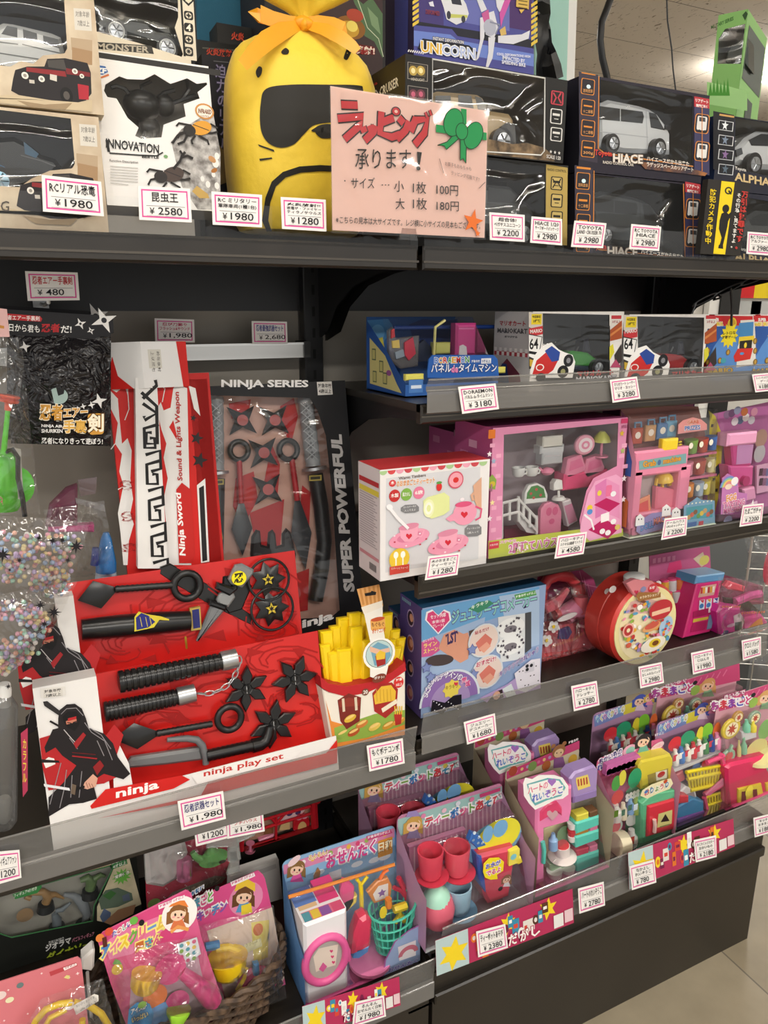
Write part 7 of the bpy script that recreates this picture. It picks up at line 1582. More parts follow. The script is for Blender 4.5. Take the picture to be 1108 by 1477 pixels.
filmsheet(F,[(1036,832),(1108,840),(1110,935),(1034,935)],'clear_cover',t,.0,'film',.01,14)
# ---- wire grid and a crinkled clear bag beyond the end
F = Fr(1052,1.36,.30,0,-35);F.floor = None;b = MB(F);wr = 'M:d0d0cc'
for i in range(8):b.tube([(i*.05,0,0),(i*.05,0,.86)],.0018,wr,6)
for i in range(18):b.tube([(-.005,.003,i*.05),(.36,.003,i*.05)],.0018,wr,6)
for q in (0,.35):b.tube([(q,0,0),(q,0,.86)],.0035,wr,6)
b.tube([(-.005,.003,.86),(.36,.003,.86)],.0035,wr,6)
for q in (.0,.35):b.tube([(q,-.05,-.30),(q,0,-.28),(q,0,0)],.004,wr,6)
tag(b.build('wire_grid'),'white wire grid panel standing beyond the right end of the shelving','wire grid')
F = Fr(1080,1.18,1.0);F.floor = None;t = thing('clear_wrapped_toy',F,'crinkled clear bag with a pink toy hanging beyond the right end of the shelving','toy bag')
filmsheet(F,[(1074,776),(1125,766),(1125,900),(1085,850)],'clear_bag',t,0,'film',.03,17,12);filmsheet(F,[(1078,950),(1125,930),(1125,1010),(1092,985)],'clear_bag',t,.01,'film',.03,19,10)
b = MB(F);b.B(1112,815,10,20,.02,'P:d23a5a',.03);b.C(1118,800,1118,740,[(0,2),(1,2)],'M:9a9a9c',8,.03);b.build('pink_toy',t)
# ---- black chain links tied at the bracket end
F = Fr(1000,1.06,1.5);F.floor = None;b = MB(F)
for (u0,v0,u1,v1) in ((1000,440,1034,424),(1030,427,1072,408),(1068,410,1106,396)):
    P_ = []
    for i in range(20):
        a = i*.314;c_,s_ = math.cos(a),math.sin(a);P_.append(F((u0+u1)/2+(u1-u0)/2*c_-(v1-v0)*.14*s_*-1,(v0+v1)/2+(v1-v0)/2*c_+4.4*s_,.002*s_))
    b.tube(P_,.0016,'S:151517',6,True)
b.L([(1034,426,0),(1030,432,0),(1040,430,0),(1036,424,0)],'S:151517',1.5);b.L([(1000,442,0),(1004,436,0),(998,452,0)],'S:151517',1.5);b.L([(1054,415,0),(1056,440,.01),(1055,470,.01)],'S:151517',1.4)
tag(b.build('black_chain'),'black wire chain links hanging under the right end of the top shelf','chain')
# ------------------------------------------------------------------ bottom shelves
ZD,ZE = .3458,.3008
def girl(b,u,v,r,hair,dress,skin='f0cdb0'):
    b.E(u,v,r*1.25,r*1.2,hair,0,16);b.P([(u-r*1.5,v),(u-r*.8,v-r*.4),(u-r*.7,v+r*1.3),(u-r*1.6,v+r*1.6)],hair);b.P([(u+r*1.4,v),(u+r*.8,v-r*.4),(u+r*.7,v+r*1.2),(u+r*1.4,v+r*1.5)],hair)
    b.P([(u-r*.5,v+r*.8),(u+r*.5,v+r*.7),(u+r*1.1,v+r*2.1),(u-r*1.1,v+r*2.2)],dress)
    b.E(u,v+r*.2,r,r*.85,skin,0,16);b.P([(u-r,v),(u-r*.6,v-r*.8),(u+r*.6,v-r*.85),(u+r,v-.1*r),(u+r*.3,v-r*.35),(u-r*.3,v-r*.3)],hair)
    for q in (-.4,.4):b.E(u+q*r,v+r*.25,r*.14,r*.22,'3a2a26',0,8);b.E(u+q*r*1.5,v+r*.55,r*.2,r*.13,'eda0a0',0,8)
    b.K([(u-r*.15,v+r*.62),(u+r*.15,v+r*.61)],'b04a4a',r*.12)
def title(b,t,u0,v0,u1,v1,h,cols,ol='f6f2f4',fat=.04):
    n = len(t)
    for i,c in enumerate(t):
        a = i/n;e = (i+.88)/n;b.T(c,u0+(u1-u0)*a,v0+(v1-v0)*a,u0+(u1-u0)*e,v0+(v1-v0)*e,h,cols[i % len(cols)],ol,fat,.13,em=True)
def pack(name,label,group,u,yf,z,TL,TR,card,side,base,sh=(.95,.55),dlim=(.06,.14),sides=True,bl=(.55,.8)):
    F = Fr(u,yf,z);t = thing(name,F,label,'toy pack',group);D = min(max(solve(F,*TL),dlim[0]),dlim[1]);x1 = F(TR[0],TR[1],D)[0];zt = F(TL[0],TL[1],D)[2]
    b = MB(F);b.prism([(p[0],p[2]) for p in rrect(0,x1,0,zt,.012)],D,D+.0015,card);b.at(D-.0003)
    um = (TL[0]+TR[0])/2;vm = (TL[1]+TR[1])/2;b.E(um,vm+9,3.2,3.6,'151517',0,12)
    c = MB(F);c.box(0,x1,0,D,0,.0025,base)
    if sides:
        for x in (0,x1):
            q = [(x,0,0),(x,0,zt*sh[1]*.9),(x,D*.3,zt*sh[1]),(x,D,zt*sh[0]),(x,D,0)];c.add(q,[(0,1,2,3,4)],side)
    c.build('base_card',t)
    shell(F,t,.002,x1-.002,.003,zt*bl[1],.001,D*bl[0],D)
    return t,F,D,x1,zt,b
def behind(src,F,D,zt,px,label):
    """the same pack standing further back: its top left corner is seen at px"""
    h = F.O.z+zt;r = CF*FPX+CR*(px[0]-W/2)-CU*(px[1]-H/2);p = CO+r*((h-ZC)/r.z)
    q = F.O+F.D*D
    if p.y < q.y+D+.008:p = CO+r*((q.y+D+.008)/r.y)
    return clone(src,(F.O.x+p.x-q.x,min(F.O.y+p.y-q.y,YB-D-.01),F.O.z),label)
# ---- laundry set
t,F,D,x1,zt,b = pack('laundry_set','toy laundry set with a white and pink washing machine in a blue pack',None,441,.974,ZE,(407,1243),(570,1190),'8fbbe0','5f8fc8','d9629c')
b.P([(409,1248),(569,1194),(569,1208),(409,1262)],'d98ab0')
for i in range(11):b.E(425+i*13,1248-i*4.5,3,3.4,['9aba5a','f0e6ea','e6c04a','d94a7a'][i % 4],0,10)
for u,v in ((515,1246),(540,1240),(460,1258),(555,1236),(478,1268)):b.E(u,v,8,4,'dfeaf4',0,12)
b.T('おせんたく',471,1253,541,1229,19,'d2488c','f6f2f4',.04,.08);b.R(545,1213,566,1230,'e09a3a',0,.002);b.T('日和',546,1229,565,1223,13,'f6ecc8','b06a1a',.04,.06);b.T('るんるん♪',445,1241,472,1231,7,'e0c04a','f6f2f4',.03,.08)
b.P([(528,1206),(563,1196),(566,1201),(530,1212)],'c9447a');b.T('対象年齢3才以上',530,1210,563,1200,4,'f6f2f4',None,.02)
girl(b,428,1252,9,'8a6a3c','d9559c');b.E(424,1241,10,5,'f0d8dc',0,14,30);b.P([(452,1262),(458,1250),(462,1256),(460,1272),(452,1272)],'a8784a');b.R(474,1258,492,1265,'e2e8f0');b.build('backing_card',t)
m = D*.5
c = MB(F);c.L([(416,1294,m),(569,1247,m)],'P:d9853a',2.6,n=8);c.build('toy_pole',t)
wm = 'P:e9e7ea';c = MB(F);blk(c,438,1335,503,1446,.006,D*.8,wm,.005);c.at(.0057)
c.build('toy_washing_machine',t)
c = MB(F);o_ = F(470,1384,.004);q = F.px(470,1384,0)
c.tube([o_+Vector((27*q*math.cos(i*.2094),0,33*q*math.sin(i*.2094))) for i in range(30)],5*q,'P:e0609c',10,True);c.at(.0055);c.E(470,1384,26,30,'b5b0a8',0,24);c.P([(452,1380),(460,1368),(488,1362),(484,1392),(464,1398),(456,1402)],'e6d8c8');c.P([(460,1398),(466,1388),(472,1394),(466,1402)],'d9629c');[heart(c,478+i*1.5,1372+i*8,2.4,'d94a7a') for i in range(3)];c.at(.0);c.R(498,1372,506,1386,'P:e0609c',.006,.001);c.build('door',t)
zt_ = F(438,1335,.006)[2];c = MB(F);a0,a1 = F(438,1335,.006)[0],F(503,1335,.006)[0];y1 = D*.8
L_ = lambda s,y:(a0+(a1-a0)*s,.006+(y1)*y,zt_+.0004)
for s0,s1,y0,y2,k in ((.05,.95,.05,.32,'d9708c'),(.05,.22,.05,.30,'5a9aa8'),(.24,.42,.06,.30,'e0c24a'),(.44,.66,.06,.3,'8a5aa0'),(.7,.94,.06,.3,'d2557a'),(.0,.48,.5,1,'5f7fc0'),(.05,.45,.38,.5,'d9b88a'),(.5,.95,.4,.75,'d2447a')):c.add([tuple(Vector(L_(s0,y0))+Vector((0,0,.0003*(k != 'd9708c')))),tuple(Vector(L_(s1,y0))+Vector((0,0,.0003*(k != 'd9708c')))),tuple(Vector(L_(s1,y2))+Vector((0,0,.0003*(k != 'd9708c')))),tuple(Vector(L_(s0,y2))+Vector((0,0,.0003*(k != 'd9708c'))))],[(0,1,2,3)],k)
c.box(a0+(a1-a0)*.5,a0+(a1-a0)*.95,.006+y1*.72,.006+y1*.95,zt_,zt_+.012,'P:d9407f',.002);c.build('control_panel',t)
c = MB(F);c.at(m);c.P([(492,1284),(496,1270),(504,1272),(512,1280),(512,1300),(504,1314),(492,1322),(490,1306)],'P:d85a8a',.01,.003);c.P([(488,1310),(498,1300),(516,1292),(515,1302),(496,1320)],'P:e6cf5a',.012,.002);c.build('toy_dress',t)
c = MB(F);c.L([(522,1322,m),(521,1285,m),(520,1274,m)],'P:e9cf2a',3,n=8);c.L([(515,1268,m),(521,1276,m),(530,1264,m)],'P:e9cf2a',2.6,n=8);c.build('toy_stand',t)
c = MB(F);c.at(m);c.P([(530,1288),(545,1272),(560,1266),(566,1278),(564,1296),(540,1304)],'P:e08a3a',.008,.002);c.at(m-.0004);c.P([(538,1290),(546,1278),(560,1274),(560,1294),(542,1300)],'e9dfda');c.S(551,1288,6,3,5,'8a5aa0');c.L([(548,1268,m),(554,1258,m),(560,1254,m)],'P:e0703a',2.4);c.build('toy_shirt',t)
c = MB(F);c.L([(575,1266,m),(582,1280,m),(586,1298,m)],'P:d2304a',3.6);c.L([(568,1280,m),(578,1284,m),(586,1294,m)],'P:d2304a',3);c.build('toy_peg',t)
c = MB(F);mg = 'P:4fbfa6';d = .03
ring = lambda v,r,dd=d,u=566:[F(u,v,dd)+Vector((r*q*math.cos(i*.3142),r*q*math.sin(i*.3142)*.8,(r*q*.1)*math.cos(i*.3142))) for i in range(20)]
q = F.px(566,1330,d)
for v,r,w_ in ((1306,29,1.6),(1322,27,1.2),(1336,24,1.2),(1348,22,1.2),(1360,19,2)):c.tube(ring(v,r),w_*q,mg,6,True)
top_,bot_ = ring(1306,29),ring(1361,19)
for i in range(20):c.tube([top_[i],bot_[i]],1.1*q,mg,5)
c.add(bot_,[tuple(range(20))],mg);c.build('toy_basket',t)
c = MB(F);c.B(553,1316,5,9,.01,'P:e9cf3a',d,8,6);c.L([(568,1312,d),(586,1306,d)],'P:e9cf3a',5);c.L([(570,1330,d),(577,1318,d),(583,1328,d)],'P:e0c83a',4);c.L([(560,1296,d),(561,1308,d)],'P:d9803a',4.4);c.build('toy_clothes_peg',t)
c = MB(F);c.at(.02);c.P([(508,1380),(512,1350),(520,1328),(530,1322),(538,1328),(536,1366),(522,1374)],'P:d8405f',.025,.006);c.P([(510,1384),(514,1370),(534,1364),(532,1374),(518,1384)],'P:4f90d0',.027,.003);c.build('toy_iron',t)
c = MB(F);c.C(534,1381,534,1385,[(0,26),(1,26)],'P:e580ae',24,.03);c.L([(530,1388,.03),(528,1408,.02)],'P:d9447a',3);c.C(545,1398,545,1390,[(0,12),(1,13)],'P:cfae3a',18,.035);c.build('toy_ironing_board',t)
c = MB(F).at(-.0004);c.P([(553,1412),(556,1385),(570,1358),(590,1342),(606,1334),(606,1388)],'9ab0d6',.0005);c.at(-.001);c.K([(553,1412),(556,1385),(570,1358),(590,1342),(606,1334)],'a05a9a',2);c.P([(574,1366),(600,1356),(600,1378),(576,1386)],'ece6ea');c.E(589,1376,13,12,'d2788a',0,16,0,0,0,180);c.E(589,1377,8,7,'ece6ea',0,14,0,0,0,180);c.T('おせんたく',560,1403,602,1388,6,'6a6ac0','e6e2f0',.03,.06);c.build('corner_card',t)
# ---- tea party set and its twin behind
t,F,D,x1,zt,b = pack('tea_party_set','toy teapot set with red cups and a blue and yellow dispenser, front of two','toy teapot sets',614,.945,ZD,(573,1178),(725,1131),'c986a8','b98fb0','cfd6da',(.9,.62))
b.P([(574,1182),(724,1134),(724,1152),(650,1172),(574,1208)],'9cc4c0')
for i in range(22):b.K([(600+i*6,1196-i*2),(600+i*6,1330-i*2)],'e6bcd0',2)
title(b,'ティーポットあそび',613,1193,723,1157,13,['d2404a','e06a9a','7fae4a','3f7fc0','d9628a','6aa04a','d2404a','3f8ab0','d2404a']);girl(b,596,1188,9.5,'c9a050','9a8ac0');b.P([(585,1178),(588,1170),(600,1168),(606,1176)],'9a8ac0')
b.P([(691,1145),(721,1135),(721,1140),(692,1150)],'c9447a')
for u,v,k in ((610,1176,'e08ab0'),(640,1168,'e9c0d0'),(660,1158,'d9dce6'),(680,1152,'d97aa0'),(703,1150,'e0c85a')):b.E(u,v,3.4,3.4,k,0,10)
b.build('backing_card',t)
rd,d = 'P:d9485c',.045
c = MB(F);c.at(D*.75);c.P([(590,1222),(672,1196),(672,1270),(594,1300)],'c980a4',.01,.001)
for i in range(10):c.K([(598+i*7.6,1222-i*2.4),(598+i*7.6,1290-i*2.4)],'e6bcd0',2)
for u,v in ((620,1228),(652,1214),(640,1238)):c.S(u,v,4,1.8,5,'d2446a')
c.build('inner_card',t)
for u,v,k in ((621,1226,rd),(659,1221,'P:e0586a'),(661,1276,'P:9fc4d8')):
    c = MB(F);dd = d if k != 'P:9fc4d8' else .035;h = 36;c.C(u,v+h,u,v,[(0,11),(.1,13),(1,15.5),(1.0,14),(.3,12)],k,22,dd);c.build('toy_cup',t)
    c = MB(F);n = 'P:cf3f54' if k != 'P:9fc4d8' else 'P:7fb0d0';c.C(u+2,v+h+4,u+2,v+h,[(0,12),(.5,19),(1,20),(.8,14)],n,26,dd);c.build('toy_saucer',t)
c = MB(F);c.C(631,1332,631,1292,[(0,12),(.2,18),(.6,20),(.9,17),(1,15)],'P:dd6a7e',22,.03);c.C(630,1296,630,1278,[(0,17),(.5,14),(.9,6),(1,3)],'P:a5d8c2',20,.03);c.B(629,1277,3.5,3.5,.004,'P:a5d8c2',.03,8,6);c.build('toy_sugar_pot',t)
c = MB(F);c.at(.03);c.P([(690,1235),(742,1222),(744,1240),(736,1294),(706,1306),(698,1290)],'P:d2465c',.045,.006);c.P([(688,1234),(698,1236),(702,1290),(692,1276)],'P:3f5aa8',.03,.003);c.at(.0296);c.E(722,1282,3,3,'P:2a1a1c');girl(c,731,1268,5,'8a5a3a','e9e4ea');c.build('toy_dispenser',t)
c = MB(F);c.B(712,1214,38,26,.035,'P:7fb4d8',.05,24,12);c.build('dispenser_lid',t)
c = MB(F);c.B(720,1206,29,22,.033,'P:e4dc3a',.0455,22,12);c.B(704,1203,7,11,.006,'P:6fa4d0',.0205,12,8);c.B(722,1195,10,11,.006,'P:6fa4d0',.0195,14,8);c.at(.018);c.P([(677,1214),(682,1202),(692,1206),(702,1220),(688,1224)],'P:2f64b0',.012,.002);[c.E(u,v,2,2,'P:cfe0ee',.002,8) for u,v in ((685,1202),(683,1212),(691,1208),(696,1216),(690,1216))];c.build('lid_cover',t)
c = MB(F);c.at(.025);c.R(735,1229,749,1244,'P:e9dc5a',.01,.002);c.P([(742,1240),(752,1236),(755,1244),(748,1248)],'P:e0d040',.012,.002);c.at(.0245);c.E(741,1236,4,4,'P:7fc4d0');c.build('tap',t)
c = MB(F).at(.022);c.P([(697,1258),(698,1246),(706,1238),(720,1237),(727,1243),(726,1256),(717,1262),(718,1268),(708,1269),(700,1266)],'f0dc2a',.0008);c.at(.0216);c.T('お水が',701,1254,722,1247,7,'5a5ac0','f4eef0',.04,.08);c.T('でるよ',702,1264,722,1257,7,'d2508c','f4eef0',.04,.08);c.build('speech_tag',t)
behind(t,F,D,zt,(517,1127),'toy teapot set with red cups and a blue and yellow dispenser, behind the front one')
# ---- heart fridge and its twin
t,F,D,x1,zt,b = pack('heart_fridge_set','toy heart fridge set with a pink fridge and mint baskets, front of two','toy heart fridge sets',772,.965,ZD,(730,1110),(837,1065),'c9bfa4','b5a98e','d95a9a',(.9,.7))
b.P([(731,1113),(836,1068),(836,1080),(731,1124)],'c9487a')
for i in range(8):b.E(737+i*8,1116-i*3.4,2.2,2.4,['f0e0e6','d97aa0','e9d08a','b9a0c8'][i % 4],0,8)
for u,v,k in ((740,1112,'b0503a'),(768,1105,'7fa05a'),(788,1104,'b5683a'),(826,1095,'c9a03a')):b.E(u,v,6,7,k,0,12)
b.E(806,1083,9,9,'9a6a44');b.E(798,1076,3,3,'9a6a44');b.E(814,1072,3,3,'9a6a44');b.E(806,1086,6.5,6,'e0c09a');b.E(803,1086,.8,1,'2a2020');b.E(809,1085,.8,1,'2a2020');b.P([(799,1094),(812,1091),(816,1106),(798,1108)],'8a5a90');b.T('対象年齢',820,1073,834,1068,4,'f4eef0',None,.02);b.build('backing_card',t)
pk = 'P:e884b4'
c = MB(F);c.at(.015);c.P([(772,1278),(774,1150),(826,1134),(826,1168),(822,1186),(786,1196),(786,1272)],pk,.06,.004);c.at(.055);c.P([(784,1196),(832,1180),(834,1262),(786,1270)],'P:d9cf9a',.01,.001);c.build('toy_fridge',t)
c = MB(F);c.at(.012);c.P([(780,1186),(780,1172),(790,1160),(804,1156),(812,1166),(812,1178),(804,1172),(790,1180)],'P:d9406e',.008,.003);heart(c,797,1176,8,'P:c9a0a8');c.L([(783,1214,.012),(785,1226,.01),(784,1244,.012)],'P:5fc8b8',2.6);c.build('heart_handle',t)
c = MB(F).at(.006);c.P([(755,1130),(758,1122),(768,1124),(778,1118),(790,1118),(800,1118),(812,1122),(820,1134),(820,1146),(812,1152),(800,1154),(786,1162),(772,1168),(764,1160),(756,1148)],'f2f0ee',.001);c.at(.0056);c.P([(760,1131),(770,1128),(790,1122),(808,1124),(816,1136),(810,1148),(790,1154),(772,1162),(766,1154)],'6ab0b4');c.P([(762,1132),(771,1130),(790,1124.5),(806,1126),(813,1136),(808,1146),(790,1151),(772,1158),(768,1152)],'f2f0ee');title(c,'ハートの',762,1146,791,1136,10,['d2486a','e07a9a'],'f2f0ee',.03);heart(c,796,1128,6,'a070c0');title(c,'れいぞうこ',768,1157,813,1143,11,['5a6ac8','5a90c8','8a6ac8','d2608a'],'f2f0ee',.03);c.build('front_label',t)
d = .03
c = MB(F);c.C(798,1224,798,1202,[(0,5),(.6,5),(.7,3),(1,2)],'P:8fb4dc',12,d);c.build('toy_bottle',t)
c = MB(F);c.B(813,1203,9,10,.012,'P:6f9a6a',d+.01);c.build('toy_cabbage',t)
c = MB(F);c.C(811,1236,811,1219,[(0,14),(.1,15),(.25,12),(.3,8),(1,8)],'P:e6dcd8',20,d);c.C(811,1222,811,1217,[(0,8),(1,7)],'P:d94a50',14,d);c.build('toy_cake_stand',t)
for i in range(5):c = MB(F);c.B(801+i*5.5,1243-i*1.8,2.6,3.4,.004,'P:f2efe9',d-.006,8,6);c.build('toy_egg',t)
c = MB(F);c.at(d);c.P([(794,1248),(826,1240),(826,1254),(796,1262)],'P:a5c4a0',.02,.003);c.build('egg_tray',t)
for u,v in ((800,1262),(818,1256)):c = MB(F);c.C(u,v+5,u,v-7,[(0,7),(1,8.5)],'P:e9e9e4',14,d);c.build('toy_cup',t)
c = MB(F);
for v in (1190,1200,1208):c.C(825,v+4,825,v-4,[(0,4),(1,5)],'P:e9e6e2' if v != 1200 else 'P:c9404a',12,d)
c.build('toy_stacked_cups',t)
c = MB(F);c.at(.02);c.P([(822,1124),(830,1114),(858,1104),(864,1112),(862,1140),(826,1152)],'P:a48cc0',.03,.004);c.at(.0196);c.P([(831,1128),(831,1122),(848,1117),(852,1134),(834,1140)],'e6cf6a');[c.K([(834+i*4,1124-i),(835+i*4,1134-i)],'b5503a',2) for i in range(4)];c.P([(828,1148),(862,1138),(862,1150),(828,1160)],'P:8f78b0',.03,.003);c.build('toy_freezer',t)
for v,k in ((1186,'d2c84a'),(1206,'b5803a'),(1236,'c9405a')):
    c = MB(F);h = 14 if v < 1230 else 22;mt = 'P:5fcab8';c.at(d-.012);c.P([(830,v+2),(865,v-9),(865,v-9+h),(832,v+4+h)],mt,.03,.003);c.build('toy_basket',t)
    c = MB(F);c.at(d-.008);c.P([(832,v-9),(850,v-14),(850,v+4),(832,v+9)],k,.02,.002);c.P([(851,v-14),(863,v-18),(863,v-2),(851,v+3)],['d97a9a','6a4a30','e9e2de'][int(v) % 3],.02,.002);c.build('toy_food_box',t)
behind(t,F,D,zt,(684,1073),'toy heart fridge set behind the front one, only its top showing')
# ---- food shop fridge set
t,F,D,x1,zt,b = pack('food_shop_set','toy food set with a mint fridge with a red door and a pink printed card',None,879,.975,ZD,(862,1095),(959,1048),'d2628c','c98aa8','2a2a2c',(.9,.7))
b.P([(864,1108),(868,1096),(892,1084),(898,1078),(898,1092),(880,1102),(866,1112)],'e9e4ea');title(b,'おかいもの',864,1104,898,1086,8,['3a3a7a'],'f2eef2',.03);title(b,'れいぞうこ',862,1112,898,1094,8,['4f5ab0'],'f2eef2',.03);b.E(908,1082,9,8,'e8b0c0');b.E(909,1082,6,5,'8fc8b4');girl(b,928,1068,8,'2f2a30','6fb0a0');b.E(948,1076,9,5,'e9c8d2',0,14,15);b.T('いっぱい',942,1079,955,1075,4,'c9407a');b.T('3才以上',944,1062,957,1058,4,'f2eef2',None,.02);b.build('backing_card',t)
d = .03
c = MB(F);c.at(D*.7);c.P([(874,1119),(876,1104),(921,1088),(926,1094),(922,1104)],'P:c86aa8',.012);[c.E(879+i*7,1114-i*2.6,4,5,'P:b85a9a',.004,10) for i in range(7)];c.build('toy_awning',t)
c = MB(F);c.at(.03);c.P([(922,1106),(926,1098),(968,1088),(972,1096),(970,1128),(926,1140)],'P:d9c842',.04,.004);c.at(.0295);c.P([(934,1118),(964,1108),(964,1126),(936,1134)],'9a8a4a');c.P([(946,1114),(962,1110),(962,1122),(947,1126)],'e0dcc8');c.E(954,1117,5,4,'b5302c');c.build('toy_oven',t)
c = MB(F);c.at(.012);c.P([(924,1226),(926,1160),(974,1146),(976,1214)],'P:63b98c',.05,.004);c.P([(926,1160),(940,1146),(974,1140),(974,1150)],'P:6ac494',.05,.002);c.build('toy_fridge',t)
c = MB(F);c.at(.006);c.P([(934,1208),(936,1164),(974,1153),(975,1196)],'P:d83a48',.008,.003);c.L([(944,1182,.002),(945,1190,.0),(944,1200,.002)],'P:e9c8c0',2);c.at(.0055);c.P([(948,1194),(950,1174),(970,1168),(969,1188)],'d9d48a');c.P([(953,1186),(960,1174),(966,1184)],'3a2a2a');c.P([(952,1192),(966,1188),(966,1190),(952,1194)],'8a8a5a');c.build('door',t)
c = MB(F).at(.001);c.P([(924,1148),(927,1140),(940,1132),(956,1126),(968,1123),(971,1130),(966,1138),(950,1144),(934,1152)],'ece2b8',.0008);c.at(.0006);title(c,'おりょうり',930,1148,966,1134,8,['c9405a','3f7fb0','6a9a4a'],'f4f0e0',.03);c.E(960,1127,2.6,2.6,'c9502a');c.E(932,1142,2.4,2,'4f7fc0');c.build('front_label',t)
for u,v,ru,rv,k in ((889,1130,6,9,'4f9a4a'),(898,1122,5,9,'d9cf4a'),(916,1122,9,11,'2f9a6a'),(891,1150,8,8,'d83a34'),(913,1181,9,8,'dcdcd8')):c = MB(F);c.B(u,v,ru,rv,.01,'P:'+k,d);c.build('toy_food',t)
for i in range(8):c = MB(F);c.B(905+(i % 4)*5,1148+(i//4)*5-(i % 4)*2,2.4,2.8,.003,'P:efece6',d,8,6);c.build('toy_egg',t)
for u,v,h,r,k in ((888,1182,22,6,'d9d4cc'),(899,1180,22,4,'e9dcc0'),(909,1172,20,4,'7fa8d8'),(917,1172,22,4.4,'9ab04a'),(911,1222,26,6,'e6e6e2')):c = MB(F);c.C(u,v,u,v-h,[(0,r),(.6,r),(.75,r*.6),(1,r*.5)],'P:'+k,12,d);c.at(d-r*F.px(u,v,d)-.0004);c.R(u-r*.6,v-h*.5,u+r*.6,v-h*.2,['b5803a','c94a3a','d9e2ec','5a7a2a','2f6a4a'][int(u) % 5]);c.build('toy_bottle',t)
c = MB(F);c.C(886,1218,900,1215,[(0,12),(1,12)],'P:efe6c8',22,.02);c.C(899.5,1215.5,901,1215,[(0,11),(1,10)],'P:d2304a',20,.019);c.build('toy_cake',t)
c = MB(F);c.at(d);c.E(889,1193,9,10,'P:b9c8c0',.005,16,0,.001);c.at(d-.0005);c.E(889,1193,6,7,'P:c9606a');c.build('toy_plate',t)
# ---- shopping cart set and its twin
t,F,D,x1,zt,b = pack('shopping_cart_set','toy shopping set with a pink cart, yellow basket and blue cash register, front of two','toy shopping cart sets',974,.985,ZD,(948,1043),(1034,1008),'b98fb4','8a7ab8','2a2a2c',(.85,.5),(.06,.12),False)
b.P([(949,1046),(1037,1010),(1037,1024),(949,1062)],'7f90cc');b.P([(990,1030),(1016,1020),(1012,1036),(990,1044)],'e0d04a');title(b,'わくわくかいもの',952,1056,992,1038,9,['7fc0d8','e0d46a','d98ac0'],'e9eef6',.03);girl(b,1013,1022,7,'4a5ab0','e9d0e0');girl(b,1026,1018,5,'d9b85a','e08ab0');b.P([(1025,1012),(1037,1008),(1037,1018),(1026,1020)],'c95a9a');b.build('backing_card',t)
for i,(u,v,ru,rv,k) in enumerate(((974,1073,9,8,'d83440'),(992,1066,10,9,'2f9a70'),(1010,1060,5,9,'e0d23a'),(1005,1068,6,5,'5a9a3a'),(1020,1055,8,9,'7fc43a'),(1034,1054,5,9,'e0703a'))):c = MB(F);c.B(u,v,ru,rv,.01,'P:'+k,D*.6);c.build('toy_food',t)
for i,k in enumerate(('e9e6e2','4f7fc0','e9e2d4','c9404a','e6e4e0','4f8a5a','2f4a90','e08ab0')):c = MB(F);u = 974+i*8.6;v = 1102-i*3.4;c.C(u,v,u,v-21,[(0,3.8),(.65,3.8),(.8,2),(1,1.8)],'P:'+k,10,D*.55);c.at(D*.55-.007);c.R(u-2.4,v-12,u+2.4,v-5,'f0ece6' if i % 2 else 'c94a5a');c.build('toy_bottle',t)
c = MB(F);c.at(D*.5);c.P([(972,1110),(1040,1084),(1040,1088),(972,1115)],'P:d9d6d8',.03,.001);c.build('toy_shelf',t)
c = MB(F);yk = 'P:e9d42a'
for q in ([(990,1114),(1040,1104)],[(992,1124),(1039,1114)],[(996,1140),(1034,1131)]):c.L([(q[0][0],q[0][1],.03),(q[1][0],q[1][1],.03)],yk,2)
for i in range(11):c.L([(991+i*4.8,1114-i*1,.03),(996+i*3.8,1140-i*.9,.034)],yk,1.2,n=5)
c.at(.05);c.P([(993,1116),(1038,1106),(1032,1130),(998,1138)],yk,.003);c.build('toy_basket',t)
for u,v,k in ((1004,1110,'4a6aa8'),(1012,1114,'e9e9e8'),(1018,1104,'d2303c'),(1028,1106,'c95a6a')):c = MB(F);c.B(u,v,6,8,.01,'P:'+k,.042,10,7);c.build('toy_food',t)
c = MB(F);pk2 = 'P:e0507c'
for q in ([(1040,1088),(1046,1110),(1045,1124),(1043,1150),(1044,1170)],[(1016,1146),(1048,1128)],[(1016,1150),(1018,1178)],[(1014,1180),(1046,1169)],[(1020,1100),(1044,1090)]):c.L([(u,v,.025) for u,v in q],pk2,2.4)
c.at(.02);c.P([(1018,1146),(1050,1118),(1052,1126),(1024,1148)],'d97a9a',.004,.001);c.at(.026)
for q in ([(1018,1150),(1044,1142)],[(1018,1162),(1044,1154)]):c.L([(u,v,.03) for u,v in q],yk,1.4)
for i in range(7):c.L([(1019+i*4,1150-i*1.2,.03),(1020+i*3.8,1164-i*1.2,.03)],yk,1.1,n=5)
for u,v in ((1023,1178),(1043,1171)):c.C(u-2,v,u+2,v,[(0,6),(1,6)],'P:4fb8b0',14,.018)
c.build('toy_shopping_cart',t)
c = MB(F);c.at(.015);c.P([(976,1206),(977,1182),(1016,1168),(1016,1192)],'P:7a4a9a',.05,.003);c.P([(976,1182),(978,1164),(1000,1152),(1016,1156),(1016,1170)],'P:3f88b8',.05,.003);c.at(.0145);c.P([(982,1202),(984,1192),(1010,1182),(1013,1186),(1008,1194)],'d9a0b0');c.P([(977,1160),(982,1148),(994,1148),(994,1158)],'P:c9404a',.02,.002);c.at(.03);c.P([(982,1142),(990,1134),(1004,1140),(1006,1150),(992,1156)],'P:d9d6d6',.03,.003);c.at(.0296);c.P([(988,1146),(1001,1142),(1003,1149),(992,1152)],'9a8a8a');c.build('toy_cash_register',t)
c = MB(F);c.at(.04);c.P([(976,1118),(986,1112),(990,1124),(980,1130)],'P:c9606a',.01,.002);c.P([(968,1128),(976,1126),(978,1146),(970,1150)],'P:6ab0c8',.01,.002);c.build('toy_scanner',t)
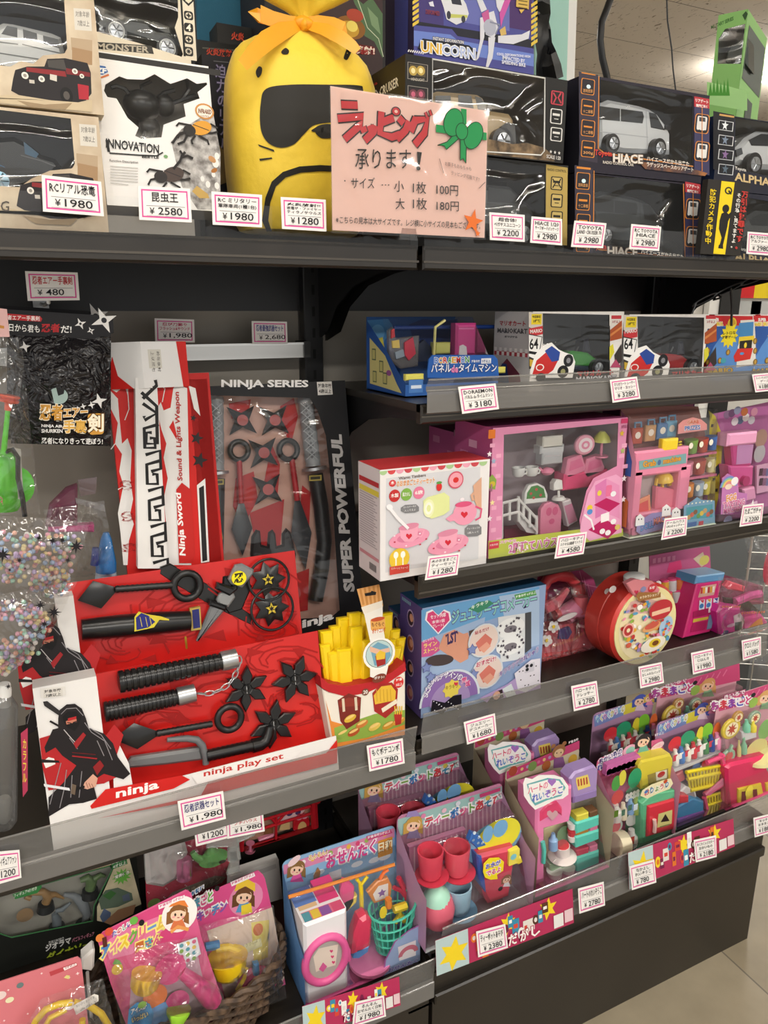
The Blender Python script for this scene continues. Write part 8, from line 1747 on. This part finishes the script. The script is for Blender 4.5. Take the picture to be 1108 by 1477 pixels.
behind(t,F,D,zt,(856,1030),'toy shopping set behind the front one, left of the other back packs')
# ---- toy kitchen set and its twin
t,F,D,x1,zt,b = pack('toy_kitchen_set','toy kitchen set with a red stove and yellow doors, front of two','toy kitchen sets',1047,.985,ZD,(1036,1010),(1150,968),'d9a6b4','c98aa8','d95a8a',(.85,.5),(.06,.12),False)
b.P([(1037,1012),(1150,972),(1150,998),(1037,1026)],'cf4f80');[b.K([(1042+i*9,1012-i*3),(1036+i*9,1022-i*3)],'e07aa0',1.6) for i in range(11)];title(b,'おままごと',1026,1025,1086,1015,12,['b04a9a','d2404a','8a4ab0','5a5ac0','d2488c'],'f6f2f4',.04);title(b,'きいろで',1044,1009,1075,1000,6,['f0e8ec'],'b04a7a',.03);girl(b,1104,1005,8,'d9a86a','8ab890');b.E(1086,1013,6,7,'9ac05a');b.E(1086,1002,3,3,'2a2a2c');b.build('backing_card',t)
for u,v,r,k in ((1056,1052,12,'d9c04a'),(1066,1035,7,'b58a4a'),(1090,1036,8,'8aa08a')):
    c = MB(F);c.at(D*.5);c.E(u,v,r,r*1.15,'P:'+k,.006,18,0,.002);c.at(D*.5-.0006);c.E(u,v,r*.7,r*.8,'P:f0e6c0');c.S(u,v,r*.6,r*.25,8,'P:b54a3a');c.build('toy_plate',t)
for u,v,h,r,k in ((1077,1054,16,3.6,'7fc8a8'),(1086,1054,14,3.4,'e0cf4a'),(1066,1090,22,2,'e6d98a'),(1073,1086,22,3,'8ac4a0')):c = MB(F);c.C(u,v,u,v-h,[(0,r),(.5,r),(.7,r*.5),(1,r*.4)],'P:'+k,10,D*.5);c.build('toy_bottle',t)
c = MB(F);c.at(D*.5);c.P([(1070,1056),(1092,1050),(1092,1064),(1072,1070)],'P:e2dfe0',.02,.002);c.build('toy_food_tray',t)
c = MB(F);c.B(1104,1052,9,10,.012,'P:8ac06a',D*.5);c.build('toy_food',t)
c = MB(F);c.at(D*.45);c.E(1052,1092,9,10,'P:9ac0a4',.006,16,0,.002);c.at(D*.45-.0006);c.E(1052,1091,5,6,'P:d2605a');c.L([(1052,1084,D*.45),(1056,1074,D*.45)],'P:9ac0a4',1.6);c.build('toy_pan',t)
c = MB(F);c.B(1092,1080,14,10,.02,'P:e0d68a',D*.5);c.C(1092,1090,1092,1086,[(0,17),(1,16)],'P:e6dfa0',18,D*.5);c.build('toy_toaster',t)
c = MB(F);st = 'P:d83060';c.at(.01);c.P([(1050,1170),(1048,1108),(1056,1102),(1150,1080),(1150,1145)],st,.06,.006);c.build('toy_stove',t)
for u0 in (1064,1104):
    c = MB(F);dv = -(u0-1064)*.2;c.at(.006);c.P([(u0,1166+dv),(u0+1,1138+dv),(u0+35,1130+dv),(u0+36,1157+dv)],'P:e6cf3a',.008,.002);c.at(.0055);c.P([(u0+5,1160+dv),(u0+6,1142+dv),(u0+12,1141+dv),(u0+12,1158+dv)],'7a2a2c');c.P([(u0+22,1156+dv),(u0+22,1139+dv),(u0+28,1138+dv),(u0+28,1154+dv)],'7a2a2c');c.B(u0+17,1141+dv,5,6,.006,'P:efdc4a',.004,10,7);c.build('door',t)
for u,v,ru,rv,k in ((1062,1112,7,9,'8ac04a'),(1074,1106,6,6,'c9404a'),(1082,1114,7,3,'e0804a')):c = MB(F);c.B(u,v,ru,rv,.01,'P:'+k,.03);c.build('toy_food',t)
c = MB(F);c.C(1104,1106,1104,1092,[(0,9),(.8,11),(1,11)],'P:9ad0b0',16,.03);c.build('toy_pot',t)
behind(t,F,D,zt,(950,992),'toy kitchen set behind the front one, only its pink lettered top showing')
# ------------------------------------------------------------------ left bay, bottom shelf
F = Fr(-60,1.285,ZE+.0);t = thing('dinosaur_figure_box',F,'black and green window box of small dinosaur figures, back left of the bottom shelf','toy box')
p = F(186,1228,0);x1 = F(206,1325,0)[0]
b,hp = openbox(F,'1c1e1a',0,[(17,1352),(-20,1340),(-40,1310),(0,1290),(20,1287),(110,1262),(158,1249),(162,1254),(136,1306),(134,1328)],.07,'c9c6ba','151613','P:3f7a4a',(0,x1,0,p[2]));b.at(0)
noisemat('camo','a09f7c','d9ccac',14,.5)
b.P([(166,1248),(185,1232),(204,1304),(150,1330),(140,1328),(140,1308)],'camo');b.P([(-50,1302),(182,1232),(166,1246),(20,1285),(-50,1308)],'c4b494');b.P([(18,1290),(50,1279),(60,1274),(60,1280),(54,1288),(22,1297)],'3f8a4a');b.T('フィギュア4個付き',20,1295,53,1283,5,'f0f0e8',None,.02)
b.P([(160,1242),(182,1235),(184,1246),(162,1254)],'3a7a44');b.T('対象年齢',162,1247,181,1240,5,'f0f0e8',None,.02);b.T('4才以上',163,1253,182,1246,5,'f0f0e8',None,.02);b.S(176,1264,14,8,12,'6ab04a');b.T('背景付き',166,1268,186,1260,5,'f0f0e8','2a5a2a',.03,.06)
b.P([(142,1298),(152,1284),(170,1280),(190,1288),(192,1298),(170,1308),(146,1312)],'5a6a5a');b.P([(148,1292),(160,1284),(168,1288),(158,1298)],'3f6a3a');b.P([(176,1292),(186,1288),(188,1298),(178,1300)],'5a6478');b.P([(144,1322),(150,1310),(160,1316),(158,1328),(148,1330)],'5a6a88');b.P([(150,1330),(170,1312),(196,1304),(192,1318),(160,1334)],'a0795a')
b.T('ZURU WORLD',70,1362,92,1355,4,'d9d9d4',None,.02);b.T('ジオラマ',66,1372,102,1360,9,'e9e9e4','2a2a2a',.04,.06);b.T('パズルフィギュア',104,1359,136,1349,6,'d98aa0',None,.03);b.T('ダイナソー',68,1386,130,1366,11,'b5c83a','3a4a1a',.04,.06);b.K([(56,1394),(110,1378)],'8a8a84',1);b.build('carton',t)
win(F,t,hp,.001,'clear')
def dino(pts,base,k,name):
    c = MB(F);c.C(base[0],base[1]+4,base[0],base[1]-5,[(0,13),(1,11)],'P:2c2e2e',16,.035);c.build('stand',t);c = MB(F)
    for q in pts:c.L([(a[0],a[1],.035) for a in q[0]],'P:'+k,q[1],n=10)
    c.build(name,t)
dino([([(36,1290),(48,1288),(62,1286),(70,1292),(66,1302)],[2,4,6,8,7]),([(70,1292),(80,1290),(92,1296)],[7,4,1.5]),([(44,1296),(36,1294)],[4,3])],(66,1308),'b08a5a','toy_dinosaur')
dino([([(78,1318),(82,1326),(82,1336)],[4,7,7]),([(80,1314),(90,1312),(102,1302)],[3,4,2])],(82,1340),'8a949a','toy_dinosaur')
dino([([(92,1290),(106,1292),(118,1300),(126,1318),(120,1334)],[3,5,9,7,3])],(120,1336),'9aa0a4','toy_dinosaur')
dino([([(116,1270),(126,1266),(132,1272),(130,1282)],[4,6,9,8]),([(132,1270),(146,1262),(152,1264)],[5,4,2])],(130,1288),'6f8a5a','toy_dinosaur')
c = MB(F);c.B(36,1320,12,12,.006,'P:b0906a',.04);c.build('toy_rock',t)
# ---- red toy house carry case
F = Fr(346,1.30,ZE+.08);t = thing('toy_house_case',F,'red barn shaped toy house case with pink drawers, at the back of the bottom shelf','toy')
rd = 'P:c4202c'
b = MB(F);b.at(.03);b.P([(348,1246),(350,1190),(345,1180),(395,1150),(440,1128),(458,1150),(452,1160),(456,1214)],'P:b88f7a',.03,.002)
b.at(.0)
for q,r in (([(348,1244),(456,1214)],5),([(349,1246),(349,1192)],4),([(455,1216),(452,1152)],5),([(344,1188),(396,1150),(440,1130),(459,1156)],5),([(399,1232),(399,1152)],2),([(350,1204),(454,1172)],2.2),([(352,1190),(452,1162)],2.2),([(376,1162),(400,1190)],2),([(400,1186),(440,1140)],2)):b.L([(u,v,.012) for u,v in q],rd,r,n=8)
b.build('house_frame',t)
b = MB(F);b.P([(436,1138),(448,1142),(456,1158),(440,1150)],'e2d6b0',.004);b.at(.026);b.E(420,1170,22,14,'e6c4c8',0,22,12);b.P([(400,1178),(396,1162),(384,1160),(384,1172)],'e2dcd4')
for u,v,k in ((412,1166,'b5502a'),(424,1162,'d98a5a'),(418,1174,'4a3a6a'),(430,1172,'4a3a6a'),(408,1174,'c9407a')):b.E(u,v,4,3,k,0,10)
b.build('window_print',t)
b = MB(F);b.at(.02);b.P([(374,1228),(374,1212),(396,1204),(396,1222)],'P:e58aa8',.02,.002);b.P([(424,1220),(424,1206),(446,1198),(447,1212)],'P:e58aa8',.02,.002);b.at(.0196);b.E(385,1220,7,4,'a8b8e0');b.R(402,1206,416,1214,'d9a09a');b.E(409,1209,4,3,'b5742a');b.build('drawer',t)
b = MB(F);b.at(.02);b.P([(424,1202),(424,1186),(432,1176),(442,1176),(448,1184),(448,1194)],rd,.02,.003);b.at(.0196);b.E(436,1194,6,9,'d9b87a');b.E(432,1180,4,3,'P:e9a0b8',.004);b.E(440,1178,4,3,'P:e9a0b8',.004);b.P([(380,1204),(384,1190),(394,1190),(394,1202)],'8a5a3a');b.P([(402,1198),(406,1188),(418,1186),(418,1196)],'d2b480');b.build('toy_stove',t)
b = MB(F);b.C(361,1232,361,1216,[(0,7),(.1,6),(.15,2),(.9,2),(1,6)],'P:e58aa8',14,.0);b.build('toy_stool',t)
# ---- clear pack of a toy pot and teapot
F = Fr(222,1.20,ZE+.02,10);t = thing('teapot_toy_pack',F,'clear pack with a green teapot and pink pot on a red dotted card','toy pack')
b = MB(F).at(.05);b.P([(212,1312),(206,1198),(338,1180),(346,1282)],'b8344a',.002);b.at(.0496)
for i in range(70):b.E(212+(i*37) % 128,1205+(i*53) % 96,1,1,'e2b0b8',0,6)
b.P([(238,1298),(248,1286),(310,1262),(326,1264),(320,1272),(250,1298)],'9a8a7a');b.T('ゆびさきキッチン',248,1296,318,1270,7,'d9d0b0',None,.02);b.E(222,1302,9,7,'7a9a4a');b.build('backing_card',t)
b = MB(F);b.at(.02);b.P([(212,1278),(208,1205),(262,1196),(272,1232),(256,1270),(236,1282)],'P:d9d4d0',.025,.008);b.P([(207,1214),(207,1198),(262,1186),(263,1204)],'P:e29ab8',.028,.004);b.build('toy_jug',t)
b = MB(F);b.C(266,1268,266,1238,[(0,10),(.1,11),(.9,11),(1,9)],'P:df7fa8',18,.02);b.at(.008);b.R(270,1250,276,1264,'8a8a4a');b.build('toy_pot',t)
b = MB(F);g = 'P:8ad87a';b.B(308,1238,21,13,.02,g,.02,18,10);b.L([(290,1240,.02),(282,1236,.02),(278,1229,.02)],g,[6,5,4],n=10);b.C(305,1228,304,1222,[(0,10),(1,3)],g,14,.02);b.at(.0);b.E(321,1243,5,2.4,'4a3a2a');b.build('toy_teapot',t)
filmsheet(F,[(208,1190),(338,1174),(348,1284),(214,1318)],'clear_cover',t,.0,'film',.012,31)
# clip stand with two more cards
F = FrP(336,1265,1.012);b = MB(F);b.at(0);b.P([(298,1224),(300,1210),(370,1190),(368,1206),(345,1216),(348,1240),(332,1246),(330,1222)],'T:d9dcdc',.004,.001);b.P([(330,1244),(330,1228),(343,1226),(344,1242)],'T:e6e8e8',.01,.002);b.P([(328,1264),(334,1244),(346,1242),(346,1258)],'T:c9cccc',.008,.002);tag(b.build('clip_stand'),'clear plastic clip stand holding two price cards under the left rail','clip stand')
price([(278,1180),(328,1171),(332,1208),(283,1221)],['ふりかん','ルンルンポット'],'1200',1.003,'price card ¥1200 clipped just below the ninja set card')
price([(327,1176),(379,1166),(382,1199),(328,1210)],['HELLO KITTY','プチハウス'],'1,980',1.001,'price card ¥1,980 with red writing clipped in front of the red house case','b81f3a')
# white wire rack piece and cards behind the bags
F = Fr(332,1.18,ZE);b = MB(F);b.at(0);b.P([(330,1320),(332,1264),(402,1240),(408,1296)],'e2dfda',.02);b.at(-.0005);b.P([(336,1256+12),(398,1246),(399,1252),(337,1276)],'c9c6c2');tag(b.build('white_tray'),'white plastic tray behind the kitchen toy bag and the laundry set','tray')
# ---- wicker basket with two bagged toy sets leaning in it
F = Fr(440,.955,ZE);t = thing('wicker_basket',F,'dark brown wicker basket holding the two bagged toy sets','basket')
noisemat('wicker','3a2c22','6a5440',60,.6)
x0,x1 = F(120,1470,0)[0],F(428,1400,0)[0];b = MB(F);W2 = lambda a,h,o:Vector((x0+(x1-x0)*(.5+.5*math.cos(a)*(1+.05*h)),.11+.10*math.sin(a)*(1+.05*h)+o*math.sin(a),.012+.07*h)) + Vector((o*math.cos(a),0,0))
nA = 56
for j in range(9):
    b.tube([W2(2*math.pi*i/nA,j/8,.004*(1 if (i+j) % 2 else -1)) for i in range(nA)],.0046,'wicker',6,True)
for i in range(0,nA,2):b.tube([W2(2*math.pi*i/nA,h/4,0) for h in range(5)],.003,'wicker',5)
b.build('woven_side',t)
b = MB(F)
for k in (0,1):b.tube([W2(2*math.pi*i/(nA*2),1.08,0)+Vector((0,.005*math.cos(i*.9+k*3.14),.005*math.sin(i*.9+k*3.14))) for i in range(nA*2)],.006,'wicker',6,True)
b.build('rim',t)
b = MB(F);b.add([W2(2*math.pi*i/nA,0,0) for i in range(nA)],[tuple(range(nA))],'wicker');b.build('bottom',t)
def baggy(y,u,v,tilt,name,label,card,head):
    F = FrP(u,v,y,tilt);F.floor = ZE+.002;t = thing(name,F,label,'toy bag');b = MB(F).at(.0);b.P(card,'d8608f',.001);b.at(-.0004);head(b);b.build('backing_card',t);return F,t
def head1(b):
    b.P([(142,1358),(146,1346),(272,1284),(276,1296),(278,1330),(250,1378),(176,1400),(160,1392)],'d2487f');b.P([(150,1360),(180,1340),(260,1310),(262,1322),(190,1376),(158,1384)],'e07aa4')
    title(b,'アイスクリーム',146,1384,240,1336,18,['4f8fd0','e08a9a','e6c83a','6fb04a','e0728a','6a9ad0','e0c04a'],'f4e68a',.05);title(b,'屋さん',196,1374,234,1358,13,['c9703a','4f9ab0','d2608a'],'f4e68a',.05);title(b,'たのしい',162,1352,190,1334,8,['4f6ab8','d2404a','4f9a6a'],'f4eef0',.03)
    b.E(259,1318,25,26,'f0ece8',0,24);girl(b,257,1316,11,'8a5a2e','d9784a');b.P([(243,1308),(250,1299),(266,1298),(272,1308),(258,1304)],'e0803a');b.K([(246,1344),(256,1336),(272,1340)],'e6a05a',5);b.P([(228,1305),(266,1290),(267,1295),(229,1311)],'f2eef0');b.T('対象年齢 3才以上',230,1309,265,1294,4,'c9407a',None,.02)
    for u,v,k in ((193,1327,'6ab04a'),(157,1343,'d2503a'),(144,1352,'d9803a')):b.E(u,v,6,6,k,0,12)
    b.R(147,1352,155,1364,'5a2a1e');b.E(169,1397,8,8,'e0c03a');b.P([(162,1390),(166,1382),(172,1384),(176,1390)],'6aa04a');b.E(204,1330,4,4.6,'1a1a1c',0,12)
    b.P([(190,1400),(240,1372),(280,1352),(290,1400),(310,1477),(185,1477)],'c9a8b8')
    for i in range(6):b.E(190+i*12,1404-i*6,8,9,'d2608f',0,12)
F,t = baggy(.985,192,1500,14,'ice_cream_toy_bag','pink topped bag of toy ice cream pieces, left of the kitchen toy bag',[(141,1357),(148,1344),(268,1283),(276,1288),(290,1350),(324,1452),(250,1500),(190,1500),(160,1420)],head1)
c = MB(F);c.at(-.012);c.P([(256,1362),(284,1352),(290,1376),(260,1396)],'e6eef4',.001);c.at(-.0124)
for i in range(12):c.E(262+(i % 3)*9,1364+(i//3)*8-(i % 3)*3,3,3,['4fa0b0','e0c04a','d2608a','7fb04a'][i % 4],0,8)
c.build('menu_card',t)
c = MB(F);c.C(206,1430,212,1404,[(0,14),(.3,20),(1,22)],'P:efc432',20,-.025);c.build('toy_cone',t)
for u,v,r,k,n in ((224,1437,17,'e8792e','toy_scoop'),(232,1462,16,'5f9ad8','toy_scoop'),(256,1446,17,'cf3f86','toy_scoop'),(246,1398,22,'d93a84','toy_scoop')):c = MB(F);c.B(u,v,r,r,.018,'P:'+k,-.02);c.build(n,t)
c = MB(F);c.C(256,1476,258,1456,[(0,9),(.8,17),(1,17)],'P:9ad23a',20,-.03);c.build('toy_cup',t)
c = MB(F);c.L([(262,1402,-.02),(280,1416,-.024),(298,1432,-.024),(308,1446,-.02)],'P:d93a84',[8,10,14,13],n=12);c.build('toy_ladle',t)
c = MB(F).at(-.028);c.P([(184,1477),(186,1456),(198,1446),(216,1448),(222,1462),(216,1490),(184,1490)],'3f90c8',.001);c.at(-.0284);title(c,'アイスが',189,1464,212,1454,8,['f0f2e8'],'2a6aa0',.03);title(c,'いっぱい',190,1476,214,1466,8,['f0e68a'],'2a6aa0',.03);c.E(205,1449,6,5,'8ac04a');c.build('sticker',t)
filmsheet(F,[(150,1372),(286,1352),(330,1456),(180,1500)],'clear_bag',t,-.032,'film',.018,41,10)
def head2(b):
    b.P([(266,1302),(372,1256),(382,1266),(392,1310),(300,1345),(282,1330)],'d9508c');b.E(355,1296,24,24,'e08ab0',0,22);girl(b,352,1292,11,'6a4426','5a98c8');b.P([(338,1286),(342,1272),(356,1267),(368,1274),(368,1286),(354,1278)],'e6c23a');b.P([(348,1306),(362,1302),(364,1316),(348,1320)],'e6cf3a')
    title(b,'まごと',280,1312,308,1298,15,['4f9ab0','d2608a','6fb04a'],'f4eef0',.05);title(b,'キッチン',284,1330,328,1312,14,['8a5ab0','d2608a','4f90c8'],'f4eef0',.05);title(b,'お料理',276,1292,294,1282,6,['3f7fb0'],'f4eef0',.03);b.E(313,1281,3.4,4,'1a1a1c',0,12);b.P([(332,1272),(366,1258),(368,1263),(334,1278)],'f2eef0');b.T('対象年齢 3才以上',334,1276,366,1262,4,'c9407a',None,.02)
    b.P([(298,1342),(392,1308),(410,1410),(404,1452),(330,1460)],'d9c4b4');b.P([(362,1330),(388,1326),(386,1380),(366,1388)],'e0cf6a');b.E(372,1340,7,9,'c9703a');b.P([(352,1362),(376,1352),(378,1364),(354,1374)],'e9e4b0');b.T('うつしよう',354,1366,376,1356,5,'8a7a3a')
F,t = baggy(1.03,320,1470,12,'kitchen_toy_bag','pink topped bag with a yellow pot and pink pan, right of the ice cream bag',[(265,1303),(372,1255),(380,1262),(392,1310),(412,1420),(400,1462),(320,1470),(290,1390)],head2)
c = MB(F);c.C(330,1408,328,1380,[(0,16),(.3,24),(.9,27),(1,28),(1,25)],'P:efcb1e',24,-.03);c.L([(340,1394,-.045),(356,1398,-.045),(352,1412,-.045),(342,1428,-.04)],'P:efcb1e',3);c.build('toy_pot',t)
c = MB(F);c.L([(312,1368,-.02),(330,1366,-.025),(348,1372,-.02)],'P:eccb2a',5,n=8);c.L([(296,1366,-.02),(316,1362,-.02)],'P:3f90c8',6,n=8);c.build('toy_tongs',t)
c = MB(F);c.at(-.03);c.E(373,1430,27,27,'P:d93a84',.02,26,0,.005);c.P([(366,1392),(374,1390),(376,1410),(366,1410)],'P:3f90d0',.012,.003);c.at(-.034);c.E(350,1432,8,5,'P:efcb1e',.008,14,-40,.001);c.build('toy_pan',t)
filmsheet(F,[(280,1338),(394,1306),(414,1440),(318,1475)],'clear_bag',t,-.042,'film',.018,43,10)
# ---- pink card pack with a yellow ring toy
F = FrP(0,1500,.99,10);F.floor = ZE+.001;t = thing('pink_card_pack',F,'salmon pink card pack with a yellow ring toy in a clear bag, bottom left corner','toy pack')
b = MB(F);b.P([(-40,1432),(0,1416),(112,1380),(117,1384),(122,1428),(130,1500),(-40,1520)],'d2777f',.002);b.at(-.0004)
b.P([(71,1402),(110,1388),(112,1393),(73,1408)],'b8444c');b.P([(91,1396),(110,1389),(111,1392),(93,1400)],'f0e8e6');b.T('3才以上',94,1398,109,1392,3.4,'b04a50',None,.02)
for u,v,q in ((12,1428,2),(60,1404,2),(112,1404,3),(100,1410,2),(6,1472,2),(40,1462,2),(116,1440,2)):b.S(u,v,q,q*.4,4,'f2dcdc')
b.E(29,1421,5,4,'6a7a7a');b.E(0,1436,9,6,'e6d0cc');b.E(14,1442,6,4,'e6e0b8');b.P([(92,1410),(96,1406),(101,1407),(99,1412)],'e0d48a')
b.build('backing_card',t)
c = MB(F);yk = 'P:efce1c';c.L([(44,1490,-.02),(52,1472,-.02),(66,1456,-.02),(86,1448,-.02),(104,1446,-.02)],yk,5,n=10);c.L([(106,1446,-.02),(128,1450,-.02),(146,1462,-.02),(158,1482,-.02),(162,1500,-.02)],yk,5,n=10);c.L([(60,1490,-.016),(72,1468,-.016),(96,1456,-.016)],yk,4,n=8);c.L([(118,1490,-.02),(119,1470,-.02)],yk,4.5,n=8);c.build('toy_ring',t)
c = MB(F);c.B(101,1451,7,6,.008,'P:e9e6e6',-.024);c.build('joint',t)
c = MB(F).at(-.034);c.P([(105,1451),(136,1434),(142,1436),(142,1444),(110,1464)],'e9e4dc',.0008);c.at(-.0344);c.T('ちいさくなってる',110,1454,136,1440,4,'6a625a');c.T('みたい',116,1459,138,1447,4,'6a625a');c.build('paper_tag',t)
filmsheet(F,[(60,1440),(148,1412),(172,1500),(20,1510)],'clear_bag',t,-.026,'film',.016,51,9)
# white plug hanging behind
F = FrP(128,1414,1.02);t = thing('white_plug',F,'white plug adaptor with a cable, between the pink card pack and the ice cream bag','plug')
b = MB(F);b.at(0);b.P([(117,1400),(118,1384),(134,1370),(137,1372),(136,1396),(132,1402)],'P:dcd9d4',.02,.003);b.build('plug_body',t)
b = MB(F);b.L([(126,1402,.01),(127,1418,.01),(130,1450,.012),(134,1490,.015)],'P:d0cdc8',2.4);b.build('cable',t)
F = Fr(588,.915,.262);b = MB(F);b.at(0);b.P([(590,1490),(592,1474),(618,1466),(622,1490)],'M:c9c9c6',.004);tag(b.build('metal_plate'),'small silver plate at the bottom edge below the left rail','plate')
